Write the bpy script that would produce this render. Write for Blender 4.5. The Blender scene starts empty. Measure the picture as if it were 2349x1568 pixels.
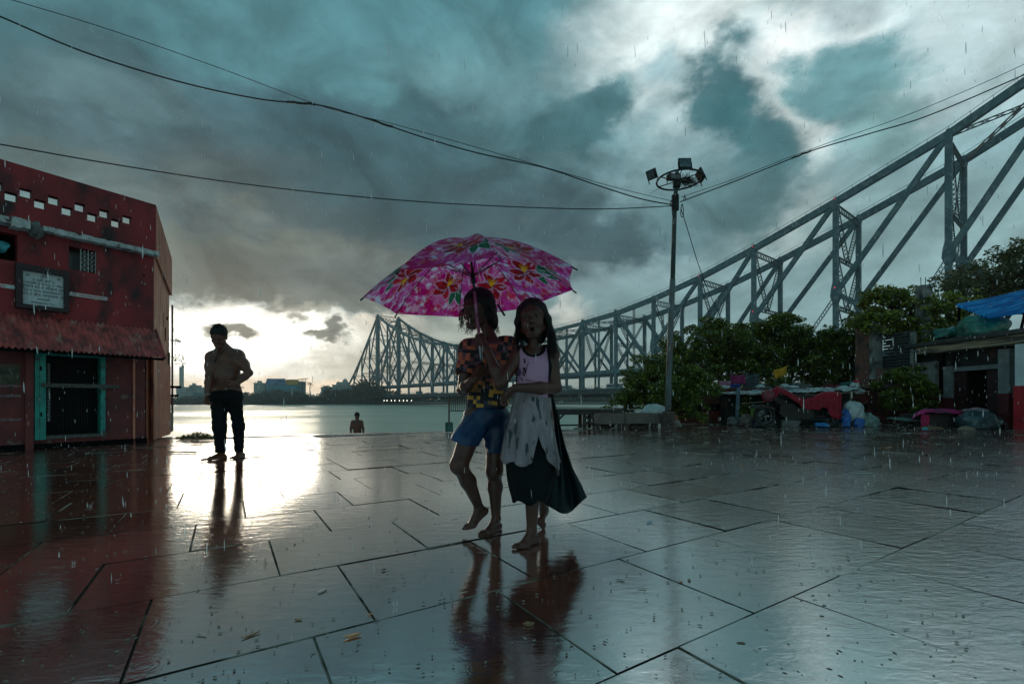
import bpy, math, random
import numpy as np
from mathutils import Vector, Matrix
R = math.radians
random.seed(7)
scene = bpy.context.scene
col = scene.collection

# ------------------------------------------------------------------ camera
F = 1044.0; CX = 1174.5; HZ = 920.0; EYE = 0.68      # focal length, centre and horizon on a 2349 px wide frame
cam_d = bpy.data.cameras.new('camera'); cam = bpy.data.objects.new('camera', cam_d); col.objects.link(cam)
cam_d.sensor_width = 36; cam_d.lens = 16.0; cam_d.shift_y = 0.0579
cam_d.clip_start = 0.05; cam_d.clip_end = 9000
cam.location = (0, 0, EYE); cam.rotation_euler = (R(90), 0, 0)
scene.camera = cam
vs = scene.view_settings
vs.view_transform = 'Standard'; vs.look = 'None'; vs.exposure = 0.95; vs.gamma = 1

def P(u, v, Y):
    return Vector(((u - CX) / F * Y, Y, EYE - (v - HZ) / F * Y))
def G(u, v, z=0.0):                                   # point on the level z
    Y = (EYE - z) * F / (v - HZ)
    return Vector(((u - CX) / F * Y, Y, z))
def lin(c, k=1.0):
    return tuple((((x / 255) / 12.92) if x <= 10 else (((x / 255) + .055) / 1.055) ** 2.4) * k for x in c)

# ------------------------------------------------------------------ sky
SUN_AZ, SUN_EL = R(-31), R(2.5)
world = bpy.data.worlds.new('World'); scene.world = world; world.use_nodes = True
nt = world.node_tree; N = nt.nodes; L = nt.links; N.clear()
out = N.new('ShaderNodeOutputWorld'); bg = N.new('ShaderNodeBackground'); bg.inputs[1].default_value = 0.1
L.new(bg.outputs[0], out.inputs[0])
sky = N.new('ShaderNodeTexSky'); sky.sky_type = 'NISHITA'; sky.sun_disc = False
sky.sun_elevation = SUN_EL; sky.sun_rotation = SUN_AZ; sky.dust_density = 4
tc = N.new('ShaderNodeTexCoord')
def math_n(op, a, b=None, c=None):
    n = N.new('ShaderNodeMath'); n.operation = op
    for i, x in enumerate((a, b, c)):
        if x is None: continue
        if isinstance(x, (int, float)): n.inputs[i].default_value = x
        else: L.new(x, n.inputs[i])
    return n.outputs[0]
def vec_n(op, a, b=None, c=None):
    n = N.new('ShaderNodeVectorMath'); n.operation = op
    for i, x in enumerate((a, b, c)):
        if x is None: continue
        if isinstance(x, (tuple, list)): n.inputs[i].default_value = x
        else: L.new(x, n.inputs[i])
    return n
sep = N.new('ShaderNodeSeparateXYZ'); L.new(tc.outputs['Generated'], sep.inputs[0])
az = math_n('ARCTAN2', sep.outputs[0], sep.outputs[1])
el = math_n('ARCSINE', sep.outputs[2])
def noise(vec, scale, detail, rough=.55, dist=0):
    n = N.new('ShaderNodeTexNoise'); n.inputs['Scale'].default_value = scale; n.inputs['Detail'].default_value = detail
    n.inputs['Roughness'].default_value = rough; n.inputs['Distortion'].default_value = dist
    L.new(vec, n.inputs['Vector']); return n
pc = N.new('ShaderNodeCombineXYZ'); L.new(az, pc.inputs[0]); L.new(el, pc.inputs[1])
strv = vec_n('MULTIPLY', tc.outputs['Generated'], (1, 1, 1.7)).outputs[0]
w1 = noise(strv, 3.4, 5, .5, .2); w2 = noise(strv, 15, 8, .62)
k1 = vec_n('MULTIPLY_ADD', w1.outputs['Color'], (.34, .26, 0), (-.17, -.13, 0)).outputs[0]
k2 = vec_n('MULTIPLY_ADD', w2.outputs['Color'], (.13, .10, 0), (-.065, -.05, 0)).outputs[0]
warp_s = vec_n('ADD', pc.outputs[0], k2).outputs[0]
warp_b = vec_n('ADD', warp_s, k1).outputs[0]
ramp = N.new('ShaderNodeValToRGB'); cr = ramp.color_ramp
L.new(math_n('DIVIDE', el, R(90)), ramp.inputs[0])
stops = [(0, (150, 158, 150)), (.10, (104, 124, 124)), (.3, (86, 126, 132)), (.55, (70, 116, 124)), (1, (64, 106, 114))]
cr.elements[0].position = 0; cr.elements[0].color = (*lin(stops[0][1]), 1)
cr.elements[1].position = 1; cr.elements[1].color = (*lin(stops[-1][1]), 1)
for p_, c_ in stops[1:-1]:
    e_ = cr.elements.new(p_); e_.color = (*lin(c_), 1)
cur = ramp.outputs[0]
def mixc(a, b, fac):
    m = N.new('ShaderNodeMix'); m.data_type = 'RGBA'; m.clamp_factor = True
    for x, i in ((fac, 0), (a, 6), (b, 7)):
        if isinstance(x, (int, float)): m.inputs[i].default_value = x
        elif isinstance(x, tuple): m.inputs[i].default_value = (*x, 1)
        else: L.new(x, m.inputs[i])
    return m.outputs[2]
def blob(u, v, su, sv, soft, c, op, k=1.0, big=True):
    global cur
    a = math.atan((u - CX) / F); e = math.atan((HZ - v) / F * math.cos(a))
    sa = su / F * math.cos(a) ** 2; se = sv / F * math.cos(a)
    ml = vec_n('MULTIPLY_ADD', warp_b if big else warp_s, (1 / sa, 1 / se, 0), (-a / sa, -e / se, 0)).outputs[0]
    ln = vec_n('LENGTH', ml).outputs['Value']
    mr = N.new('ShaderNodeMapRange'); mr.interpolation_type = 'SMOOTHSTEP'
    mr.inputs['From Min'].default_value = 1 + soft; mr.inputs['From Max'].default_value = max(0, 1 - soft)
    mr.inputs['To Max'].default_value = op; L.new(ln, mr.inputs['Value'])
    cur = mixc(cur, lin(c, k), mr.outputs[0])
BL = [
 (2000, 330, 760, 480, .8, (128, 160, 165), .95), (200, 60, 650, 190, .7, (66, 108, 116), .8),
 (1000, 30, 420, 160, .7, (76, 124, 133), .7), (2080, 20, 580, 160, .6, (188, 207, 210), .92),
 (1500, 110, 190, 120, .75, (206, 218, 218), .9), (1640, 60, 110, 80, .8, (214, 226, 224), .7),
 (1850, 290, 70, 90, .8, (226, 236, 234), .9), (1830, 520, 110, 60, .7, (196, 208, 206), .85),
 (450, 330, 520, 95, .7, (62, 84, 91), .85), (900, 430, 400, 120, .6, (52, 82, 90), .88),
 (560, 500, 420, 80, .7, (76, 88, 90), .8), (1200, 560, 480, 95, .5, (54, 76, 83), .95),
 (1000, 620, 300, 60, .6, (84, 94, 94), .8), (1450, 655, 260, 45, .7, (122, 148, 152), .8),
 (2100, 600, 450, 170, .7, (124, 152, 154), .7), (1290, 310, 125, 60, .32, (62, 102, 108), .95),
 (1370, 270, 66, 40, .4, (66, 106, 112), .9), (560, 250, 260, 40, .5, (60, 92, 102), .5), (980, 300, 120, 50, .4, (56, 88, 96), .7), (250, 400, 260, 36, .5, (84, 98, 98), .6), (1500, 400, 130, 60, .6, (112, 142, 148), .6),
 (1990, 185, 130, 85, .45, (90, 138, 144), .93), (1440, 215, 60, 34, .7, (96, 140, 146), .7), (1560, 190, 46, 40, .7, (110, 160, 172), .6), (1900, 60, 90, 30, .8, (236, 240, 238), .7), (2230, 90, 120, 50, .8, (176, 200, 203), .6), (1120, 180, 200, 60, .8, (104, 138, 143), .5), (300, 230, 240, 40, .7, (88, 118, 124), .6), (700, 300, 160, 50, .7, (52, 82, 92), .6), (2080, 260, 90, 60, .6, (120, 158, 160), .8),
 (1685, 240, 100, 64, .45, (48, 95, 103), .93), (1745, 330, 100, 90, .55, (54, 100, 107), .93),
 (1760, 440, 110, 100, .5, (66, 108, 114), .9), (1640, 480, 150, 70, .6, (88, 120, 125), .8),
 (480, 600, 260, 55, .7, (112, 116, 106), .7), (760, 600, 260, 45, .7, (98, 106, 100), .7)]
for b in BL: blob(*b)
SM = [
 (640, 815, 420, 105, .35, (250, 248, 236), 1, 1.25), (470, 780, 110, 60, .6, (255, 252, 240), 1, 2.2),
 (640, 770, 90, 40, .7, (255, 250, 236), 1, 2.0), (1040, 800, 190, 75, .6, (168, 174, 164), .9),
 (820, 850, 120, 60, .6, (190, 186, 168), .85), (700, 895, 340, 22, .7, (246, 220, 186), .8, 1.1),
 (880, 745, 70, 30, .6, (214, 206, 190), .8), (700, 668, 400, 36, .4, (104, 112, 108), .96),
 (900, 640, 330, 40, .5, (92, 102, 102), .9), (540, 768, 58, 15, .4, (112, 120, 112), .95), (505, 757, 40, 9, .5, (140, 146, 136), .8),
 (740, 772, 62, 15, .4, (100, 106, 100), .95), (775, 755, 26, 18, .4, (98, 104, 100), .95), (700, 710, 60, 12, .5, (140, 140, 128), .7),
 (1302, 722, 34, 30, .95, (208, 204, 194), .6), (1285, 690, 14, 30, .9, (190, 194, 188), .5)]
for b in SM: blob(*b, big=False)
# brightness mottling inside the cloud layer
mot = noise(strv, 4.5, 12, .58, .9)
mv = N.new('ShaderNodeMapRange'); L.new(mot.outputs['Fac'], mv.inputs['Value'])
mv.inputs['From Min'].default_value = .32; mv.inputs['From Max'].default_value = .68
mv.inputs['To Min'].default_value = .66; mv.inputs['To Max'].default_value = 1.34
cur = vec_n('MULTIPLY', cur, mv.outputs[0]).outputs[0]
mot2 = noise(strv, 13, 9, .6, .4); mv2 = N.new('ShaderNodeMapRange'); L.new(mot2.outputs['Fac'], mv2.inputs['Value'])
mv2.inputs['From Min'].default_value = .3; mv2.inputs['From Max'].default_value = .7; mv2.inputs['To Min'].default_value = .84; mv2.inputs['To Max'].default_value = 1.16
cur = vec_n('MULTIPLY', cur, mv2.outputs[0]).outputs[0]
# sky behind the viewer is brightened as added fill light for the scene
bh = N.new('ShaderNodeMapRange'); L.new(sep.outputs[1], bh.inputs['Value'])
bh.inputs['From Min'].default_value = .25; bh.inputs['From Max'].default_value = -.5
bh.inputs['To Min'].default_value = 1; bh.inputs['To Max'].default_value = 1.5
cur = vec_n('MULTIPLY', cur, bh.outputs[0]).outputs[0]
hz_ = N.new('ShaderNodeMapRange'); L.new(sep.outputs[2], hz_.inputs['Value'])
hz_.inputs['From Min'].default_value = -.02; hz_.inputs['From Max'].default_value = -.12
hz_.inputs['To Min'].default_value = 1; hz_.inputs['To Max'].default_value = .25
cur = vec_n('MULTIPLY', cur, hz_.outputs[0]).outputs[0]
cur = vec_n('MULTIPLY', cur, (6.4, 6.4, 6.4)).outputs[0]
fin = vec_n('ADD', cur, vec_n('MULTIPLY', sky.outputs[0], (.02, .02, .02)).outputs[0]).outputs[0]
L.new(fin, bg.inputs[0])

sun_d = bpy.data.lights.new('sun', 'SUN'); sun_d.energy = 0.5; sun_d.angle = R(16); sun_d.color = (1, .86, .66)
sun = bpy.data.objects.new('sun', sun_d); col.objects.link(sun)
sdir = Vector((math.sin(SUN_AZ) * math.cos(SUN_EL), math.cos(SUN_AZ) * math.cos(SUN_EL), math.sin(SUN_EL)))
sun.rotation_euler = sdir.to_track_quat('Z', 'Y').to_euler()

# ------------------------------------------------------------------ materials
def mat(name, c, rough=.6, c2=None, scale=8, detail=5, bump=0, bscale=None, metal=0, spec=.5, thr=(.35, .65),
        coat=0, trans=0, stretch=None, c3=None, scale3=1.5, thr3=(.5, .6), emit=0, coatr=.1):
    m = bpy.data.materials.new(name); m.use_nodes = True
    t = m.node_tree; n = t.nodes; l = t.links
    b = n['Principled BSDF']; b.inputs['Roughness'].default_value = rough; b.inputs['Metallic'].default_value = metal
    b.inputs['Specular IOR Level'].default_value = spec
    b.inputs['Coat Weight'].default_value = coat; b.inputs['Coat Roughness'].default_value = coatr
    b.inputs['Base Color'].default_value = (*c, 1)
    co = n.new('ShaderNodeTexCoord'); mp = n.new('ShaderNodeMapping'); l.new(co.outputs['Object'], mp.inputs[0])
    if stretch: mp.inputs['Scale'].default_value = stretch
    colout = None
    if c2:
        no = n.new('ShaderNodeTexNoise'); no.inputs['Scale'].default_value = scale; no.inputs['Detail'].default_value = detail
        no.inputs['Roughness'].default_value = .6
        l.new(mp.outputs[0], no.inputs['Vector'])
        mr = n.new('ShaderNodeMapRange'); mr.inputs['From Min'].default_value = thr[0]; mr.inputs['From Max'].default_value = thr[1]
        l.new(no.outputs['Fac'], mr.inputs['Value'])
        mx = n.new('ShaderNodeMix'); mx.data_type = 'RGBA'; l.new(mr.outputs[0], mx.inputs[0])
        mx.inputs[6].default_value = (*c, 1); mx.inputs[7].default_value = (*c2, 1)
        colout = mx.outputs[2]
        if c3:
            no3 = n.new('ShaderNodeTexNoise'); no3.inputs['Scale'].default_value = scale3; no3.inputs['Detail'].default_value = 8
            l.new(mp.outputs[0], no3.inputs['Vector'])
            mr3 = n.new('ShaderNodeMapRange'); mr3.inputs['From Min'].default_value = thr3[0]; mr3.inputs['From Max'].default_value = thr3[1]
            l.new(no3.outputs['Fac'], mr3.inputs['Value'])
            mx3 = n.new('ShaderNodeMix'); mx3.data_type = 'RGBA'; l.new(mr3.outputs[0], mx3.inputs[0])
            l.new(colout, mx3.inputs[6]); mx3.inputs[7].default_value = (*c3, 1); colout = mx3.outputs[2]
        l.new(colout, b.inputs['Base Color'])
    if emit:
        b.inputs['Emission Color'].default_value = (*c, 1); b.inputs['Emission Strength'].default_value = emit
    if bump:
        nb = n.new('ShaderNodeTexNoise'); nb.inputs['Scale'].default_value = bscale or scale * 3; nb.inputs['Detail'].default_value = 6
        l.new(mp.outputs[0], nb.inputs['Vector'])
        bp = n.new('ShaderNodeBump'); bp.inputs['Strength'].default_value = bump; bp.inputs['Distance'].default_value = .02
        l.new(nb.outputs['Fac'], bp.inputs['Height']); l.new(bp.outputs[0], b.inputs['Normal'])
    if trans:
        tr = n.new('ShaderNodeBsdfTranslucent'); 
        if colout is not None: l.new(colout, tr.inputs[0])
        else: tr.inputs[0].default_value = (*c, 1)
        ms = n.new('ShaderNodeMixShader'); ms.inputs[0].default_value = trans
        l.new(b.outputs[0], ms.inputs[1]); l.new(tr.outputs[0], ms.inputs[2]); l.new(ms.outputs[0], n['Material Output'].inputs[0])
    return m

# ------------------------------------------------------------------ mesh helpers
class MB:
    def __init__(s): s.v = []; s.f = []
    def add(s, vs_, fs):
        o = len(s.v); s.v += [tuple(x) for x in vs_]; s.f += [tuple(i + o for i in f) for f in fs]; return s
    def quad(s, *p): return s.add(p, [(0, 1, 2, 3)])
    def hexa(s, a, b):          # two matching quads -> closed box
        return s.add(list(a) + list(b), [(3, 2, 1, 0), (4, 5, 6, 7), (0, 1, 5, 4), (1, 2, 6, 5), (2, 3, 7, 6), (3, 0, 4, 7)])
    def box(s, c, d, rz=0, rx=0, ry=0):
        M = Matrix.Translation(c) @ Matrix.Rotation(rz, 4, 'Z') @ Matrix.Rotation(ry, 4, 'Y') @ Matrix.Rotation(rx, 4, 'X')
        x, y, z = (k / 2 for k in d)
        q = [(-x, -y), (x, -y), (x, y), (-x, y)]
        return s.hexa([M @ Vector((a, b, -z)) for a, b in q], [M @ Vector((a, b, z)) for a, b in q])
    def beam(s, a, b, w, h, up=(0, 0, 1)):
        a = Vector(a); b = Vector(b); d = (b - a).normalized(); up = Vector(up)
        if abs(d.dot(up)) > .98: up = Vector((0, 1, 0)) if abs(d.z) > .9 else Vector((0, 0, 1))
        x = d.cross(up).normalized() * w / 2; y = x.cross(d).normalized() * h / 2
        q = [-x - y, x - y, x + y, -x + y]
        return s.hexa([a + k for k in q], [b + k for k in q])
    def tube(s, pts, r, n=8, closed=False):
        pts = [Vector(p) for p in pts]; m = len(pts)
        rr = r if isinstance(r, (list, tuple)) else [r] * m
        t0 = (pts[1] - pts[0]).normalized(); up = Vector((0, 0, 1)) if abs(t0.z) < .9 else Vector((1, 0, 0))
        x = t0.cross(up).normalized(); vs_ = []
        for i, p in enumerate(pts):
            if closed: t = (pts[(i + 1) % m] - pts[i - 1]).normalized()
            else: t = (pts[min(i + 1, m - 1)] - pts[max(i - 1, 0)]).normalized()
            x = (x - t * x.dot(t)); x = x.normalized() if x.length > 1e-6 else t.orthogonal().normalized(); y = t.cross(x)
            vs_ += [p + (x * math.cos(2 * math.pi * k / n) + y * math.sin(2 * math.pi * k / n)) * rr[i] for k in range(n)]
        fs = []
        for i in range(m if closed else m - 1):
            j = (i + 1) % m
            fs += [(i * n + k, i * n + (k + 1) % n, j * n + (k + 1) % n, j * n + k) for k in range(n)]
        if not closed: fs += [tuple(range(n - 1, -1, -1)), tuple((m - 1) * n + k for k in range(n))]
        return s.add(vs_, fs)
    def prism(s, poly, ex):
        n = len(poly); ex = Vector(ex); a = [Vector(p) for p in poly]; b = [p + ex for p in a]
        return s.add(a + b, [tuple(range(n - 1, -1, -1)), tuple(range(n, 2 * n))] + [(i, (i + 1) % n, n + (i + 1) % n, n + i) for i in range(n)])
    def lathe(s, c, prof, n=24, axis=None):
        c = Vector(c); M = Matrix.Identity(3) if axis is None else Vector(axis).to_track_quat('Z', 'Y').to_matrix()
        vs_ = []; m = len(prof)
        for r, z in prof:
            vs_ += [c + M @ Vector((r * math.cos(2 * math.pi * k / n), r * math.sin(2 * math.pi * k / n), z)) for k in range(n)]
        fs = [(i * n + k, i * n + (k + 1) % n, (i + 1) * n + (k + 1) % n, (i + 1) * n + k) for i in range(m - 1) for k in range(n)]
        fs += [tuple(range(n - 1, -1, -1)), tuple((m - 1) * n + k for k in range(n))]
        return s.add(vs_, fs)
    def blob(s, c, r, seed=0, amp=.2, n=20, m=12, rz=0, flat=None):     # lumpy closed ellipsoid
        rnd = random.Random(seed); ph = [rnd.uniform(0, 6.28) for _ in range(9)]; vs_ = []
        for j in range(m + 1):
            th = math.pi * j / m
            for k in range(n):
                a = 2 * math.pi * k / n
                d = Vector((math.sin(th) * math.cos(a), math.sin(th) * math.sin(a), math.cos(th)))
                w = 1 + amp * (math.sin(3 * a + ph[0]) * math.sin(2 * th + ph[1]) + .6 * math.sin(7 * a + ph[2] + 4 * th) * math.sin(th) + .5 * math.sin(5 * th + ph[3] + 2 * a) + .35 * math.sin(13 * a + ph[4]) * math.sin(th)) 
                p = Vector((d.x * r[0], d.y * r[1], d.z * r[2])) * w
                if flat is not None and p.z < -r[2] * flat: p.z = -r[2] * flat
                p.rotate(Matrix.Rotation(rz, 3, 'Z')); vs_.append(Vector(c) + p)
        fs = [(j * n + k, j * n + (k + 1) % n, (j + 1) * n + (k + 1) % n, (j + 1) * n + k) for j in range(m) for k in range(n)]
        return s.add(vs_, fs)
    def build(s, name, m, parent=None, smooth=False, off=None):
        me = bpy.data.meshes.new(name); me.from_pydata([tuple(v) for v in s.v], [], s.f); me.update()
        if m: me.materials.append(m)
        if smooth: me.polygons.foreach_set('use_smooth', [True] * len(me.polygons))
        o = bpy.data.objects.new(name, me); col.objects.link(o)
        if parent:
            o.parent = parent
            if off is None:
                pl = parent.location if parent.parent is None else parent.parent.location + parent.location
                o.location = -Vector(pl)
        return o
def tag(o, label=None, cat=None, group=None, kind=None):
    if label: o['label'] = label
    if cat: o['category'] = cat
    if group: o['group'] = group
    if kind: o['kind'] = kind
    return o
def thing(name, label, cat, loc=(0, 0, 0), group=None):
    o = bpy.data.objects.new(name, None); col.objects.link(o); o.location = loc; o.empty_display_size = .1
    return tag(o, label, cat, group)
def tree_copy(o, parent=None):
    c = o.copy(); col.objects.link(c)
    if parent: c.parent = parent
    for ch in [x for x in bpy.data.objects if x.parent == o]: tree_copy(ch, c)
    return c
# ------------------------------------------------------------------ wet stone
def wet_stone(name, grout=False):
    m = bpy.data.materials.new(name); m.use_nodes = True
    t = m.node_tree; n = t.nodes; l = t.links; b = n['Principled BSDF']
    def nd(k, **kw):
        x = n.new(k)
        for a, v in kw.items(): setattr(x, a, v)
        return x
    def setv(x, **kw):
        for a, v in kw.items(): x.inputs[a.replace('_', ' ')].default_value = v
        return x
    def mth(op, a, b_=None, c=None, clamp=False):
        x = nd('ShaderNodeMath', operation=op, use_clamp=clamp)
        for i, v in enumerate((a, b_, c)):
            if v is None: continue
            if isinstance(v, (int, float)): x.inputs[i].default_value = v
            else: l.new(v, x.inputs[i])
        return x.outputs[0]
    def rng(v, a0, a1, b0, b1):
        x = nd('ShaderNodeMapRange'); l.new(v, x.inputs[0])
        for i, q in zip((1, 2, 3, 4), (a0, a1, b0, b1)): x.inputs[i].default_value = q
        return x.outputs[0]
    def nz(scale, det, rough=.55, vec=None, dist=0):
        x = nd('ShaderNodeTexNoise'); setv(x, Scale=scale, Detail=det, Roughness=rough, Distortion=dist)
        l.new(vec or co.outputs['Object'], x.inputs['Vector']); return x.outputs['Fac']
    def mix(a, b_, f):
        x = nd('ShaderNodeMix', data_type='RGBA')
        for i, v in ((0, f), (6, a), (7, b_)):
            if isinstance(v, tuple): x.inputs[i].default_value = (*v, 1)
            elif isinstance(v, (int, float)): x.inputs[i].default_value = v
            else: l.new(v, x.inputs[i])
        return x.outputs[2]
    co = nd('ShaderNodeTexCoord'); sp = nd('ShaderNodeSeparateXYZ'); l.new(co.outputs['Object'], sp.inputs[0])
    X, Y = sp.outputs[0], sp.outputs[1]
    # worn, rougher paving towards the right and the far side
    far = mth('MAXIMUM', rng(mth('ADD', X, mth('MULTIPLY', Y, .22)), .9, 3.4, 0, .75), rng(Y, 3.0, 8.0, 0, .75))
    if grout:
        base = mix((.055, .05, .045), (.30, .28, .25), rng(nz(2.3, 6), .48, .56, 0, 1))
        l.new(mix(base, (.02, .018, .016), rng(nz(9, 5), .5, .62, 0, .8)), b.inputs['Base Color'])
        b.inputs['Roughness'].default_value = .6; b.inputs['Specular IOR Level'].default_value = .3
    else:
        geo = nd('ShaderNodeNewGeometry'); rnd_ = geo.outputs['Random Per Island']
        wn = nd('ShaderNodeTexWhiteNoise', noise_dimensions='1D'); l.new(mth('MULTIPLY', rnd_, 91.7), wn.inputs['W'])
        c1 = mix((.15, .030, .015), (.34, .080, .046), wn.outputs['Value'])
        c1 = mix(c1, (.46, .085, .035), rng(nz(1.4, 6, .6), .50, .66, 0, .8))
        c1 = mix(c1, (.05, .026, .022), rng(nz(6, 8, .7), .5, .75, 0, .7))
        c1 = mix(c1, (.40, .38, .34), rng(nz(26, 6, .75), .66, .78, 0, .55))
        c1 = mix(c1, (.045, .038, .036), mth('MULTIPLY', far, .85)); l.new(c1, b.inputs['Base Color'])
        pud = rng(nz(.9, 6, .6), .42, .58, 0, 1)
        r = mth('ADD', mth('MULTIPLY', pud, .05), mth('MULTIPLY', rng(nz(14, 8, .7), .54, .68, 0, .30), mth('ADD', .25, mth('MULTIPLY', far, .1))))
        r = mth('ADD', mth('ADD', r, .022), mth('MULTIPLY', rnd_, .04))
        
        l.new(r, b.inputs['Roughness'])
        b.inputs['IOR'].default_value = 4.3; l.new(rng(nz(31, 7, .72, None, .3), .60, .75, .95, .5), b.inputs['Specular IOR Level'])
    mp = nd('ShaderNodeMapping'); mp.inputs['Rotation'].default_value = (0, 0, R(-32)); mp.inputs['Scale'].default_value = (1, 2.6, 1)
    l.new(co.outputs['Object'], mp.inputs[0])
    h = mth('ADD', mth('MULTIPLY', nz(9, 6, .55, mp.outputs[0], .4), mth('ADD', .16, mth('MULTIPLY', far, .85))), mth('MULTIPLY', nz(26, 6, .62, mp.outputs[0], .6), mth('ADD', .05, mth('MULTIPLY', far, .50))))
    h = mth('ADD', h, mth('MULTIPLY', nz(60, 4, .6), mth('ADD', .010, mth('MULTIPLY', far, .08))))
    # drop rings
    for sc, amp, seed in ((5.5, .10, 0), (9.0, .07, 3.3)):
        mo = nd('ShaderNodeMapping'); mo.inputs['Location'].default_value = (seed, seed * 2, 0); l.new(co.outputs['Object'], mo.inputs[0])
        vo = nd('ShaderNodeTexVoronoi', voronoi_dimensions='2D'); setv(vo, Scale=sc); l.new(mo.outputs[0], vo.inputs['Vector'])
        d = vo.outputs['Distance']; se = nd('ShaderNodeSeparateColor'); l.new(vo.outputs['Color'], se.inputs[0])
        on = rng(se.outputs[0], .74, .78, 0, 1); rad = mth('MULTIPLY', se.outputs[1], .32)
        ring = mth('MULTIPLY', mth('SINE', mth('MULTIPLY', d, 75)), mth('MULTIPLY', rng(mth('ABSOLUTE', mth('SUBTRACT', d, rad)), .0, .12, 1, 0), on))
        h = mth('ADD', h, mth('MULTIPLY', ring, amp * .09))
    bp = nd('ShaderNodeBump'); setv(bp, Strength=.5, Distance=.012); l.new(h, bp.inputs['Height'])
    l.new(bp.outputs[0], b.inputs['Normal'])
    return m
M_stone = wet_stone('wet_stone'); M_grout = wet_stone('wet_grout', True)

TH = R(32.2); cT, sT = math.cos(TH), math.sin(TH)
def edge_y(x):
    if x < 1.5: return 8.55 + (x + 5.7) * .336
    if x < 3.6: return 10.97 + (x - 1.5) * .5
    return 14.0 if x < 12.2 else 30
mb = MB(); rnd = random.Random(11)
tl = [.26, .82, 1.42, 1.985, 2.525, 3.075, 3.59]
so = {.82: .217, 1.42: .395, 1.985: .181, 2.525: .472, 3.075: .10, .26: 1.057 - .61, 3.59: .35}
t = 3.59
while t < 30: t += .555; tl.append(round(t, 3))
t = .26
while t > -14: t -= .56; tl.insert(0, round(t, 3))
for i in range(len(tl) - 1):
    t0, t1 = tl[i], tl[i + 1]; off = so.get(t0, rnd.uniform(0, .61))
    s = off - .61 * 40
    while s < 34:
        ln = .61
        if t0 not in so and rnd.random() < .12: ln = .92
        g = .0013 + rnd.random() ** 2 * .0024
        q = [(s + g, t0 + g), (s + ln - g, t0 + g), (s + ln - g, t1 - g), (s + g, t1 - g)]
        w = [(a * cT - b * sT, a * sT + b * cT) for a, b in q]
        s += ln
        if any(y > edge_y(x) - .02 or y < -7 or x < -14 or x > 24 for x, y in w): continue
        k = .0020 if w[0][0] + .22 * w[0][1] < 1.6 and w[0][1] < 5 else .0058
        hx, hy, h0 = rnd.gauss(0, k), rnd.gauss(0, k), rnd.gauss(0, .0009)
        if rnd.random() < .07: h0 += .004
        cx_ = sum(a for a, b in w) / 4; cy_ = sum(b for a, b in w) / 4
        Z = lambda x, y: h0 + hx * (x - cx_) + hy * (y - cy_)
        vs_ = []
        cr0, cr1 = rnd.uniform(.0015, .004), rnd.uniform(.0015, .003)
        for ins, dz in ((0, -.03), (0, -cr1), (cr0, 0)):
            for x, y in w:
                x2 = x + (cx_ - x) * ins / .3; y2 = y + (cy_ - y) * ins / .3
                vs_.append((x2, y2, Z(x2, y2) + dz))
        fs = [(8, 9, 10, 11)]
        for r_ in (0, 4): fs += [(r_ + j, r_ + (j + 1) % 4, r_ + 4 + (j + 1) % 4, r_ + 4 + j) for j in range(4)]
        mb.add(vs_, fs)
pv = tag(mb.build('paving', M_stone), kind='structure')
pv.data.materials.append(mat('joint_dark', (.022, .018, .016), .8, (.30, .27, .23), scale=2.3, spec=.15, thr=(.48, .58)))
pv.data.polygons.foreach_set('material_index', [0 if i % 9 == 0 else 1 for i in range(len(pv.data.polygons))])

# bedding under the slabs, edged along the river
E = [(-40, edge_y(-40)), (1.5, edge_y(1.5)), (3.6, 12.02), (3.6, 14.0), (12.2, 14.0), (12.2, 40), (60, 40), (60, -60), (-40, -60)]
mb = MB(); mb.prism([(x, y, -.0075) for x, y in E], (0, 0, -.6))
tag(mb.build('ground', M_grout), kind='structure')
# river steps
mb = MB(); d = Vector((1, .336, 0)).normalized(); nrm = Vector((-d.y, d.x, 0))
a0 = Vector((-40, edge_y(-40), 0)); a1 = Vector((1.5, edge_y(1.5), 0))
mb.hexa([a0 + Vector((0, 0, -.2)), a1 + Vector((0, 0, -.2)), a1 + nrm * .34 + Vector((0, 0, -.2)), a0 + nrm * .34 + Vector((0, 0, -.2))],
        [a0 + Vector((0, 0, .004)), a1 + Vector((0, 0, .004)), a1 + nrm * .34 + Vector((0, 0, .004)), a0 + nrm * .34 + Vector((0, 0, .004))])
for i in range(1, 20):
    o0 = nrm * (.34 * i + .003); o1 = nrm * (.34 * (i + 1)); zt = Vector((0, 0, -.17 * i)); zb = Vector((0, 0, -.17 * i - .5))
    mb.hexa([a0 + o0 + zb, a1 + o0 + zb, a1 + o1 + zb, a0 + o1 + zb], [a0 + o0 + zt, a1 + o0 + zt, a1 + o1 + zt, a0 + o1 + zt])
tag(mb.build('river_steps', M_stone), kind='structure')

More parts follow.
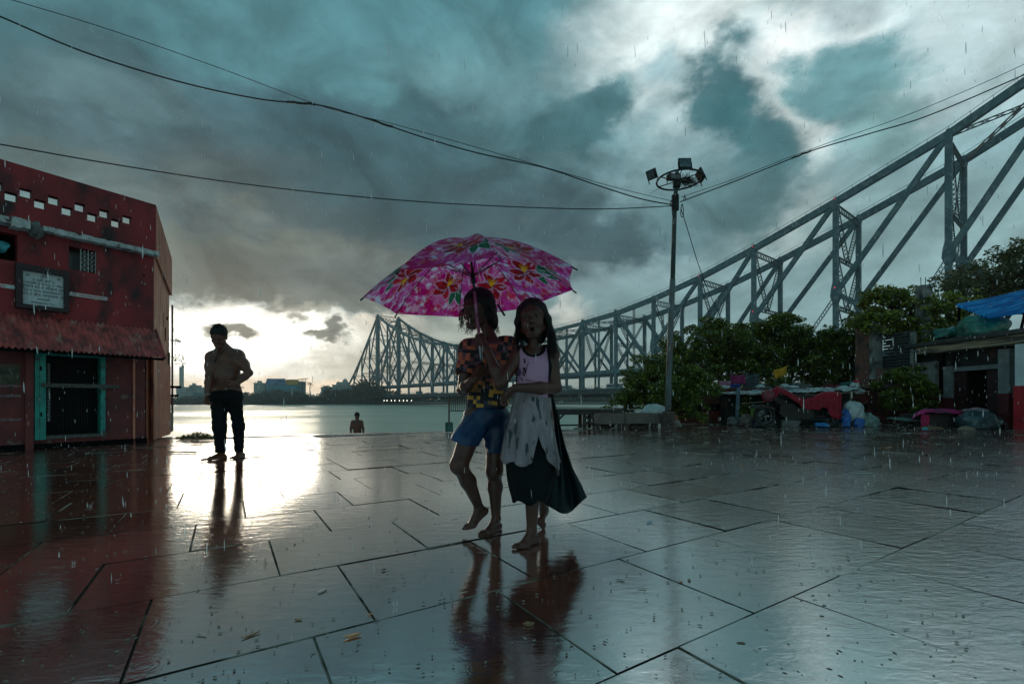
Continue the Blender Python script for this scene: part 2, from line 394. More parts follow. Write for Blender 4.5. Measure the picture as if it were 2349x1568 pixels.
# river
def water_mat():
    m = bpy.data.materials.new('river_water'); m.use_nodes = True; t = m.node_tree; n = t.nodes; l = t.links
    b = n['Principled BSDF']; b.inputs['Base Color'].default_value = (.48, .47, .38, 1); b.inputs['Roughness'].default_value = .22
    b.inputs['IOR'].default_value = 1.33
    co = n.new('ShaderNodeTexCoord'); mp = n.new('ShaderNodeMapping'); mp.inputs['Scale'].default_value = (.6, 1, 1); l.new(co.outputs['Object'], mp.inputs[0])
    no = n.new('ShaderNodeTexNoise'); no.inputs['Scale'].default_value = .5; no.inputs['Detail'].default_value = 8; no.inputs['Roughness'].default_value = .65
    l.new(mp.outputs[0], no.inputs['Vector'])
    n2 = n.new('ShaderNodeTexNoise'); n2.inputs['Scale'].default_value = .012; n2.inputs['Detail'].default_value = 4; l.new(mp.outputs[0], n2.inputs['Vector'])
    mr = n.new('ShaderNodeMapRange'); mr.inputs[1].default_value = .42; mr.inputs[2].default_value = .6; mr.inputs[3].default_value = .30; mr.inputs[4].default_value = .55
    l.new(n2.outputs['Fac'], mr.inputs[0]); l.new(mr.outputs[0], b.inputs['Roughness'])
    bp = n.new('ShaderNodeBump'); bp.inputs['Strength'].default_value = .5; bp.inputs['Distance'].default_value = .12
    l.new(no.outputs['Fac'], bp.inputs['Height']); l.new(bp.outputs[0], b.inputs['Normal'])
    return m
WZ = -3.0
mb = MB(); mb.quad((-1400, 4, WZ), (1400, 4, WZ), (1400, 560, WZ), (-1400, 560, WZ))
tag(mb.build('river', water_mat()), kind='structure')
# far bank terrain and the near bank to the right
M_bank = mat('bank_earth', (.05, .05, .035), .95, (.09, .08, .055), scale=.05, bump=.3, bscale=.3)
mb = MB(); prof = [(0, -3.6), (6, -2.6), (22, -1.2), (60, .3), (250, 2), (600, 3)]
def shore(x): return 492 + 6 * math.sin(x * .013) - max(0, (x + 120)) * .05
vs_ = [(x, shore(x) + dy + 2.5 * math.sin(x * .11 + dy), z) for dy, z in prof for x in np.linspace(-1400, 1400, 121)]
nx = 121; mb.add(vs_, [(j * nx + i, j * nx + i + 1, (j + 1) * nx + i + 1, (j + 1) * nx + i) for j in range(len(prof) - 1) for i in range(nx - 1)])
tag(mb.build('far_bank', M_bank), kind='structure')
mb = MB(); mb.prism([(3.6, 12.0, -.35), (3.6, 22, -1.0), (8, 60, -2.9), (30, 140, -3.4), (120, 260, -3.5), (600, 300, -3.5), (600, 4, -.35), (60, 4, -.35), (12.3, 14, -.35)], (0, 0, -2))
tag(mb.build('near_bank', M_bank), kind='structure')
# ------------------------------------------------------------------ cantilever bridge
M_steel = mat('bridge_steel', (.06, .135, .165), .5, (.035, .085, .11), scale=.15, detail=6, bump=.0, c3=(.12, .18, .20), scale3=.6)
M_steel_dark = mat('bridge_lattice_steel', (.06, .088, .10), .6, (.04, .06, .07), scale=.4)
M_deck = mat('bridge_deck_steel', (.05, .06, .065), .7, (.03, .035, .04), scale=.3)
BX, BY, BT = -147.93, 501.29, -.9157
bd = Vector((math.cos(BT), math.sin(BT), 0)); bq = Vector((-bd.y, bd.x, 0)); BW = 24.4
def B(s, H, q=0): return Vector((BX, BY, EYE)) + bd * s + bq * q + Vector((0, 0, H))
posts = [(0, 93.7), (27.3, 81.3), (54.5, 70.6), (79.7, 62.3), (104, 55.8), (129, 50.6), (154, 46.8), (179, 44.4), (205, 42.8), (231, 42.0),
         (257, 42.0), (283, 42.7), (308.5, 44.0), (332, 45.8), (355, 49.3), (379, 54.4), (402, 61.0), (430, 70.1), (459, 80.4), (487, 93.7)]
HB, HD = 15.6, 6.6                    # bottom chord and road above the eye
anchor = [(-25, 73), (-50, 53), (-78, 33), (-104, 17.5)]
anchor2 = [(512, 73), (537, 53), (565, 33), (590, 17.5)]
bridge = thing('cantilever_bridge', 'huge blue grey steel cantilever truss bridge spanning the river behind the trees', 'bridge', B(243, -4))
def part(name, mb, m=None, parent=None, **k): return mb.build(name, m or M_steel, parent or bridge, **k)
def lattice(mb, a, b, w, n=None, th=.28, up=(0, 0, 1)):
    a = Vector(a); b = Vector(b); d = (b - a).normalized(); ln = (b - a).length
    up = Vector(up)
    if abs(d.dot(up)) > .9: up = bq if abs(d.dot(bq)) < .9 else bd
    y = (up - d * up.dot(d)).normalized() * w / 2
    mb.beam(a + y, b + y, th, th); mb.beam(a - y, b - y, th, th)
    n = n or max(3, int(ln / (w * 1.1)))
    for i in range(n):
        p = a + (b - a) * i / n; q = a + (b - a) * (i + 1) / n; sg = 1 if i % 2 else -1
        mb.beam(p + y * sg, q - y * sg, th * .6, th * .6); mb.beam(p - y * sg, q + y * sg, th * .6, th * .6)
def xv(i): return i
allp = [(s, h) for s, h in reversed(anchor)] + posts + anchor2
for q in (0, BW):
    m = MB(); cw = 1.9
    for (s0, h0), (s1, h1) in zip(allp, allp[1:]):
        w_ = 2.3 if (s0 >= 300 or s0 < 60) else 1.7
        m.beam(B(s0, h0, q), B(s1, h1, q), 1.5, w_)
    # maintenance rail along the top chord
    for (s0, h0), (s1, h1) in zip(posts, posts[1:]):
        m.beam(B(s0, h0 + 2.5, q), B(s1, h1 + 2.5, q), .10, .10)
        for k in range(6):
            s_ = s0 + (s1 - s0) * k / 6; h_ = h0 + (h1 - h0) * k / 6
            m.beam(B(s_, h_ + 1, q), B(s_, h_ + 2.6, q), .10, .10, up=bd)
    part('top_chord', m)
    m = MB(); m.beam(B(-104, HB, q), B(590, HB, q), 1.4, 1.9); part('bottom_chord', m)
    for s, h in allp:
        tower = s in (0, 487)
        m = MB(); m.beam(B(s, HD - 2 if not tower else -4, q), B(s, h, q), 3.6 if tower else 1.3, 3.6 if tower else 1.6, up=bd)
        part('tower_leg' if tower else 'post', m)
    # suspended span: long diagonals with sub struts
    sus = [i for i, (s, h) in enumerate(posts) if 150 < s < 340]
    def diag(a, b, w=1.3): m = MB(); m.beam(a, b, 1.1, w); part('diagonal', m)
    def gusset(s, H, r=2.6):
        m = MB(); pts = []
        for x_, z_ in ((-.38, 1.25), (.38, 1.25), (.78, .45), (.86, -.35), (.40, -1.05), (-.40, -1.05), (-.78, -.35), (-.66, .4)):
            pts.append(B(s + r * .58 * x_, H + r * z_, q - .95))
        m.prism(pts, bq * 1.9); part('gusset_plate', m)
    gH = {355: None}
    for i in range(len(posts)):
        s, h = posts[i]
        if s <= 0 or s >= 487: continue
        if s < 140 or s > 345:                       # cantilever arm: K towards the tower
            j = i - 1 if s < 140 else i + 1
            s2, h2 = posts[j]; gh = HB + (h - HB) * .47
            if s > 345: gh = {355: 26.5, 379: 28.9, 402: 33.4, 430: 38, 459: 44.5}.get(int(s), gh)
            diag(B(s, gh, q), B(s2, h2, q), 1.6); diag(B(s, gh, q), B(s2, HB, q), 1.6)
            gusset(s, gh, 3.2 if s > 345 else 2.4); gusset(s, h - .8, 1.8)
            k_ = i + 1 if s < 140 else i - 1; s3, h3 = posts[k_]
            m = MB(); sm_ = (s + s3) / 2
            lattice(m, B(s, gh - 1, q), B(sm_ if s > 345 else sm_, HB, q), 1.1, th=.22, up=bd); part('substrut', m, M_steel_dark)
            if s in (402, 430):
                m = MB(); lattice(m, B(sm_, (gh + h) / 2.0, q), B(sm_, HB, q), .9, th=.2, up=bd)
        else:
            gusset(s, h - .8, 2.2)
    for s0, s1 in zip(posts[6:13], posts[7:14]):
        (a, ha), (b, hb) = s0, s1; even = posts.index(s0) % 2 == 0; mid = (a + b) / 2
        top, bot = ((a, ha), b) if even else ((b, hb), a)
        diag(B(top[0], top[1], q), B(bot, HB, q)); hm = (top[1] + HB) / 2
        m = MB(); m.beam(B(mid, hm, q), B(mid, (ha + hb) / 2, q), .7, .7, up=bd); m.beam(B(mid, hm, q), B(mid, HD - 1, q), .9, .9, up=bd); part('substrut', m)
        diag(B(mid, hm, q), B(top[0], HB, q), .9)
    for (a, ha), (b, hb) in ((posts[13], posts[14]), (posts[5], posts[6])):
        lo, hi = ((a, ha), b) if a > 243 else ((b, hb), a)
        diag(B(lo[0], lo[1], q), B(hi, HB, q), 1.7); mid = (a + b) / 2; hm = (lo[1] + HB) / 2
        m = MB(); lattice(m, B(mid, (ha + hb) / 2, q), B(mid, HB, q), 1.1, th=.25, up=bd); part('substrut', m, M_steel_dark)
        diag(B(mid, hm, q), B(lo[0], HB, q), .9)
    for arr, st in ((anchor, posts[0]), (anchor2, posts[-1])):
        prev = st
        for s, h in arr:
            gh = HB + (h - HB) * .5; diag(B(s, gh, q), B(prev[0], prev[1], q), 1.2); diag(B(s, gh, q), B(prev[0], HB, q), 1.2); prev = (s, h)
    gusset(0, 91.5, 3.4); gusset(487, 91.5, 3.4)
# frames between the two trusses
for s, h in allp:
    if h < 20: continue
    big = s > 300
    m = MB()
    if s in (0, 487):
        lattice(m, B(s, h - 2, 0), B(s, h - 2, BW), 5.5, n=6, th=.6)
    else: lattice(m, B(s, h - 1.6, 0), B(s, h - 1.6, BW), 2.2, th=.36, n=10)
    part('lateral_strut', m, M_steel_dark)
    nlev = max(1, round((h - HB) / 19)); lv = [HB + (h - 2 - HB) * k / nlev for k in range(nlev + 1)]
    for a, b in zip(lv, lv[1:]):
        m = MB()
        lattice(m, B(s, b, .6), B(s, a, BW / 2), 1.3, th=.28, up=bd); lattice(m, B(s, b, BW - .6), B(s, a, BW / 2), 1.3, th=.28, up=bd)
        lattice(m, B(s, a, 0), B(s, a, BW), 1.5, th=.3)
        part('sway_brace', m, M_steel_dark)
for i, ((s0, h0), (s1, h1)) in enumerate(zip(posts, posts[1:])):
    if i in (13, 14, 15, 16, 17): continue
    m = MB(); lattice(m, B(s0, h0 - .5, 0), B(s1, h1 - .5, BW), .9, th=.3, n=10); lattice(m, B(s0, h0 - .5, BW), B(s1, h1 - .5, 0), .9, th=.3, n=10)
    part('top_bracing', m, M_steel_dark)
# deck
m = MB()
m.beam(B(-400, HD - .9, BW / 2), B(640, HD - .9, BW / 2), BW + 10, 1.4)
for q in (-5, BW + 5): m.beam(B(-400, HD - 1.4, q), B(640, HD - 1.4, q), .5, 2.6)
part('deck', m, M_deck)
m = MB()
for q in (-5.1, BW + 5.1): m.beam(B(-400, HD + .05, q), B(640, HD + .05, q), .3, .5)
part('deck_fascia', m, M_steel)
m = MB()
for q in (-5.2, BW + 5.2):
    for z in (.7, 1.3): m.beam(B(-400, HD + z, q), B(640, HD + z, q), .1, .1)
    for k in range(0, 300): m.beam(B(-100 + k * 2.4, HD, q), B(-100 + k * 2.4, HD + 1.35, q), .12, .12, up=bd)
part('railing', m, M_steel)
m = MB()
for k in range(28): s_ = -104 + k * 26; m.beam(B(s_, HD - 3, -4), B(s_, HD - 3, BW + 4), 1.0, 2.4)
part('floor_beam', m, M_deck)
tower_m = mat('pier_masonry', (.22, .19, .16), .9, (.15, .13, .11), scale=.1)
for s in (0, 487):
    for q in (0, BW): m = MB(); m.box(B(s, -7, q), (9, 9, 12), BT); part('pier', m, tower_m)
# marker lamps
M_red = mat('red_beacon', (1, .05, .10), .4, emit=.8)
for s, h in ((379, 54.8), (430, 70.6), (402, 61.4), (430, 39.5), (402, 35.5)):
    m = MB(); m.blob(B(s, h + .4, -1.1), (.16, .16, .16), amp=0, n=10, m=6); part('beacon', m, M_red, smooth=True)
# vehicles and people crossing, each a thing on the deck
rb = random.Random(4)
vc = [(.55, .58, .6), (.12, .14, .16), (.5, .32, .06), (.25, .05, .04), (.1, .2, .3)]
vm = [mat('vehicle_paint', c, .4) for c in vc]; M_glass = mat('dark_glass', (.02, .025, .03), .1)
descr = ['pale grey', 'dark', 'yellow', 'red', 'blue']
spots = [(96, 3, 0), (114, 3, 2), (123, 6, 1), (140, 4, 4), (290, 4, 0), (297, 3, 1), (304, 6, 4), (318, 2, 3), (327, 5, 0), (340, 4, 2), (352, 3, 1), (60, 4, 0), (45, 3, 3)]
for i, (s, q, c) in enumerate(spots):
    bus = i % 4 == 0; l_, h_ = (10, 3.1) if bus else (4.4, 1.5); c0 = B(s, HD - .2, q)
    t = thing('bus' if bus else 'car', f'{descr[c]} {"bus" if bus else "car"} on the bridge deck ' + ('above the lamp lit landing stage' if s < 80 else 'left of the two children under the umbrella' if s < 200 else 'just right of the child in the grey dress' if s < 310 else 'behind the leafy bush left of the lamp post'),
              'bus' if bus else 'car', c0, 'traffic on the bridge')
    M_ = Matrix.Translation(c0) @ Matrix.Rotation(BT, 4, 'Z')
    b_ = MB()
    if bus: pr = [(-l_/2, .5), (l_/2, .5), (l_/2, h_ - .3), (l_/2 - .4, h_), (-l_/2 + .2, h_), (-l_/2, h_ - .3)]
    else: pr = [(-l_/2, .35), (l_/2, .35), (l_/2, .85), (l_/2 - 1.1, .95), (l_/2 - 1.8, h_), (-l_/2 + .9, h_), (-l_/2 + .1, .95), (-l_/2, .8)]
    b_.prism([M_ @ Vector((x, -.95, z)) for x, z in pr], M_.to_3x3() @ Vector((0, 1.9, 0))); b_.build('body', vm[c], t)
    g_ = MB(); zz = (1.5, 2.5) if bus else (.97, 1.38); xx = (-l_ / 2 + .5, l_ / 2 - .5) if bus else (-1.0, .6)
    g_.box(M_ @ Vector(((xx[0] + xx[1]) / 2, 0, (zz[0] + zz[1]) / 2)), (xx[1] - xx[0], 1.94, zz[1] - zz[0]), BT); g_.build('window', M_glass, t)
    for wx in (-l_ / 2 + .9, l_ / 2 - .9):
        w_ = MB(); w_.lathe(M_ @ Vector((wx, -1, .35)), [(.35, 0), (.35, 2.0)], 12, M_.to_3x3() @ Vector((0, 1, 0))); w_.build('wheel', M_glass, t)
# ------------------------------------------------------------------ red riverside building on the left
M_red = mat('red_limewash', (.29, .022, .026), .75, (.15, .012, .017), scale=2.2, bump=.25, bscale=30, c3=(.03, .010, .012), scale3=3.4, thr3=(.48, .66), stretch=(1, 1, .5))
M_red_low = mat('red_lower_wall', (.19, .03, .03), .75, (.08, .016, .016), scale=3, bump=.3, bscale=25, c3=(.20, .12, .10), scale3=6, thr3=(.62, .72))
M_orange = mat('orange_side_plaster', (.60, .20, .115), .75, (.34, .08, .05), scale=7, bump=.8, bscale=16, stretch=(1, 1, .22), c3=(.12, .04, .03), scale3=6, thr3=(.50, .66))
M_brickside = mat('side_brick_red', (.66, .22, .14), .8, (.48, .12, .08), scale=7, bump=.8, bscale=14, stretch=(1, 1, .5), c3=(.42, .30, .24), scale3=7, thr3=(.62, .70))
M_white = mat('peeling_white', (.52, .53, .53), .8, (.30, .30, .30), scale=14, c3=(.08, .04, .04), scale3=9, thr3=(.58, .66), bump=.4)
M_black = mat('dark_recess', (.003, .003, .004), .95, spec=.1)
M_teal = mat('teal_paint', (.014, .27, .22), .5, (.01, .15, .13), scale=6, bump=.2, c3=(.04, .05, .05), scale3=10, thr3=(.60, .68))
M_wood = mat('grey_old_wood', (.11, .10, .09), .8, (.05, .045, .04), scale=6, stretch=(1, 6, 6), bump=.4)
M_rust = mat('rusty_corrugated_iron', (.50, .075, .065), .5, (.12, .018, .018), scale=9, stretch=(1, 1, .4), c3=(.34, .16, .13), scale3=7, thr3=(.58, .68), bump=.15, spec=.6)
M_sign = mat('sign_marble', (.55, .58, .58), .45, (.42, .46, .48), scale=5)
M_ink = mat('sign_ink', (.012, .02, .035), .7)
M_inkred = mat('sign_red_ink', (.5, .02, .03), .7)
C0 = Vector(((345 - CX) / F * 7.6, 7.6, 0)); fe = Vector((.559, .829, 0)); fn = Vector((.829, -.559, 0))
sg = Vector((-.535, .845, 0)); sn = Vector((.845, .535, 0))
def plane_hit(u, v, p0, n):
    d = Vector(((u - CX) / F, 1, -(v - HZ) / F)); o = Vector((0, 0, EYE))
    return o + d * ((p0 - o).dot(n) / d.dot(n))
def fac(u, v, off=0.0): return plane_hit(u, v, C0 + fn * off, fn)
def fa(u, v, off=0.0):      # facade coordinates (a = metres left of the corner, z)
    p = fac(u, v, off); return (C0 - p).dot(fe), p.z
def FP(a, z, off=0.0): return Vector((C0.x, C0.y, 0)) - fe * a + fn * off + Vector((0, 0, z))
def fbox(mb, a0, a1, z0, z1, o0, o1):
    return mb.hexa([FP(a0, z0, o0), FP(a1, z0, o0), FP(a1, z0, o1), FP(a0, z0, o1)], [FP(a0, z1, o0), FP(a1, z1, o0), FP(a1, z1, o1), FP(a0, z1, o1)])
house = thing('riverside_building', 'two storey red painted building with corrugated awning beside the shirtless man', 'building', C0)
def hp(name, mb, m, **k): return mb.build(name, m, house, **k)
SL = 3.5; AW = 5.0
a_c = fa(353, 640)[0]               # upper corner
zl = 3.17; zt = fa(358, 470)[1]
a_t = fa(358, 470)[0]; a_b = fa(336, 1012)[0]
aw_z = fa(347, 752)[1]
# upper storey body: facade cut round the window, the left opening and the shop door below
def wall_with_holes(a0, a1, z0, z1, holes, th, m, name, parent=house):
    mb = MB(); xs = sorted({a0, a1} | {h[0] for h in holes} | {h[1] for h in holes}); zs = sorted({z0, z1} | {h[2] for h in holes} | {h[3] for h in holes})
    xs = [x for x in xs if a0 <= x <= a1]; zs = [z for z in zs if z0 <= z <= z1]
    inside = lambda x, z: any(h[0] < x < h[1] and h[2] < z < h[3] for h in holes)
    idx = {}
    def V(i, j, o):
        k = (i, j, o)
        if k not in idx: idx[k] = len(mb.v); mb.v.append(tuple(FP(xs[i], zs[j], -th if o else 0)))
        return idx[k]
    nx_, nz_ = len(xs) - 1, len(zs) - 1
    sol = lambda i, j: 0 <= i < nx_ and 0 <= j < nz_ and not inside((xs[i] + xs[i + 1]) / 2, (zs[j] + zs[j + 1]) / 2)
    for i in range(nx_):
        for j in range(nz_):
            if not sol(i, j): continue
            mb.f.append((V(i, j, 0), V(i + 1, j, 0), V(i + 1, j + 1, 0), V(i, j + 1, 0))[::-1])
            mb.f.append((V(i, j, 1), V(i + 1, j, 1), V(i + 1, j + 1, 1), V(i, j + 1, 1)))
            if not sol(i - 1, j): mb.f.append((V(i, j, 0), V(i, j + 1, 0), V(i, j + 1, 1), V(i, j, 1))[::-1])
            if not sol(i + 1, j): mb.f.append((V(i + 1, j, 0), V(i + 1, j + 1, 0), V(i + 1, j + 1, 1), V(i + 1, j, 1)))
            if not sol(i, j - 1): mb.f.append((V(i, j, 0), V(i + 1, j, 0), V(i + 1, j, 1), V(i, j, 1)))
            if not sol(i, j + 1): mb.f.append((V(i, j + 1, 0), V(i + 1, j + 1, 0), V(i + 1, j + 1, 1), V(i, j + 1, 1))[::-1])
    return mb.build(name, m, parent)
def rect(u0, v0, u1, v1):           # pixel rectangle on the facade plane -> a, z box
    um, vm_ = (u0 + u1) / 2, (v0 + v1) / 2
    return (fa(u1, vm_)[0], fa(u0, vm_)[0], fa(um, v1)[1], fa(um, v0)[1])
wh = rect(158, 570, 222, 622); lh = rect(-60, 528, 40, 592)
roofz = fa(352, 582)[1]
wall_with_holes(a_c, AW, aw_z - .35, roofz, [wh, lh], .22, M_red, 'upper_wall')
sh = rect(103, 815, 238, 997)
wall_with_holes(a_b + .02, AW, 0, aw_z - .353, [sh], .2, M_red_low, 'lower_wall')
# parapet with the two staggered rows of openings
hs = []
up_c = [(130, 213), (273, 250), (403, 283), (526, 310), (640, 335), (752, 360)]; lo_c = [(65, 235), (208, 270), (345, 300), (470, 330), (588, 355), (700, 378)]
A_ = [fa(x * .4564, 348.7 + y * .4564) for x, y in up_c]; Bc = [fa(x * .4564, 348.7 + y * .4564) for x, y in lo_c]
zu = sum(z for a, z in A_) / 6; zl_ = sum(z for a, z in Bc) / 6
stp = (A_[0][0] - A_[4][0]) / 4; hw = stp * .21; hh = .062
for k in range(5):
    a = A_[0][0] - stp * k; hs.append((a - hw, a + hw, zu - hh, zu + hh)); a2 = a + stp * .5; hs.append((a2 - hw, a2 + hw, zl_ - hh, zl_ + hh))
for k in range(1, 9):
    a = A_[0][0] + stp * k; hs.append((a - hw, a + hw, zu - hh, zu + hh)); a2 = a + stp * .5; hs.append((a2 - hw, a2 + hw, zl_ - hh, zl_ + hh))
wall_with_holes(a_t, AW, roofz + .002, zt, hs, .13, M_red, 'parapet')
mb = MB(); fbox(mb, a_t + stp * .35, a_t + stp * .75, zl_ - hh, zl_ + hh, -.12, -.02); hp('blocked_opening', mb, M_black)
# ledge below the parapet, broken on the left
mb = MB(); la = fa(95, 535)[0]; n_ = 26; rz = random.Random(3)
for k in range(n_):
    a0 = a_t + (la - a_t) * k / n_; a1 = a_t + (la - a_t) * (k + 1) / n_
    fbox(mb, a0, a1, roofz - .045 - rz.random() * .015, roofz + .012 + rz.random() * .01, -.05, .13 + rz.random() * .02)
hp('white_ledge', mb, M_white)
mb = MB()
for k in range(30):
    a0 = la + .14 + k * .09; fbox(mb, a0, a0 + .09, roofz - .05 - rz.random() * .05, roofz + .02 + rz.random() * .03, -.05, .14 + rz.random() * .06)
hp('broken_ledge', mb, M_white)
mb = MB(); mb.blob(FP(la + .07, roofz - .05, .05), (.09, .09, .10), seed=5, amp=.25); hp('concrete_lump', mb, mat('grey_concrete', (.2, .19, .18), .9, (.1, .09, .09)), smooth=True)
# solid core behind the front, side wall and roof
Bk = C0 + sg * SL
def SP(t, z, off=0.0): return C0 + sg * t + sn * off + Vector((0, 0, z))
mb = MB(); c_u = FP(a_c, 0); lean = .0
pl = [c_u + Vector((0, 0, aw_z - .34)), c_u - fn * .2 + Vector((0, 0, aw_z - .34))]
core = [FP(a_c + .01, 0, -.4), FP(AW, 0, -.4), FP(AW, 0, -4), Bk - fe * .4 - sn * 1.2, Bk - sn * .3 - sg * .2, SP(.5, 0, -.32)]
mb.prism([Vector((p.x, p.y, .02)) for p in core], (0, 0, roofz - .05)); hp('core', mb, M_black)
side_z0 = aw_z - .36
mb = MB()
def sbox(mb, t0, t1, z0, z1, o0, o1):
    return mb.hexa([SP(t0, z0, o0), SP(t1, z0, o0), SP(t1, z0, o1), SP(t0, z0, o1)], [SP(t0, z1, o0), SP(t1, z1, o0), SP(t1, z1, o1), SP(t0, z1, o1)])
su = -.02
cu = FP(a_t, 0); st0 = (cu - C0).dot(sg); so0 = (cu - C0).dot(sn)
q0 = [FP(a_t + .001, 0, 0), FP(a_t + .001, 0, -.2) , SP(SL, 0, -.22), SP(SL, 0, .02)]
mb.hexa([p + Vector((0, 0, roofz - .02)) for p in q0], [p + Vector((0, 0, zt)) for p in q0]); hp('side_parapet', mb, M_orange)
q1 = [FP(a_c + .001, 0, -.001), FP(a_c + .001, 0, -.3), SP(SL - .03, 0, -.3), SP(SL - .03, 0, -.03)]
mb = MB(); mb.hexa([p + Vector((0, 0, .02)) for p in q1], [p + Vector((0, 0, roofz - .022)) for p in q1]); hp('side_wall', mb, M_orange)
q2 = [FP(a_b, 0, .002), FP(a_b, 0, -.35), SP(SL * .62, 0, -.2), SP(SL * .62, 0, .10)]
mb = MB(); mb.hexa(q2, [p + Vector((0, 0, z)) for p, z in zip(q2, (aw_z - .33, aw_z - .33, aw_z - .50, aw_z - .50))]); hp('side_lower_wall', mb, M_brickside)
mb = MB(); q3 = [SP(SL * .62 + .02, 0, -.2), SP(SL - .04, 0, -.2), SP(SL - .04, 0, .05), SP(SL * .62 + .02, 0, .05)]
mb.hexa(q3, [p + Vector((0, 0, .42)) for p in q3]); hp('stone_plinth', mb, mat('mossy_stone', (.2, .18, .14), .9, (.10, .10, .07), bump=.6))
for t_, z_, l_ in ((SL * .62, .98, .28), (SL * .66, .80, .22)):
    mb = MB(); mb.beam(SP(t_, z_, -.02), SP(t_ + .02, z_, l_), .03, .05); hp('wall_bracket', mb, M_black)
mb = MB(); mb.tube([SP(SL * .8, .45, .02), SP(SL * .8, 1.75, .02)], .022); mb.tube([SP(SL * .98, .4, .03), SP(SL * .98, 2.9, .03)], .02); hp('drain_pipe', mb, mat('brown_pipe', (.15, .06, .05), .6))
for k in range(9):
    mb = MB(); t_ = .35 + k * .34; sbox(mb, t_, t_ + .09, zt - .34, zt - .24, .0, .0205); 
    hp('side_slot', mb, M_black)
for k, (t_, z_) in enumerate(((1.2, 2.55), (1.9, 2.2), (2.3, 1.95), (2.7, 2.45), (1.5, 1.8))):
    mb = MB(); sbox(mb, t_, t_ + .06, z_, z_ + (.28 if k in (1, 2) else .06), -.03, .006); hp('side_slot', mb, M_black)
# window grille
mb = MB(); a0, a1, z0, z1 = wh
fbox(mb, a0 - .0, a1, z0, z1, -.21, -.205); w_ = hp('window', mb, mat('window_dark', (.012, .015, .02), .3))
mb = MB()
for k in range(0, 3): a = a0 + (a1 - a0) * (.02 + .27 * k); fbox(mb, a - .006, a + .006, z0, z1, -.05, -.03)
for j in range(1, 5): z = z0 + (z1 - z0) * j / 5; fbox(mb, a0, a0 + (a1 - a0) * .56, z - .004, z + .004, -.048, -.032)
for i in range(2):
    for j in range(5):
        a = a0 + (a1 - a0) * (.15 + .27 * i); z = z0 + (z1 - z0) * (.1 + j * .2); s_ = .02
        mb.prism([FP(a - s_, z, -.046), FP(a, z - s_ * .5, -.046), FP(a + s_, z, -.046), FP(a, z + s_ * .9, -.046)], fn * .01)
mb.build('window_grille', mat('grille_white', (.32, .32, .30), .6), w_)
mb = MB(); a0, a1, z0, z1 = lh; fbox(mb, a0, a1, z0, z1, -.215, -.205); w_ = hp('window', mb, M_black)
mb = MB(); mb.blob(FP(a0 + .14, (z0 + z1) / 2, -.10), (.10, .04, .08), seed=2, amp=.15); mb.build('water_tank', mat('cyan_plastic', (.05, .32, .38), .35, (.02, .12, .15)), w_, smooth=True)
# corrugated awning
mb = MB(); nW = 210; aL = AW - .1; aR = fa(351, 752)[0] - .01; zt_a = fa(175, 736)[1]; off_b = .42
zb_a = fa(175, 806, off_b)[1]
vs_ = []
for i in range(nW * 4 + 1):
    a = aR + (aL - aR) * i / (nW * 4) ; c = .015 * math.sin(i / 4 * 2 * math.pi * .40)
    for (z, o) in ((zt_a, .02), (zb_a, off_b)):
        p = FP(a - (o * .04), z + c, o)
        vs_ += [p, p + Vector((0, 0, -.004))]
fs = []
for i in range(nW * 4):
    k = i * 4
    fs += [(k, k + 4, k + 6, k + 2)[::-1], (k + 1, k + 5, k + 7, k + 3), (k + 2, k + 6, k + 7, k + 3)]
mb.add(vs_, fs); hp('awning_sheet', mb, M_rust)
mb = MB(); mb.beam(FP(aR, zb_a - .03, off_b - .03), FP(aL, zb_a - .03, off_b - .03), .03, .04)
mb.beam(FP(aR + .01, zb_a - .04, off_b), FP(aR + .01, zt_a - .02, .01), .02, .03); hp('awning_batten', mb, M_black)
mb = MB(); mb.beam(FP(aR - .02, zb_a - .02, off_b - .0), FP(aR - .02, zt_a + .0, .02), .02, .05); hp('awning_edge', mb, M_rust)
# shop hatch
a0, a1, z0, z1 = sh
mb = MB(); fbox(mb, a0, a1, z0, z1, -.19, -.18); hatch = hp('shop_hatch', mb, M_black)
mb = MB()
for k in range(36): a = a0 + (a1 - a0) * (k + .5) / 36; fbox(mb, a - .0015, a + .0015, z0, z1, -.155, -.15)
for k in range(26): z = z0 + (z1 - z0) * (k + .5) / 26; fbox(mb, a0, a1, z - .001, z + .001, -.150, -.147)
mb.build('wire_mesh', mat('wire', (.012, .013, .015), .6), hatch)
pl_ = rect(78, 800, 103, 1008); pr_ = rect(229, 815, 240, 1000)
mb = MB(); fbox(mb, pl_[0], (pl_[0] * .45 + pl_[1] * .55), pl_[2], pl_[3], -.1, .06); fbox(mb, pl_[0] * .43 + pl_[1] * .57, pl_[1], pl_[2], pl_[3], -.1, .05); mb.build('door_frame', M_teal, hatch)
mb = MB(); fbox(mb, pr_[0], pr_[1], pr_[2], pr_[3], -.1, .04); mb.build('door_frame', M_teal, hatch)
tb = rect(103, 811, 229, 819); mb = MB(); fbox(mb, pr_[1], pl_[0], tb[2] + .01, tb[3] + .01, -.1, .03); mb.build('door_head', M_teal, hatch)
for uv in ((91, 845), (92, 950)):
    mb = MB(); a, z = fa(*uv); fbox(mb, a - .008, a + .008, z - .03, z + .03, .04, .068); mb.build('hinge', M_black, hatch)
cb = rect(92, 881, 270, 889); mb = MB(); fbox(mb, cb[0] + .12, cb[1], cb[2] - .0, cb[3] + .004, .065, .095); mb.build('crossbar', M_wood, hatch)
mb = MB(); fbox(mb, cb[0], cb[0] + .13, cb[2], cb[3], .03, .05); mb.build('crossbar', M_wood, hatch)
gr = rect(112, 830, 118, 965); mb = MB()
for k in range(26):
    z = gr[2] + (gr[3] - gr[2]) * k / 26; fbox(mb, gr[0], gr[1], z, z + .009, -.09, -.07)
mb.build('lattice_strip', M_sign, hatch)
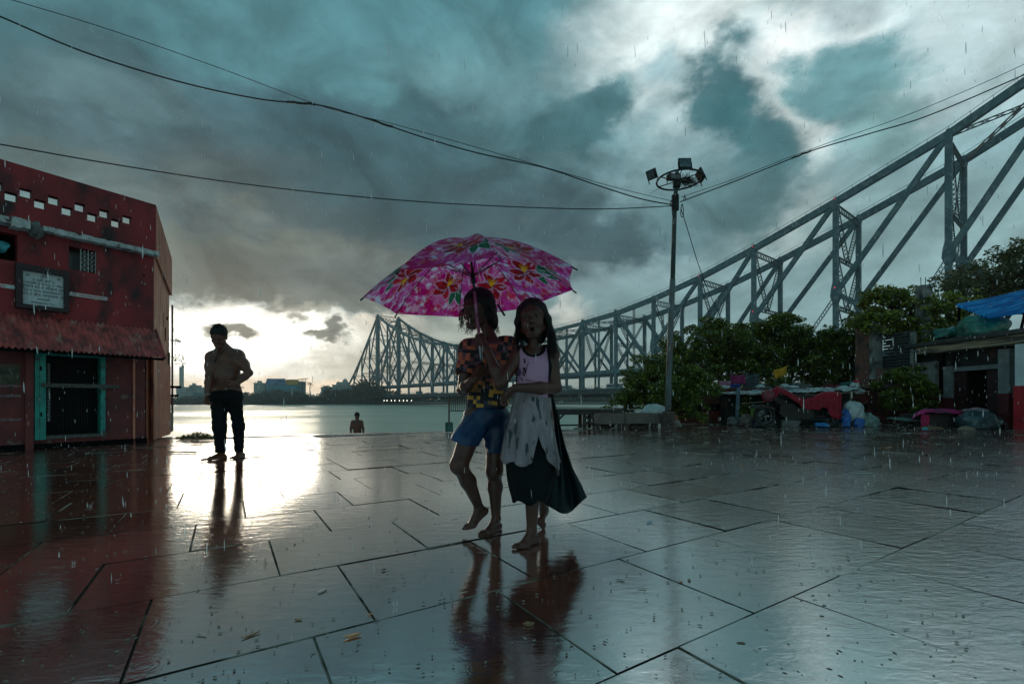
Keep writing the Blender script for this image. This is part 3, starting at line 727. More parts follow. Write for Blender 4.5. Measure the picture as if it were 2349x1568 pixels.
sl = rect(100, 996, 242, 1003); mb = MB(); fbox(mb, sl[0], sl[1], sl[2], sl[3], -.15, .05); mb.build('door_sill', M_wood, hatch)
pp = rect(303, 822, 310, 1014); mb = MB(); fbox(mb, pp[0] + .008, pp[1] - .008, 0.0, pp[3], .0, .03); hp('pilaster', mb, M_brickside)
pp = rect(56, 800, 70, 1014); mb = MB(); fbox(mb, pp[0] - .02, pp[1], 0, pp[3], .0, .06); hp('pilaster', mb, M_red_low)
for v_ in (882, 905, 960):
    mb = MB(); pq = rect(-40, v_, 48, v_ + 5); fbox(mb, pq[0], pq[1], pq[2], pq[3], 0, .004); hp('paint_band', mb, mat('faded_paint', (.25, .16, .17), .8, (.1, .05, .05), scale=20))
mb = MB(); pq = rect(-40, 835, 46, 880); fbox(mb, pq[0], pq[1], pq[2], pq[3], 0, .003); hp('notice_panel', mb, mat('old_notice', (.12, .11, .07), .8, (.05, .04, .03), scale=8))
mb = MB(); a, z = fa(330, 632); mb.lathe(FP(a, z, -.01), [(.004, .03), (.014, .02), (.014, 0)], 10, fn); hp('wall_hook', mb, M_black)
# fringe on the dirty base
mb = MB(); fbox(mb, a_b, AW, .0, .075, .0, .03); hp('skirting', mb, M_black)

def text_obj(name, s, size, a, z, off, m, parent, al='CENTER', flip=False, label=None):
    cu = bpy.data.curves.new(name, 'FONT'); cu.body = s; cu.size = size; cu.align_x = al; cu.align_y = 'CENTER'; cu.extrude = .0006
    ob = bpy.data.objects.new('tmp', cu); col.objects.link(ob); dg = bpy.context.evaluated_depsgraph_get()
    me = bpy.data.meshes.new_from_object(ob.evaluated_get(dg)); bpy.data.objects.remove(ob)
    X_ = fe.copy(); Z_ = Vector((0, 0, 1))
    if flip: X_, Z_ = -X_, -Z_
    M_ = Matrix((( X_.x, Z_.x, fn.x), (X_.y, Z_.y, fn.y), (X_.z, Z_.z, fn.z))).to_4x4(); M_.translation = FP(a, z, off)
    me.transform(M_); me.materials.clear(); me.materials.append(m); me.name = name
    o = bpy.data.objects.new(name, me); col.objects.link(o); o.parent = parent
    pl = parent.location if parent.parent is None else Vector(parent.parent.location) + Vector(parent.location)
    o.location = -Vector(pl)
    return o
# marble sign in a deep frame
fr = rect(33, 614, 155, 712); sr = rect(50, 628, 144, 703)
sign = thing('marble_sign', 'framed white marble sign with dark Devanagari lettering on the red wall', 'sign', FP((sr[0] + sr[1]) / 2, sr[2]))
mb = MB(); fbox(mb, sr[0], sr[1], sr[2], sr[3], .012, .03); mb.build('sign_panel', M_sign, sign)
mb = MB()
fbox(mb, fr[0], fr[1], fr[2], sr[2] - .002, .002, .09); fbox(mb, fr[0], fr[1], sr[3] + .002, fr[3], .002, .09)
fbox(mb, fr[0], sr[0] - .002, sr[2], sr[3], .002, .088); fbox(mb, sr[1] + .002, fr[1], sr[2], sr[3], .002, .088)
mb.build('sign_frame', mat('dark_red_frame', (.022, .006, .008), .6), sign)
W_ = sr[1] - sr[0]; H_ = sr[3] - sr[2]; ac = (sr[0] + sr[1]) / 2
rows = [(.90, .15, 'ॐ'), (.77, .085, '॥ श्री हरि ॥'), (.665, .06, 'इस धार्मिक सुन्दर घाट का निर्माण'), (.555, .105, 'हनुमान दास मोहन लाल'),
        (.44, .07, 'द्वारा अपने आत्मकल्याण'), (.325, .10, 'निर्माता सेठ नारायण मोहन'), (.2, .075, 'मारवाड़ी'), (.09, .055, 'कलकत्ता सन् १९५८')]
for fy, sz, s in rows: text_obj('lettering', s, sz * H_ * 1.25, ac, sr[2] + H_ * fy, .032, M_ink, sign)
for sx in (-.38, .38):
    mb = MB(); c_a = ac + sx * W_; c_z = sr[2] + H_ * .89; r_ = .013; w2 = .0022
    for (p, q) in (((-r_, 0), (r_, 0)), ((0, -r_), (0, r_)), ((-r_, 0), (-r_, -r_)), ((r_, 0), (r_, r_)), ((0, r_), (-r_, r_)), ((0, -r_), (r_, -r_))):
        x0, x1 = sorted((c_a + p[0], c_a + q[0])); z0_, z1_ = sorted((c_z + p[1], c_z + q[1]))
        fbox(mb, x0 - w2, x1 + w2, z0_ - w2, z1_ + w2, .0301, .0325)
    mb.build('religious_mark', M_ink, sign)
st = rect(158, 671, 246, 682)
pa, pb = fa(158, 674), fa(246, 685)
strip = thing('name_strip', 'narrow white strip with red lettering fixed to the right of the marble sign', 'sign', FP(pb[0], pb[1]))
mb = MB(); zc = (pa[1] + pb[1]) / 2; fbox(mb, pb[0], pa[0], zc - .028, zc + .026, .002, .016); mb.build('strip_panel', M_sign, strip)
text_obj('lettering', 'श्री रामकृष्णपरमहंस घाट रोड', .05, (pa[0] + pb[0]) / 2, zc + .002, .018, M_inkred, strip, flip=True)
p2 = fa(33, 659); strip2 = thing('name_strip', 'narrow white strip with red lettering cut off by the left edge of the photo', 'sign', FP(p2[0], p2[1]))
mb = MB(); fbox(mb, p2[0], p2[0] + .6, p2[1] - .028, p2[1] + .024, .002, .016); mb.build('strip_panel', M_sign, strip2)
text_obj('lettering', 'श्री घाट', .05, p2[0] + .16, p2[1], .018, M_inkred, strip2, flip=True)
a, z = fa(14, 855); text_obj('lettering', 'DAT', .11, a, z, .005, M_ink, house)
a, z = fa(24, 893); text_obj('lettering', 'T', .13, a, z, .006, M_ink, house)
# plants growing out of the side wall
M_leafd = mat('wall_weed_leaf', (.05, .075, .02), .6)
for (t_, z_, sd) in ((SL, 2.10, 1), (SL, 1.72, 2)):
    mb = MB(); r5 = random.Random(sd); c = SP(t_, z_, -.02)
    mb.tube([c, c + sn * .12 + Vector((0, 0, -.02)), c + sn * .2 + Vector((0, 0, -.05 * sd))], [.008, .006, .003])
    for k in range(26):
        p = c + sn * (.06 + r5.random() * .18) + Vector((r5.uniform(-.03, .03), r5.uniform(-.05, .05), r5.uniform(-.09, .05))); q = Vector((r5.uniform(-1, 1), r5.uniform(-1, 1), r5.uniform(-1, .6))).normalized() * .05; w3 = q.orthogonal().normalized() * .016
        mb.quad(p, p + q * .5 + w3, p + q, p + q * .5 - w3)
    tag(mb.build('wall_weed', M_leafd), ('upper' if sd == 1 else 'lower') + ' weed sprouting from the far corner of the orange side wall', 'plant', 'weeds on the red building')
# heap of wilted garlands and a small plant by the corner
mb = MB(); r5 = random.Random(9); hc = G(455, 1008); M_heap = mat('wilted_leaves', (.13, .13, .025), .6, (.22, .15, .03), scale=20, trans=.2)
for k in range(1500):
    rr_ = r5.random() ** .6; a = r5.uniform(0, 6.28); p = Vector((hc.x + math.cos(a) * rr_ * .42, hc.y + math.sin(a) * rr_ * .25, .015 + .13 * (1 - rr_) * r5.random() + .02 * r5.random()))
    q = Vector((r5.uniform(-1, 1), r5.uniform(-1, 1), r5.uniform(-.35, .35))).normalized() * r5.uniform(.05, .1); w3 = q.cross(Vector((0, 0, 1))).normalized() * .011
    mb.quad(p - q * .5, p + w3, p + q * .5, p - w3)
tag(mb.build('leaf_heap', M_heap), 'low heap of wilted green and yellow leaves by the corner of the red building', 'leaf heap')
pt = thing('potted_sprout', 'small sprout with arching thin leaves beside the leaf heap', 'plant', G(510, 1004))
mb = MB()
for k in range(14):
    a = r5.uniform(0, 6.28); l_ = r5.uniform(.07, .15); h_ = r5.uniform(.06, .12); b0 = G(510, 1004)
    mb.tube([b0 + Vector((math.cos(a) * l_ * t_, math.sin(a) * l_ * t_, math.sin(t_ * 2.4) * h_)) for t_ in (0, .25, .5, .75, 1)], [.003, .004, .004, .003, .001], 5)
mb.build('leaves', M_leafd, pt)
# ------------------------------------------------------------------ foliage
def leaf_mat(name, c, c2, c3):
    m = bpy.data.materials.new(name); m.use_nodes = True; t = m.node_tree; n = t.nodes; l = t.links; b = n['Principled BSDF']
    g = n.new('ShaderNodeNewGeometry'); r = n.new('ShaderNodeValToRGB'); cr = r.color_ramp
    cr.elements[0].color = (*c, 1); cr.elements[1].color = (*c3, 1); e = cr.elements.new(.6); e.color = (*c2, 1)
    l.new(g.outputs['Random Per Island'], r.inputs[0]); l.new(r.outputs[0], b.inputs['Base Color']); b.inputs['Roughness'].default_value = .45
    tr = n.new('ShaderNodeBsdfTranslucent'); l.new(r.outputs[0], tr.inputs[0]); ms = n.new('ShaderNodeMixShader'); ms.inputs[0].default_value = .3
    l.new(b.outputs[0], ms.inputs[1]); l.new(tr.outputs[0], ms.inputs[2]); l.new(ms.outputs[0], n['Material Output'].inputs[0]); return m
M_leaf = leaf_mat('leaf_green', (.035, .06, .012), (.095, .13, .018), (.28, .30, .038))
M_leaf_y = leaf_mat('leaf_yellow_green', (.045, .07, .012), (.16, .19, .02), (.40, .40, .045))
M_leaf_d = leaf_mat('leaf_dull', (.045, .055, .024), (.10, .11, .038), (.20, .17, .06))
M_leaf_far = leaf_mat('leaf_far', (.028, .036, .018), (.045, .052, .024), (.07, .075, .032))
M_bark = mat('bark', (.06, .045, .035), .9, (.03, .022, .018), scale=8, bump=.6)
def leaf_np(rng, c, size, flat=.5):
    """c: (n,3) centres -> diamond leaf quads"""
    n = len(c); d = rng.normal(size=(n, 3)); d[:, 2] *= flat; d /= np.linalg.norm(d, axis=1)[:, None]
    up = rng.normal(size=(n, 3)); up[:, 2] += 1.2; w = np.cross(d, up); w /= np.linalg.norm(w, axis=1)[:, None] + 1e-9
    s = size * rng.uniform(.6, 1.35, (n, 1)); d = d * s * .5; w = w * s * .26
    v = np.stack([c - d, c + w - d * .1, c + d, c - w - d * .1], 1).reshape(-1, 3)
    return v
def mesh_quads(name, v, m, parent=None):
    me = bpy.data.meshes.new(name); n = len(v) // 4
    me.vertices.add(n * 4); me.vertices.foreach_set('co', v.astype(np.float32).ravel())
    me.loops.add(n * 4); me.loops.foreach_set('vertex_index', np.arange(n * 4, dtype=np.int32))
    me.polygons.add(n); me.polygons.foreach_set('loop_start', np.arange(n, dtype=np.int32) * 4); me.polygons.foreach_set('loop_total', np.full(n, 4, np.int32))
    me.update(calc_edges=True); me.materials.append(m)
    o = bpy.data.objects.new(name, me); col.objects.link(o)
    if parent: o.parent = parent; o.location = -Vector(parent.location)
    return o
def make_tree(base, clumps, n, leaf, m, label, cat='tree', group=None, seed=0, trunk=.12, name='leafy_tree', limbs=True, droop=0):
    """clumps: list of (centre, (rx,ry,rz), weight)"""
    rng = np.random.default_rng(seed); base = Vector(base); t = thing(name, label, cat, base, group)
    tot = sum(c[2] for c in clumps); allv = []; subs = []
    for c, r, w in clumps:
        k = max(4, int(10 * w / tot * len(clumps)))
        for j in range(k * 3):                                   # twig clusters on the shell of each clump
            d = rng.normal(size=3); d /= np.linalg.norm(d); rad = rng.uniform(.45, 1.08)
            p = np.array(c) + d * np.array(r) * rad; subs.append((p, np.array(r) * rng.uniform(.16, .38), w))
    W = np.array([s[2] * np.prod(s[1]) ** (2 / 3) for s in subs]); W /= W.sum()
    for (p, r, w), ww in zip(subs, W):
        q = int(n * ww) + 1; d = rng.normal(size=(q, 3)); d /= np.linalg.norm(d, axis=1)[:, None]; d *= rng.uniform(.2, 1, (q, 1)) ** .5
        allv.append(p + d * r)
    c = np.concatenate(allv); mesh_quads('crown', leaf_np(rng, c, leaf), m, t)
    if limbs:
        mb = MB(); rr = random.Random(seed); cc = clumps[0][0]; top = Vector((sum(c[0][0] for c in clumps) / len(clumps), sum(c[0][1] for c in clumps) / len(clumps), sum(c[0][2] for c in clumps) / len(clumps)))
        fork = base.lerp(top, .45); mb.tube([base, base.lerp(fork, .5) + Vector((rr.uniform(-.1, .1), 0, 0)), fork], [trunk, trunk * .8, trunk * .7], 8)
        for c_, r_, w_ in clumps:
            e = Vector(c_); mb.tube([fork, fork.lerp(e, .5) + Vector((rr.uniform(-.2, .2), 0, rr.uniform(-.1, .2))), e], [trunk * .5, trunk * .35, trunk * .12], 6)
            for q in range(4):
                e2 = e + Vector((rr.uniform(-1, 1) * r_[0], rr.uniform(-1, 1) * r_[1], rr.uniform(-.5, 1) * r_[2])) * .8
                mb.tube([fork.lerp(e, .6), e2], [trunk * .2, trunk * .05], 5)
        mb.build('trunk', M_bark, t)
    return t
def cl(u, v, Y, ru, rv, w=1.0, ry=None):                        # clump from its outline in the picture plane at depth Y
    s = Y / F; return (tuple(P(u, v, Y)), (ru * s, ry or ru * s * .9, rv * s), w)

make_tree((5.0, 13.2, -.3), [cl(1500, 900, 13, 75, 45), cl(1440, 905, 13, 42, 38, .8), cl(1560, 880, 13.2, 70, 50), cl(1490, 850, 13.3, 55, 32, .9), cl(1400, 940, 12.9, 22, 14, .3), cl(1580, 940, 13, 42, 26, .8), cl(1540, 830, 13.4, 35, 18, .5)],
          30000, .085, M_leaf, 'low spreading leafy bush right behind the lamp post', 'bush', seed=1, name='leafy_bush', trunk=.09)
make_tree((9.0, 18.6, -.9), [cl(1625, 790, 18, 75, 50), cl(1570, 800, 18, 50, 40), cl(1680, 800, 18.4, 60, 48), cl(1640, 755, 18.4, 50, 24), cl(1610, 850, 18, 80, 40), cl(1700, 850, 18, 50, 40, .8), cl(1560, 850, 17.8, 50, 40, .7), cl(1530, 830, 18, 34, 30, .6)],
          33000, .115, M_leaf, 'round leafy tree rising behind the lamp post and bush', seed=2, group='trees behind the brick wall')
make_tree((11.5, 18.6, -.9), [cl(1780, 770, 18.4, 75, 42), cl(1740, 820, 18.2, 70, 50), cl(1820, 815, 18.5, 55, 45), cl(1790, 738, 18.6, 45, 20), cl(1770, 870, 18.5, 80, 25, .6), cl(1850, 800, 18.4, 40, 44, .8), cl(1700, 790, 18.5, 36, 36, .6)],
          32000, .115, M_leaf, 'leafy tree above the yellow cloth on the washing line', seed=3, group='trees behind the brick wall')
make_tree((13.6, 18.0, -.8), [cl(1920, 800, 17.6, 55, 38), cl(1900, 850, 17.6, 58, 40, .9), cl(1960, 790, 17.2, 50, 45), cl(1890, 765, 17.6, 30, 22, .5), cl(1950, 870, 17.4, 40, 30, .6), cl(1985, 745, 16.8, 36, 36, .7), cl(1870, 830, 17.6, 40, 50, .7)],
          28000, .115, M_leaf, 'leafy tree touching the left edge of the ruined brick house', seed=4, group='trees behind the brick wall')
make_tree((13.8, 15.6, 0), [cl(2050, 740, 15.2, 85, 42), cl(2120, 760, 15, 70, 45), cl(2020, 690, 15.4, 45, 30), cl(2090, 690, 15.3, 50, 30, .9), cl(2180, 720, 15, 55, 40, .9), cl(2170, 780, 14.8, 40, 30, .6), cl(2030, 665, 15.5, 22, 18, .4), cl(2210, 690, 15.3, 50, 22, .6), cl(2140, 700, 14.2, 34, 26, .6), cl(2105, 800, 14.6, 50, 30, .7)],
          22000, .115, M_leaf_y, 'yellow green tree growing over the ruined brick house', seed=5, trunk=.14)
make_tree((24, 24, 0), [cl(2270, 640, 24, 80, 45), cl(2330, 600, 24, 60, 45), cl(2200, 650, 24, 50, 28), cl(2310, 660, 24, 70, 40), cl(2380, 640, 24, 70, 60), cl(2300, 690, 24, 70, 30)],
          14000, .17, M_leaf_d, 'tall dull green tree above the blue corrugated roof', seed=6, trunk=.3)
make_tree((11.4, 13.0, 0), [cl(2075, 885, 13.0, 52, 36), cl(2050, 920, 12.9, 34, 26, .7), cl(2110, 905, 12.9, 34, 32, .8), cl(2085, 855, 13.1, 32, 18, .6), cl(2100, 940, 12.9, 30, 16, .5)],
          11000, .10, M_leaf, 'small round bush in front of the ruined brick house', 'bush', seed=7, name='leafy_bush', trunk=.05)
make_tree((10.0, 13.6, 0), [cl(1705, 940, 12.9, 12, 14), cl(1712, 915, 13, 10, 10)], 350, .07, M_leaf_y, 'thin weed beside the shelter pole', 'plant', seed=8, name='weed', trunk=.015)
make_tree((11.4, 13.6, 0), [cl(1958, 955, 12.9, 14, 16)], 350, .08, M_leaf_y, 'thin weed beside the white sacks', 'plant', seed=18, name='weed', trunk=.015)

# ------------------------------------------------------------------ brick wall behind the square
M_brick = bpy.data.materials.new('brick'); M_brick.use_nodes = True
_n = M_brick.node_tree.nodes; _l = M_brick.node_tree.links
_b = _n['Principled BSDF']; _br = _n.new('ShaderNodeTexBrick'); _co = _n.new('ShaderNodeTexCoord'); _mp = _n.new('ShaderNodeMapping')
_sx = _n.new('ShaderNodeSeparateXYZ'); _cx = _n.new('ShaderNodeCombineXYZ'); _ad = _n.new('ShaderNodeMath')
_l.new(_co.outputs['Object'], _sx.inputs[0]); _l.new(_sx.outputs[0], _ad.inputs[0]); _l.new(_sx.outputs[1], _ad.inputs[1]); _l.new(_ad.outputs[0], _cx.inputs[0]); _l.new(_sx.outputs[2], _cx.inputs[1])
_l.new(_cx.outputs[0], _br.inputs['Vector']); _br.inputs['Scale'].default_value = 4.5
_br.inputs['Color1'].default_value = (.20, .055, .035, 1); _br.inputs['Color2'].default_value = (.11, .035, .025, 1); _br.inputs['Mortar'].default_value = (.22, .18, .15, 1)
_br.inputs['Mortar Size'].default_value = .018
_no = _n.new('ShaderNodeTexNoise'); _no.inputs['Scale'].default_value = 2.2; _no.inputs['Detail'].default_value = 8; _l.new(_co.outputs['Object'], _no.inputs['Vector'])
_mr = _n.new('ShaderNodeMapRange'); _mr.inputs[1].default_value = .5; _mr.inputs[2].default_value = .62; _l.new(_no.outputs['Fac'], _mr.inputs[0])
_mx = _n.new('ShaderNodeMix'); _mx.data_type = 'RGBA'; _l.new(_mr.outputs[0], _mx.inputs[0]); _l.new(_br.outputs['Color'], _mx.inputs[6]); _mx.inputs[7].default_value = (.05, .035, .03, 1)
_l.new(_mx.outputs[2], _b.inputs['Base Color']); _b.inputs['Roughness'].default_value = .85
M_redbrick = mat('brick_red_wash', (.17, .028, .02), .85, (.06, .02, .016), scale=3, bump=.5, bscale=20)
wl = thing('brick_wall', 'low red washed brick wall behind the covered motorbike', 'wall', (4.8, 14.1, 0))
mb = MB()
for k in range(40):
    x0 = 5.1 + k * .18; h_ = EYE + .37 + random.uniform(-.03, .03); mb.hexa([Vector((x0, 14.0, 0)), Vector((x0 + .18, 14.0, 0)), Vector((x0 + .18, 14.3, 0)), Vector((x0, 14.3, 0))], [Vector((x0, 14.0, h_)), Vector((x0 + .18, 14.0, h_)), Vector((x0 + .18, 14.3, h_)), Vector((x0, 14.3, h_))])
mb.build('masonry', M_redbrick, wl)
mb = MB(); mb.box((8.7, 14.12, EYE + .40), (7.2, .42, .05)); mb.build('coping', mat('coping_dark', (.10, .06, .05), .9, (.05, .035, .03)), wl)
mb = MB(); mb.box((8.2, 13.985, .50), (5.4, .05, .18)); mb.build('dark_band', M_black, wl)

# ------------------------------------------------------------------ ruined brick house and the white and red house
PX = 12.25
def W(u, v, off=0.0):                                           # point on the facade plane facing the square
    X = PX - off; Y = X * F / (u - CX); return Vector((X, Y, EYE - (v - HZ) / F * Y))
def wbox(mb, u0, u1, v0, v1, o0=0, o1=.1, dep=None):
    um = (u0 + u1) / 2; y0, y1 = W(u0, HZ).y, W(u1, HZ).y; zb, zt_ = W(um, v1).z, W(um, v0).z
    return mb.box((PX - (o0 + o1) / 2, (y0 + y1) / 2, (zb + zt_) / 2), (o1 - o0, abs(y0 - y1), zt_ - zb))
M_plaster = mat('stained_plaster', (.25, .25, .24), .85, (.12, .12, .11), scale=2, bump=.4, c3=(.04, .04, .035), scale3=3, thr3=(.5, .65))
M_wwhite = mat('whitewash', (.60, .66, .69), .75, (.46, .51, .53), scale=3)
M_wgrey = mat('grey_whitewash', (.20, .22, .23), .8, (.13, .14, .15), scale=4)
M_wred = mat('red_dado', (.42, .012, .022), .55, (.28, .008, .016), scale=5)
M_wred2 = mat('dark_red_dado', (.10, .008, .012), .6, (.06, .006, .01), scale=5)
M_beam = mat('weathered_beam', (.38, .30, .20), .85, (.20, .15, .10), scale=3, stretch=(1, .3, 4), bump=.5, c3=(.07, .06, .05), scale3=3)
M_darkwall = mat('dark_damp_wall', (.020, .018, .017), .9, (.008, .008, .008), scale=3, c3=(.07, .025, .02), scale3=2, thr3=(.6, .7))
ruin = thing('ruined_house', 'ruined brick house with peeling walls overgrown by the yellow green tree', 'building', (PX, 15, 0))
def rp(name, mb, m): return mb.build(name, m, ruin)
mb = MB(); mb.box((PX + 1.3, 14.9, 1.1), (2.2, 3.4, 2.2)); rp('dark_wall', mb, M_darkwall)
mb = MB(); yb = W(2010, HZ).y; zt0 = W(1990, 735).z
wbox(mb, 1985, 2018, 738, 892, 0, .35); rp('brick_pier', mb, M_brick)
mb = MB(); wbox(mb, 2018, 2062, 845, 892, 0, .30); rp('brick_pier', mb, M_brick)
mb = MB(); wbox(mb, 2019, 2032, 738, 870, .1, .37); rp('plaster_edge', mb, M_plaster)
mb = MB(); wbox(mb, 1985, 2070, 893, 899, 0, .45); wbox(mb, 2000, 2038, 900, 914, 0, .3); rp('stone_course', mb, M_plaster)
mb = MB()
for k in range(14): wbox(mb, 2034, 2105, 762 + k * 7, 767 + k * 7, .05, .11)
rp('wooden_louvre', mb, mat('black_louvre', (.03, .032, .035), .7))
mb = MB(); wbox(mb, 2034, 2106, 850, 857, 0, .2); wbox(mb, 2098, 2106, 762, 850, .05, .14); rp('louvre_frame', mb, M_plaster)
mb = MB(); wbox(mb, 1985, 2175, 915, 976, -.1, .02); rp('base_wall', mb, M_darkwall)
mb = MB(); wbox(mb, 1993, 2030, 900, 972, 0, .25); rp('base_pier', mb, M_redbrick)
mb = MB(); wbox(mb, 2102, 2150, 830, 976, -.05, .05); rp('plaster_wall', mb, M_plaster)
post_ = thing('concrete_post', 'dark mossy concrete post standing above the ruined house', 'post', W(2115, 800))
mb = MB(); p0 = W(2118, 780, -.8); mb.box((p0.x, p0.y, (P(0, 655, p0.y).z + p0.z) / 2), (.28, .26, P(0, 655, p0.y).z - p0.z)); mb.build('shaft', M_plaster, post_)
mb = MB()
for dx in (-.07, .06): mb.tube([(p0.x + dx, p0.y, P(0, 656, p0.y).z), (p0.x + dx * 1.2, p0.y, P(0, 636, p0.y).z)], .01, 5)
mb.build('rebar', M_black, post_)

shop = thing('whitewashed_house', 'white and red house with a dark doorway and a beam at the right edge', 'building', (PX, 12, 0))
def sp_(name, mb, m): return mb.build(name, m, shop)
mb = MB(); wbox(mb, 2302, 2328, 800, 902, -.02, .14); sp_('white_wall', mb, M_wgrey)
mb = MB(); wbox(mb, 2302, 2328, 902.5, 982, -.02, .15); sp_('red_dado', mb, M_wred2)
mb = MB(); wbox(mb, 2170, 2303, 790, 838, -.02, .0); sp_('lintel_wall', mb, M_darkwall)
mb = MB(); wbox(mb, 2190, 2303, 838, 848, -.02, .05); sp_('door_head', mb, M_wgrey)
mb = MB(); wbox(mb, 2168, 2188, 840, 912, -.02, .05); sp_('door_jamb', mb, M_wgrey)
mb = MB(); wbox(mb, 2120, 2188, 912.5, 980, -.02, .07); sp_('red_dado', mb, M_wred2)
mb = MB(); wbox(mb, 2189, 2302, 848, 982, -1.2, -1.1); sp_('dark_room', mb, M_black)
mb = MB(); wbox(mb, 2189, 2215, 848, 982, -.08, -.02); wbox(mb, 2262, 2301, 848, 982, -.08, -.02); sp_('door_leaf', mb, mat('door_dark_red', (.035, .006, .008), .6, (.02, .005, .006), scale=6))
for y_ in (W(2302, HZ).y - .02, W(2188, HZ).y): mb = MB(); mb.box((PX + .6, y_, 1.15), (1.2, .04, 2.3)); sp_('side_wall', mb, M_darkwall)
# near pillar, white above a red dado, slightly forward
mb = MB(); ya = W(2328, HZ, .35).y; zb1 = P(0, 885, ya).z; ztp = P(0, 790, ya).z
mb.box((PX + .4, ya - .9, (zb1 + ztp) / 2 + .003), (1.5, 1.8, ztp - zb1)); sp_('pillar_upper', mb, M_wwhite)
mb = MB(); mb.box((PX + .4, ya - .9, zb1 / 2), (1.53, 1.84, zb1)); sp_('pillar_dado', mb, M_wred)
# roof beam and slab along the front
z_b0, z_b1 = W(2250, 799).z, W(2250, 781).z
mb = MB(); n2 = 16; ys = [W(2128, HZ).y + (8.5 - W(2128, HZ).y) * k / n2 for k in range(n2 + 1)]
for y0, y1 in zip(ys, ys[1:]): mb.box((PX - .10, (y0 + y1) / 2, (z_b0 + z_b1) / 2 + random.uniform(-.006, .006)), (.50 + random.uniform(-.02, .02), abs(y1 - y0), (z_b1 - z_b0) * random.uniform(.85, 1.05)))
sp_('roof_beam', mb, M_beam)
mb = MB(); mb.box((PX + 1.7, (ys[0] + ys[-1]) / 2, z_b1 + .06), (4.3, abs(ys[0] - ys[-1]) + .5, .10)); mb.box((PX - .1, (ys[0] + ys[-1]) / 2, z_b1 + .005), (.6, abs(ys[0] - ys[-1]) + .3, .04)); sp_('roof_slab', mb, mat('black_slab', (.02, .02, .02), .6, (.05, .05, .05)))
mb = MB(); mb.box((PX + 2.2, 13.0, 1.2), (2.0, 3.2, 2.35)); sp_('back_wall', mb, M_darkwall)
# blue corrugated roof sheet
M_blue = mat('blue_corrugated', (.03, .46, .98), .3, (.015, .22, .65), scale=2.2, thr=(.45, .55), trans=.55, stretch=(.3, 3, 1))
roof = thing('blue_roof', 'bright blue corrugated roof sheet raised above the white and red house', 'roof sheet', (14.5, 13, 3.4))
c1, c2, c3_, c4 = P(2192, 700, 13.2), P(2268, 727, 11.7), P(2560, 655, 11.0), P(2500, 615, 12.6)
mb = MB(); nn = 96; vs_ = []
for i in range(nn + 1):
    t_ = i / nn; a = c1.lerp(c2, t_); b = c4.lerp(c3_, t_); dz = .05 * math.sin(t_ * 9 * 2 * math.pi)
    for k in range(5): p = a.lerp(b, k / 4) + Vector((0, 0, dz - .12 * math.sin(k / 4 * math.pi))); vs_.append(p)
fs = [(i * 5 + k, i * 5 + k + 1, (i + 1) * 5 + k + 1, (i + 1) * 5 + k) for i in range(nn) for k in range(4)]
mb.add(vs_, fs); mb.build('sheet', M_blue, roof)
mb = MB()
for t_ in (.3, .62): mb.beam(c1.lerp(c4, t_) + Vector((0, 0, -.16)), c2.lerp(c3_, t_) + Vector((0, 0, -.16)), .05, .05)
mb.tube([c2.lerp(c3_, .3) + Vector((0, 0, -.1)), c2.lerp(c3_, .3) + Vector((0, .2, -1.0))], .03)
mb.tube([c1 + Vector((.1, 0, 0)), c1 + Vector((.2, .1, -1.3))], .03); mb.build('support', M_black, roof)
M_tarpg = mat('green_tarpaulin', (.015, .16, .12), .35, (.01, .07, .06), scale=4, bump=.8, bscale=6, stretch=(1, 1, 3), c3=(.16, .26, .25), scale3=8, thr3=(.6, .68))
mb = MB(); mb.blob(P(2245, 755, 12.2) + Vector((.1, 0, -.05)), (.55, .45, .42), seed=3, amp=.12, n=40, m=20, flat=.45)
tag(mb.build('green_tarpaulin', M_tarpg, smooth=True), 'crumpled green tarpaulin heap on the roof under the blue sheet', 'tarpaulin')
mb = MB(); mb.blob(P(2175, 765, 12.9) + Vector((.1, 0, -.05)), (.42, .3, .22), seed=8, amp=.2, n=40, m=20, flat=.4)
tag(mb.build('green_tarpaulin', M_tarpg, smooth=True), 'smaller torn green tarpaulin at the roof corner beside the tree', 'tarpaulin')
# ------------------------------------------------------------------ lamp mast
M_mast = mat('mast_galvanised', (.15, .17, .18), .5, (.085, .085, .085), scale=5, c3=(.10, .05, .03), scale3=9, thr3=(.56, .66), stretch=(1, 1, .3), metal=.2)
M_dark = mat('dark_iron', (.008, .010, .011), .5, (.016, .014, .012), scale=9, spec=.3)
M_rustb = mat('rusty_brown_base', (.075, .04, .03), .8, (.03, .02, .018), scale=8, bump=.3, c3=(.14, .08, .06), scale3=12, thr3=(.6, .7))
mast = thing('lamp_mast', 'tall grey lamp mast with a ring of floodlights and many cables', 'lamp post', G(1532, 986))
b0 = G(1532, 986); YM = b0.y
def PM(u, v): return P(u, v, YM)
mb = MB(); mb.tube([Vector((b0.x, YM, .4)), PM(1538, 760), PM(1543, 640)], [.072, .069, .064], 16); mb.build('pole', M_mast, mast, smooth=True)
mb = MB(); mb.tube([PM(1543, 642), PM(1548, 470), PM(1553, 395)], [.054, .050, .046], 16); mb.build('upper_pole', mat('mast_dark', (.045, .06, .065), .5, (.03, .035, .035), scale=6), mast, smooth=True)
mb = MB(); mb.tube([b0 - Vector((0, 0, .01)), Vector((b0.x, YM, .40)), Vector((b0.x, YM, .44))], [.165, .155, .12], 16); mb.build('base', M_rustb, mast)
rc = PM(1558, 413); RR = .51
mb = MB(); mb.tube([rc + Vector((RR * math.cos(a), RR * math.sin(a), 0)) for a in [k * math.pi / 24 for k in range(48)]], .022, 8, closed=True); mb.build('ring', M_dark, mast, smooth=True)
mb = MB()
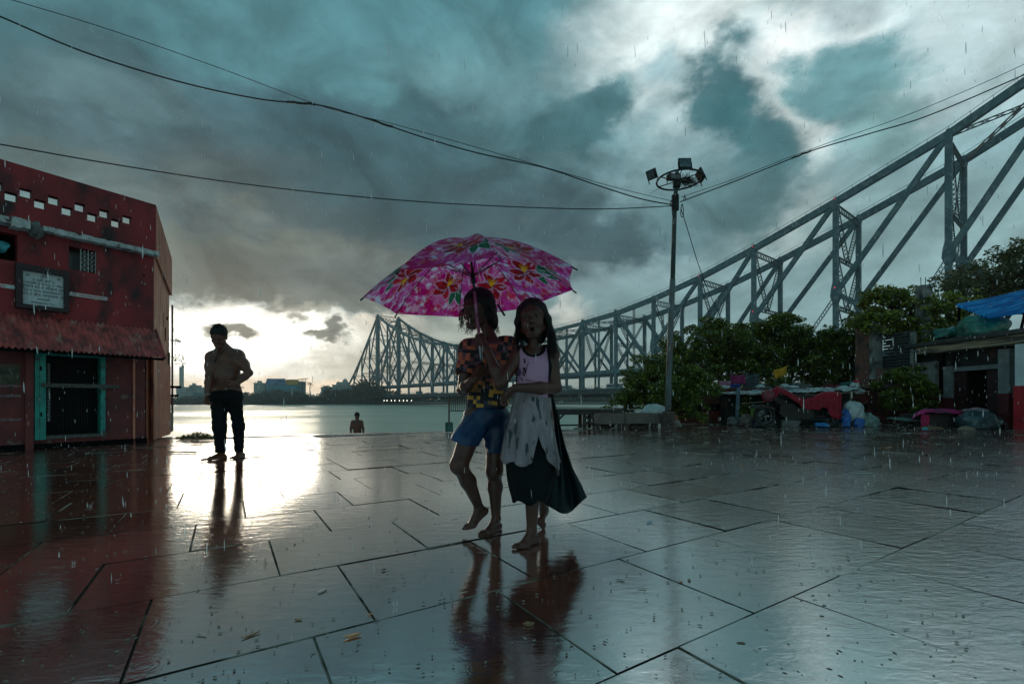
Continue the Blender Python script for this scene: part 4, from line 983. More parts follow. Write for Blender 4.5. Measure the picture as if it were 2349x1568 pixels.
for k in range(6):
    a = k * math.pi / 3 + .3; mb.tube([Vector((PM(1552, 413).x, YM, rc.z - .03)), rc + Vector((RR * math.cos(a), RR * math.sin(a), 0))], .012, 6)
mb.build('spoke', M_dark, mast)
mb = MB(); mb.tube([PM(1552, 430), PM(1553, 404), PM(1553, 400)], [.085, .095, .07], 12); mb.build('pole_cap', M_dark, mast)
def flood(c, w, h, d, az_, tilt, label=None):
    M_ = Matrix.Translation(c) @ Matrix.Rotation(az_, 4, 'Z') @ Matrix.Rotation(tilt, 4, 'X')
    def bx(x0, x1, y0, y1, z0, z1, mb): return mb.hexa([M_ @ Vector(p) for p in ((x0, y0, z0), (x1, y0, z0), (x1, y1, z0), (x0, y1, z0))], [M_ @ Vector(p) for p in ((x0, y0, z1), (x1, y0, z1), (x1, y1, z1), (x0, y1, z1))])
    mb = MB(); bx(-w / 2, w / 2, -d / 2, d / 2, -h / 2, h / 2, mb)
    for k in range(6): bx(-w / 2 + .03 + k * (w - .06) / 5 - .004, -w / 2 + .03 + k * (w - .06) / 5 + .004, d / 2, d / 2 + .03, -h / 2 + .02, h / 2 - .02, mb)
    f_ = mb.build('floodlight', M_dark, mast)
    mb = MB(); bx(-w / 2 + .02, w / 2 - .02, -d / 2 - .004, -d / 2 + .002, -h / 2 + .02, h / 2 - .02, mb); mb.build('lens', mat('lamp_glass', (.03, .05, .06), .12, (.10, .13, .14), scale=6), f_)
    mb = MB(); bx(-w / 2 - .015, -w / 2 - .003, -.01, .01, -h / 2 - .08, .03, mb); bx(w / 2 + .003, w / 2 + .015, -.01, .01, -h / 2 - .08, .03, mb); mb.build('bracket', M_dark, f_)
flood(PM(1571, 375), .30, .26, .05, 0, R(-12))
flood(PM(1492, 405) + Vector((0, -.1, 0)), .22, .22, .09, R(-50), R(30))
flood(PM(1607, 402), .30, .26, .05, R(85), R(-25))
flood(PM(1530, 427) + Vector((0, -.42, .0)), .26, .12, .16, R(12), R(10))
# cable tangle at the collar
mb = MB()
for k, (u, v, r_) in enumerate(((1543, 486, .07), (1562, 486, .07), (1568, 458, .05), (1550, 455, .08), (1538, 470, .06))):
    c = PM(u, v) + Vector((0, -.08, 0)); mb.tube([c + Vector((r_ * .45 * math.cos(a), .02 * math.sin(2 * a), r_ * 2.2 * (1 if k < 2 else .5) * math.sin(a))) for a in [j * math.pi / 8 for j in range(16)]], .010, 6, closed=True)
mb.tube([PM(1549, 448), PM(1549, 482)], .085, 10)
mb.build('cable_coil', M_dark, mast)
# nest
mb = MB(); rn = random.Random(5); cn = PM(1576, 414)
for k in range(170):
    p = cn + Vector((rn.gauss(0, .10), rn.gauss(0, .09), rn.gauss(0, .045))); d = Vector((rn.gauss(0, 1), rn.gauss(0, 1), rn.gauss(0, .5))).normalized() * rn.uniform(.06, .16)
    mb.tube([p - d, p + d], .004, 3)
tag(mb.build('bird_nest', mat('twigs', (.03, .024, .018), .9)), 'twiggy bird nest lodged inside the floodlight ring', 'nest')

# ------------------------------------------------------------------ cables
def cable(pts, r, label, twist=None):
    V_ = [Vector(p) for p in pts]; out_ = []
    n = len(V_)
    for i in range(n - 1):                                      # Catmull-Rom
        p0, p1, p2, p3 = V_[max(i - 1, 0)], V_[i], V_[i + 1], V_[min(i + 2, n - 1)]
        for k in range(10):
            t_ = k / 10; out_.append(.5 * ((2 * p1) + (p2 - p0) * t_ + (2 * p0 - 5 * p1 + 4 * p2 - p3) * t_ ** 2 + (3 * p1 - p0 - 3 * p2 + p3) * t_ ** 3))
    out_.append(V_[-1]); mb = MB(); mb.tube(out_, r, 6)
    if twist:
        for (i0, i1) in twist:
            seg = out_[i0:i1]; mb.tube([s + Vector((0, 0, .6 * r * math.sin(k * 1.9))) for k, s in enumerate(seg)], r * 1.6, 6)
    return tag(mb.build('cable', M_cable, smooth=True), label, 'cable', 'cables tied to the lamp mast')
M_cable = mat('black_cable', (.012, .013, .014), .5)
pY = lambda u: YM + (7.0 - YM) * (1548 - u) / 1548
pR = lambda u: YM + (8.6 - YM) * (u - 1560) / 790
cable([P(u, v, pY(u)) for u, v in ((-300, -95), (20, -2), (250, 68), (500, 155), (743, 245), (900, 284), (1100, 340), (1300, 398), (1420, 432), (1545, 462))], .006, 'thin cable running from the top left corner to the lamp mast')
cable([P(u, v, pY(u)) for u, v in ((-300, -90), (0, 38), (200, 122), (420, 190), (600, 228), (735, 242), (850, 275), (980, 318), (1100, 352), (1250, 385), (1370, 425), (1470, 456), (1545, 470))], .013, 'thick sagging cable running from the upper left edge to the lamp mast', twist=((44, 50), (60, 65)))
cable([P(u, v, pY(u)) for u, v in ((-300, 280), (0, 331), (250, 375), (500, 414), (750, 444), (1000, 465), (1250, 477), (1400, 479), (1545, 472))], .0105, 'cable running just above the red building to the lamp mast')
cable([P(u, v, pR(u)) for u, v in ((1560, 463), (1680, 418), (1800, 370), (1870, 343), (2000, 305), (2130, 265), (2349, 172), (2600, 60))], .012, 'thick cable climbing from the lamp mast to the right edge', twist=((22, 30),))
cable([P(u, v, pR(u)) for u, v in ((1562, 452), (1680, 412), (1800, 365), (1900, 328), (2060, 272), (2200, 215), (2349, 148), (2600, 30))], .006, 'thin upper cable climbing from the lamp mast to the right edge')
cable([P(1562, 478, YM), P(1580, 535, YM + .6), P(1600, 600, YM + 1.5), P(1622, 660, YM + 2.4), P(1655, 730, 14.2), P(1690, 800, 15.5)], .010, 'cable dropping steeply from the lamp mast into the trees')
cable([P(1490, 445, YM - .3), P(1512, 432, YM - .35)], .004, 'short loose wire end hanging left of the floodlight ring')

# ------------------------------------------------------------------ railing panel on a green drum
M_railr = mat('rusty_rail', (.10, .045, .025), .7, (.03, .02, .018), scale=12)
gp = G(1030, 990); rl = thing('rail_panel', 'small rusty railing panel on a post set in a green drum', 'railing', gp); YG = gp.y
mb = MB(); mb.tube([Vector((gp.x, YG, .15)), Vector((gp.x, YG, P(0, 907, YG).z))], .018, 8); mb.build('post', M_railr, rl)
mb = MB(); zt_, zb_ = P(0, 909, YG).z, P(0, 942, YG).z; x1 = P(1092, 0, YG).x
mb.beam((gp.x, YG, zt_), (x1, YG, zt_), .03, .02); mb.beam((gp.x, YG, zb_), (x1, YG, zb_), .03, .02); mb.build('rail', M_railr, rl)
mb = MB()
for k in range(1, 13): x = gp.x + (x1 - gp.x) * k / 12.5; mb.beam((x, YG, zb_), (x, YG, zt_), .014, .014)
mb.build('bars', M_railr, rl)
mb = MB(); mb.lathe(gp, [(.085, 0), (.09, .02), (.09, .19), (.08, .215), (.02, .22)], 20); mb.build('drum', mat('green_drum', (.01, .12, .10), .5, (.02, .05, .045), scale=10), rl)

# ------------------------------------------------------------------ dark trestle table and concrete bench
M_tab = mat('black_wet_wood', (.006, .005, .005), .5, (.014, .012, .010), scale=6, stretch=(1, 6, 6))
YT = 11.2; tz = P(0, 937, YT).z; tb_ = thing('trestle_table', 'low black wooden table with crossed braces at the river edge', 'table', (P(1340, 0, YT).x, YT, 0))
x0, x1 = P(1262, 0, YT).x, P(1428, 0, YT).x
mb = MB(); mb.box(((x0 + x1) / 2, YT + .3, tz - .03), (x1 - x0, .9, .05)); mb.box(((x0 + x1) / 2, YT - .1, tz - .10), (x1 - x0 - .05, .04, .09)); mb.build('table_top', M_tab, tb_)
for u in (1279, 1339, 1361, 1418):
    for dy in (-.08, .62):
        mb = MB(); x = P(u, 0, YT).x; mb.beam((x, YT + dy, 0), (x, YT + dy, tz - .05), .09, .07); mb.build('leg', M_tab, tb_)
for (u0, v0, u1, v1) in ((1281, 962, 1296, 948), (1340, 978, 1362, 950), (1341, 950, 1362, 978), (1385, 950, 1412, 974)):
    mb = MB(); mb.beam(P(u0, v0, YT - .09), P(u1, v1, YT - .09), .03, .045); mb.build('brace', M_tab, tb_)
mb = MB(); mb.beam(P(1278, 975, YT - .05), P(1340, 974, YT - .05), .04, .04); mb.build('brace', M_tab, tb_)
M_bench = mat('brown_stone_bench', (.14, .10, .085), .7, (.085, .06, .05), scale=5, bump=.2)
YB = 11.0; bn = thing('stone_bench', 'brown stone bench slab on short legs beside the lamp post', 'bench', (P(1440, 0, YB).x, YB, 0))
zt_, zb_ = P(0, 947, YB).z, P(0, 971, YB).z
for (u0, u1) in ((1363, 1433), (1434.5, 1516)):
    x0, x1 = P(u0, 0, YB).x, P(u1, 0, YB).x; mb = MB(); mb.box(((x0 + x1) / 2, YB + .25, (zt_ + zb_) / 2), (x1 - x0, .5, zt_ - zb_)); mb.build('slab', M_bench, bn)
for u in (1372, 1436, 1504):
    x = P(u, 0, YB).x; mb = MB(); mb.box((x, YB + .1, zb_ / 2), (.13, .14, zb_ - .002)); mb.build('leg', M_rustb, bn)
M_bag = mat('white_plastic_bag', (.50, .53, .54), .4, (.34, .37, .38), scale=5, bump=1.0, bscale=9, trans=.15)
def heap(name, u, v, Y, ru, rv, m, label, cat, seed=1, amp=.16, flat=.5, ry=None, group=None, rz=0):
    s = Y / F; c = P(u, v, Y) + Vector((0, 0, 0)); mb = MB(); mb.blob(c, (ru * s, ry or ru * s * .7, rv * s), seed=seed, amp=amp, n=44, m=22, flat=flat, rz=rz)
    return tag(mb.build(name, m, smooth=True), label, cat, group)
heap('plastic_bundle', 1502, 948, 11.3, 30, 21, M_bag, 'big white plastic bundle sitting on the stone bench', 'bundle', 2, .10, .1)
for i, (u, v, ru, rv, lb) in enumerate(((1385, 979, 16, 6, 'dirty rag bundle under the stone bench left end'), (1462, 976, 24, 8, 'dirty sack under the middle of the stone bench'))):
    heap('rag_bundle', u, v, 11.5, ru, rv, mat('dirty_rag', (.16, .13, .11), .8, (.07, .06, .05), scale=8), lb, 'rags', 20 + i, .2, .8, group='rags under the bench')
heap('stone_lump', 1548, 972, 11.0, 13, 8, mat('pale_sack', (.25, .20, .17), .8, (.14, .11, .10), scale=8), 'pale crumpled sack just right of the lamp post base', 'sack', 31, .2, .8)

# ------------------------------------------------------------------ motorbike under a red cover
M_bike = mat('bike_black', (.005, .005, .006), .4, spec=.3)
M_cover = mat('red_cover', (.30, .006, .022), .65, (.17, .004, .014), scale=4, bump=.9, bscale=7, spec=.25)
M_cover2 = mat('dark_red_bag', (.20, .015, .025), .5, (.09, .01, .015), scale=8, bump=.8, bscale=14)
YK = 12.0; K = lambda u, v, dy=0: P(u, v, YK + dy)
gz = P(0, 978, YK).z; bk = thing('motorbike', 'black motorbike parked side on under a crumpled dark red cover', 'motorbike', (P(1840, 0, YK).x, YK, 0))
def wheel(u, par):
    c = K(u, 0); R_ = .29; c = Vector((c.x, YK, R_))
    mb = MB(); mb.tube([c + Vector((R_ * .84 * math.cos(a), 0, R_ * .84 * math.sin(a))) for a in [k * math.pi / 16 for k in range(32)]], .05, 8, closed=True); w = mb.build('wheel', M_bike, par, smooth=True)
    mb = MB(); mb.tube([c + Vector((.19 * math.cos(a), 0, .19 * math.sin(a))) for a in [k * math.pi / 12 for k in range(24)]], .012, 6, closed=True)
    for k in range(5): a = k * 1.2566; mb.beam(c, c + Vector((.19 * math.cos(a), 0, .19 * math.sin(a))), .03, .02)
    mb.lathe(c + Vector((0, .05, 0)), [(.05, 0), (.05, .1)], 12, (0, -1, 0)); mb.build('rim', mat('bike_alloy', (.10, .105, .11), .4, metal=.6), w)
wheel(1754, bk); wheel(1908, bk)
mb = MB(); mb.tube([K(1754, 953, -.07), K(1772, 905, -.08), K(1775, 893, -.08)], .025, 8); mb.tube([K(1754, 953, .07), K(1772, 905, .08), K(1775, 893, .08)], .025, 8); mb.build('fork', M_bike, bk)
mb = MB(); mb.prism([K(u, v, -.12) for u, v in ((1790, 928), (1830, 922), (1862, 930), (1870, 955), (1845, 966), (1805, 963), (1788, 948))], (0, .24, 0)); mb.build('engine', M_bike, bk)
mb = MB(); mb.prism([K(u, v, -.05) for u, v in ((1772, 905), (1800, 910), (1850, 925), (1905, 928), (1915, 940), (1860, 938), (1800, 932), (1775, 918))], (0, .1, 0)); mb.beam(K(1865, 955), K(1908, 955), .25, .03); mb.tube([K(1840, 962, -.14), K(1880, 962, -.15), K(1935, 950, -.15)], .03, 8); mb.build('frame', M_bike, bk)
mb = MB(); mb.prism([K(u, v, -.16) for u, v in ((1735, 936), (1742, 930), (1760, 928), (1776, 934), (1780, 942), (1760, 935), (1745, 937))], (0, .32, 0)); mb.build('mudguard', M_bike, bk)
mb = MB(); mb.beam(K(1858, 960, -.1), K(1850, 978, -.22), .02, .02); mb.build('stand', M_bike, bk)
mb = MB(); mb.prism([K(u, v, -.15) for u, v in ((1785, 905), (1830, 903), (1900, 908), (1930, 918), (1920, 930), (1830, 925))], (0, .3, 0)); mb.build('seat', M_bike, bk)
# cover: draped sheet following a top line, hanging to a hem on both sides
def drape(name, top, hem, Y0, half, m, label, cat, parent=None, seed=1, ny=14, sub=6, fold=.02):
    rr = random.Random(seed); tp = []; hm = []
    for (a, b) in zip(top, top[1:]):
        for k in range(sub): tp.append((a[0] + (b[0] - a[0]) * k / sub, a[1] + (b[1] - a[1]) * k / sub))
    tp.append(top[-1])
    def hv(u):
        for a, b in zip(hem, hem[1:]):
            if a[0] <= u <= b[0]: return a[1] + (b[1] - a[1]) * (u - a[0]) / max(b[0] - a[0], 1e-6)
        return hem[-1][1] if u > hem[-1][0] else hem[0][1]
    vs_ = []; n = len(tp)
    for i, (u, v) in enumerate(tp):
        h = hv(u)
        for j in range(-ny, ny + 1):
            t_ = abs(j) / ny; s_ = -1 if j < 0 else 1
            if t_ < .3: y = half * t_ / .3; vv = v + 2 * (t_ / .3) ** 2
            else: q = (t_ - .3) / .7; y = half * (1 + .12 * q); vv = v + 2 + (h - v - 2) * q
            p = P(u, vv, Y0 + s_ * y); p += Vector((rr.uniform(-1, 1) * .004, s_ * fold * math.sin(i * 1.7 + t_ * 3) * t_ + fold * .5 * math.sin(i * .63 + 5 * t_), fold * .5 * math.sin(i * 1.1 + j)))
            vs_.append(p)
    w = 2 * ny + 1; fs = [(i * w + j, i * w + j + 1, (i + 1) * w + j + 1, (i + 1) * w + j) for i in range(n - 1) for j in range(w - 1)]
    mb = MB().add(vs_, fs); o = mb.build(name, m, parent, smooth=True)
    md = o.modifiers.new('thick', 'SOLIDIFY'); md.thickness = .006
    return tag(o, label, cat) if label else o
drape('bike_cover', [(1752, 908), (1764, 900), (1772, 893), (1782, 886), (1800, 893), (1822, 905), (1845, 915), (1862, 910), (1885, 900), (1905, 898), (1925, 899), (1930, 903)],
      [(1752, 922), (1775, 915), (1790, 900), (1815, 914), (1838, 930), (1845, 938), (1880, 940), (1885, 934), (1900, 935), (1904, 955), (1925, 962), (1930, 955)], YK, .22, M_cover, 'crumpled dark red cover draped over the parked motorbike', 'cover', seed=4)
heap('handlebar_bag', 1762, 907, 11.75, 14, 13, M_cover2, 'dark red tied bag hanging at the motorbike handlebar', 'bag', 6, .12, 1)

# ------------------------------------------------------------------ shelter with plastic roof
M_tin = mat('plastic_sheet', (.30, .40, .44), .4, (.05, .08, .09), scale=7, thr=(.42, .56), bump=.8, bscale=6)
M_bamboo = mat('bamboo', (.24, .17, .10), .7, (.12, .09, .06), scale=12)
sh_ = thing('shelter', 'makeshift shelter of patched plastic sheets on bamboo poles behind the motorbike', 'shelter', P(1830, 975, 13.0))
mb = MB(); vs_ = []; nu = 60
for i in range(nu + 1):
    u = 1690 + (1985 - 1690) * i / nu; v = 906 - 12 * (i / nu) + 1.2 * math.sin(i * .9) + .8 * math.sin(i * 2.3)
    for k in range(7): p = P(u, v, 12.7); vs_.append(Vector((p.x, 12.7 + k * .2, p.z + .10 * (k / 6) + .02 * math.sin(i * .7 + k * 1.3))))
mb.add(vs_, [(i * 7 + k, i * 7 + k + 1, (i + 1) * 7 + k + 1, (i + 1) * 7 + k) for i in range(nu) for k in range(6)])
o = mb.build('roof_sheet', M_tin, sh_); md = o.modifiers.new('thick', 'SOLIDIFY'); md.thickness = .012
for (u0, v0, u1, v1) in ((1692, 908, 1690, 976), (1850, 900, 1846, 925), (1915, 900, 1914, 940), (1952, 898, 1950, 945), (1700, 885, 1692, 912)):
    mb = MB(); mb.tube([P(u0, v0, 12.72), P(u1, v1, 12.72)], .022, 6); mb.build('pole', M_bamboo, sh_)
mb = MB(); mb.tube([P(1676, 903, 12.65), P(1870, 905, 12.6), P(1995, 897, 12.65)], .014, 6); mb.tube([P(1700, 925, 12.7), P(1760, 921, 12.7)], .018, 6); mb.build('crosspole', M_bamboo, sh_)
mb = MB(); mb.beam(P(1694, 889, 12.6), P(1690, 976, 12.6), .10, .015, up=(0, 1, 0)); mb.build('blue_cloth_strip', mat('grey_blue_cloth', (.09, .14, .17), .8, (.05, .07, .09), scale=9), sh_)
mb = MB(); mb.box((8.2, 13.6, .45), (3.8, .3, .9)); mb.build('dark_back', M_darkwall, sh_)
# things lying on the shelter roof and wall
def cloth(name, u0, v0, u1, v1, Y, m, label, cat='cloth', sag=.3, seed=0, drop=None, group=None, skew=0):
    """cloth hung over a line, two layers with folds"""
    nu_, nv_ = 18, 14; vs_ = []; rr = random.Random(seed); ph = rr.uniform(0, 6)
    for layer in (0, 1):
        for i in range(nu_ + 1):
            for j in range(nv_ + 1):
                a, b = i / nu_, j / nv_; u = u0 + (u1 - u0) * a + skew * b + (1.2 * math.sin(3 * b + ph)); v = v0 + (v1 - v0) * b * (1 if layer == 0 else .75) + sag * math.sin(a * math.pi) * 6 * (1 - b) + (drop or 0) * a
                p = P(u, v, Y); p.y += (-.02 if layer == 0 else .03) * (b > 0) + .03 * math.sin(a * 11 + ph) * b; vs_.append(p)
    w = nv_ + 1; fs = []
    for L_ in (0, 1):
        o0 = L_ * (nu_ + 1) * w; fs += [(o0 + i * w + j, o0 + i * w + j + 1, o0 + (i + 1) * w + j + 1, o0 + (i + 1) * w + j) for i in range(nu_) for j in range(nv_)]
    o = MB().add(vs_, fs).build(name, m, smooth=True); md = o.modifiers.new('thick', 'SOLIDIFY'); md.thickness = .006
    return tag(o, label, cat, group)
cm = lambda n_, c, t_=.25: mat(n_, c, .75, tuple(x * .6 for x in c), scale=5, bump=.5, bscale=10, trans=t_)
g_ = 'washing hung by the brick wall'
cloth('pink_cloth', 1649, 873, 1675, 887, 14.2, cm('pale_pink_cloth', (.50, .22, .34)), 'pale pink cloth hanging at the left end of the brick wall', group=g_, seed=1)
cloth('magenta_cloth', 1676, 859, 1708, 880, 14.3, cm('magenta_cloth', (.28, .02, .12)), 'magenta cloth hanging above the blue one on the washing line', group=g_, seed=2)
cloth('blue_cloth', 1673, 879, 1697, 891, 14.2, cm('blue_cloth', (.012, .04, .26)), 'dark blue cloth hanging below the magenta one', group=g_, seed=3)
cloth('grey_cloth', 1708, 858, 1740, 890, 14.6, cm('slate_cloth', (.05, .075, .09)), 'large slate grey cloth hanging right of the magenta one', group=g_, seed=4)
cloth('yellow_cloth', 1776, 848, 1805, 868, 14.4, cm('yellow_cloth', (.72, .36, .02), .35), 'bright yellow cloth folded over the line in front of the trees', group=g_, seed=5, drop=-9)
cloth('red_cloth', 1888, 884, 1900, 892, 13.8, cm('red_cloth', (.40, .015, .03)), 'small red cloth on the shelter roof ridge', group=g_, seed=6)
cloth('dark_red_cloth', 1901, 880, 1925, 889, 13.8, cm('maroon_cloth', (.16, .012, .025)), 'maroon cloth lying on the shelter roof ridge', group=g_, seed=7)
cloth('teal_cloth', 1928, 877, 1962, 888, 13.8, cm('teal_cloth', (.06, .18, .19)), 'teal cloth draped over the ridge right of the maroon one', group=g_, seed=8, drop=-6)
cloth('green_curtain', 1724, 928, 1751, 962, 12.5, cm('lime_cloth', (.22, .36, .07), .3), 'lime green cloth hanging in front of the shelter left of the motorbike', group=g_, seed=9, skew=0)
cable([P(1640, 872, 14.3), P(1700, 862, 14.4), P(1780, 852, 14.5), P(1900, 850, 14.5), P(1985, 840, 14.6)], .005, 'washing line strung in front of the trees')
for i, (u, v, ru, rv, mm, lb) in enumerate(((1662, 888, 10, 4, M_bag, 'small white bundle on the wall under the pink cloth'), (1745, 886, 9, 4, M_bag, 'small white bundle on the wall beside the grey cloth'),
        (1800, 885, 9, 5, M_bag, 'upright white bundle on the wall under the yellow cloth'), (1818, 888, 14, 4, M_bag, 'long white bundle on the wall under the yellow cloth'),
        (1880, 894, 14, 5, M_bag, 'white sack at the left of the shelter roof ridge'), (1935, 891, 14, 6, M_bag, 'white sack in the middle of the shelter roof'),
        (1960, 885, 10, 8, M_bag, 'tall white sack at the right of the shelter roof'), (1970, 898, 12, 7, M_bag, 'round white bag at the right end of the shelter roof'),
        (1915, 897, 10, 8, mat('tan_sack', (.22, .14, .08), .8, (.12, .08, .05), scale=9), 'tan sack hanging at the shelter roof edge'),
        (1965, 875, 7, 4, cm('red_bundle', (.35, .01, .02), 0), 'tiny red bundle on top of the shelter roof pile'))):
    heap('bundle', u, v, 13.5, ru, rv, mm, lb, 'bundle', 40 + i, .18, .7, group='bundles on the wall and shelter roof')
# sacks right of the motorbike
heap('white_sack', 1958, 945, 12.1, 22, 24, M_bag, 'large white sack standing right of the motorbike', 'sack', 51, .13, .9)
heap('blue_bag', 1940, 960, 11.9, 10, 20, mat('blue_plastic', (.01, .12, .42), .35, (.005, .06, .25), scale=6, bump=.8), 'tall bright blue plastic bag behind the motorbike', 'bag', 52, .18, .9)
heap('blue_drum', 1970, 970, 11.9, 12, 12, mat('blue_plastic_b', (.01, .10, .36), .35, (.005, .05, .22), scale=6, bump=.6), 'round blue bundle in front of the white sack', 'bag', 53, .08, .9)
heap('grey_bundle', 1990, 965, 12.2, 20, 15, mat('grey_green_cloth', (.20, .26, .24), .7, (.10, .14, .13), scale=6, bump=.8), 'grey green cloth bundle at the right of the white sack', 'bundle', 54, .22, .9)
heap('blue_scrap', 1885, 974, 11.7, 14, 5, mat('blue_plastic_c', (.01, .16, .40), .35), 'small blue plastic scrap under the motorbike', 'litter', 55, .2, .8)
heap('white_sack', 1815, 968, 12.5, 20, 12, M_bag, 'white sack half hidden behind the motorbike engine', 'sack', 56, .15, .9)
heap('tan_bundle', 1712, 964, 12.3, 14, 13, mat('tan_cloth', (.13, .10, .08), .8, (.07, .05, .045), scale=9), 'brown bundle at the foot of the lime green cloth', 'bundle', 57, .2, .9)
heap('blue_bundle', 1733, 968, 12.3, 12, 10, mat('navy_cloth', (.015, .035, .10), .7, (.01, .02, .05), scale=9), 'navy bundle between the brown bundle and the motorbike', 'bundle', 58, .2, .9)
heap('white_can', 1745, 942, 12.4, 8, 14, M_bag, 'white container leaning behind the front wheel of the motorbike', 'container', 59, .06, .9)
heap('rubbish_pile', 1690, 968, 12.6, 20, 10, mat('dark_rubbish', (.05, .045, .045), .8, (.14, .12, .12), scale=14), 'dark pile of rubbish at the foot of the shelter pole', 'rubbish', 60, .28, .9)

# ------------------------------------------------------------------ covered stall by the doorway
st_ = thing('covered_stall', 'low stall covered with a pink and purple cloth in front of the red dado', 'stall', G(2160, 981))
YS = 11.6
mb = MB(); mb.box((P(2170, 0, YS).x, YS + .3, .18), (1.35, .6, .36)); mb.build('table_body', mat('stall_brown', (.055, .03, .028), .8, (.03, .02, .02), scale=6), st_)
for u in (2125, 2215): mb = MB(); mb.box((P(u, 0, YS).x, YS - .02, .12), (.06, .06, .24)); mb.build('leg', M_tab, st_)
drape('stall_cloth', [(2092, 958), (2104, 944), (2120, 938), (2160, 937), (2190, 939), (2210, 948), (2240, 950), (2262, 952)], [(2092, 962), (2104, 952), (2130, 945), (2190, 948), (2225, 958), (2262, 962)], YS + .2, .34,
      mat('stall_cloth_purple', (.10, .025, .06), .7, (.42, .01, .14), scale=3, thr=(.45, .6), bump=.6), None, None, parent=None, seed=8)
o = bpy.data.objects['stall_cloth']; tag(o, 'pink and purple cloth spread over the low stall', 'cloth')
mb = MB(); mb.box((P(2112, 0, YS).x, YS - .12, .17), (.19, .03, .34)); tag(mb.build('pink_board', cm('hot_pink', (.55, .008, .10), .1)), 'hot pink cloth panel hanging at the left end of the stall', 'cloth')
mb = MB(); mb.box((P(2085, 962, 11.7).x, 11.8, P(0, 961, 11.7).z), (.55, .5, .03), .1, .1); tag(mb.build('green_tray', mat('green_tray', (.10, .16, .14), .6, (.05, .09, .08), scale=6)), 'pale green tray jutting out at the left of the stall', 'tray')
heap('teal_bowl', 2122, 983, 11.2, 7, 4, mat('teal_plastic', (.02, .30, .33), .4), 'small teal plastic bowl on the ground under the pink cloth panel', 'bowl', 61, .03, .8)
M_tarpd = mat('dark_tarpaulin', (.022, .05, .06), .28, (.055, .09, .10), scale=3, bump=.9, bscale=7)
heap('tarpaulin_heap', 2243, 966, 11.2, 46, 23, M_tarpd, 'dark blue grey tarpaulin heap in front of the doorway', 'tarpaulin', 62, .10, .75, rz=.2)
heap('striped_cloth', 2240, 943, 11.5, 25, 8, mat('mauve_cloth', (.16, .09, .12), .8, (.30, .22, .25), scale=9), 'mauve cloth bundle on top of the tarpaulin heap', 'cloth', 63, .14, .9)
heap('dark_sack', 2215, 952, 11.8, 24, 12, M_cover2, 'dark sack between the stall and the tarpaulin heap', 'sack', 64, .15, .9)
heap('cardboard_heap', 2135, 984, 11.3, 26, 7, mat('cardboard', (.16, .08, .045), .85, (.10, .05, .03), scale=8), 'brown cardboard lying under the stall', 'cardboard', 65, .16, .7)
heap('stone_block', 2215, 985, 11.0, 16, 8, mat('sandstone_block', (.24, .17, .12), .85, (.15, .11, .08), scale=8), 'sand coloured lump in front of the tarpaulin heap', 'stone', 66, .14, .7)
wb = thing('water_bottle', 'white topped bottle with a yellow body beside the white and red pillar', 'bottle', P(2293, 952, 11.7))
c_ = P(2293, 950, 11.7); mb = MB(); mb.lathe(c_, [(.04, -.10), (.05, -.06), (.05, .02), (.03, .04)], 14); mb.build('body', mat('yellow_body', (.40, .26, .03), .5), wb, smooth=True)
mb = MB(); mb.lathe(c_ + Vector((0, 0, .05)), [(.06, 0), (.085, .03), (.075, .10), (.03, .13)], 16); mb.build('lid', M_bag, wb, smooth=True)
mb = MB(); mb.box((c_.x, c_.y, (c_.z - .10) / 2), (.35, .3, c_.z - .10)); tag(mb.build('crate', mat('dark_crate', (.04, .025, .02), .8)), 'dark crate under the white topped bottle', 'crate')
# ------------------------------------------------------------------ floral umbrella
UK = 1.07
uc = Vector((-.162, 2.083, .495)) * UK + Vector((-.010, 0, EYE)); un = Vector((-.1031, .0194, .9945)).normalized()
ue1 = Vector((0, 1, 0)).cross(un).normalized(); ue2 = un.cross(ue1); UR = .488 * UK; UPH = -32.724; UD = .245 * UK
umb = thing('umbrella', 'pink floral umbrella with red lilies held by the two children', 'umbrella', uc - un * .75)
def U(r, a, h): return uc + (ue1 * math.cos(a) + ue2 * math.sin(a)) * r + un * h
def pick(arr, i): return arr[i % len(arr)]
def smooth(a, b, x):
    t_ = np.clip((x - a) / (b - a), 0, 1); return t_ * t_ * (3 - 2 * t_)
def vnoise(x, y, seed):
    rng = np.random.default_rng(seed); g = rng.random((64, 64)); xi = np.floor(x).astype(int); yi = np.floor(y).astype(int); fx = x - xi; fy = y - yi
    fx = fx * fx * (3 - 2 * fx); fy = fy * fy * (3 - 2 * fy); q = lambda a, b: g[a % 64, b % 64]
    return (q(xi, yi) * (1 - fx) + q(xi + 1, yi) * fx) * (1 - fy) + (q(xi, yi + 1) * (1 - fx) + q(xi + 1, yi + 1) * fx) * fy
def fbm(x, y, seed, o=4):
    s = 0; a = 1; tt = 0
    for k in range(o): s = s + a * vnoise(x * 2 ** k + 17 * k, y * 2 ** k + 5 * k, seed + k); tt += a; a *= .55
    return s / tt
def petal(px, py, cx_, cy_, ang, ln, wd):
    dx, dy = px - cx_, py - cy_; t_ = (dx * math.cos(ang) + dy * math.sin(ang)) / ln; s_ = (-dx * math.sin(ang) + dy * math.cos(ang)) / wd
    w = np.sin(np.clip(t_, 0, 1) ** .8 * math.pi) ** .7 * (t_ > 0) * (t_ < 1)
    return w - np.abs(s_), t_, s_          # >0 inside
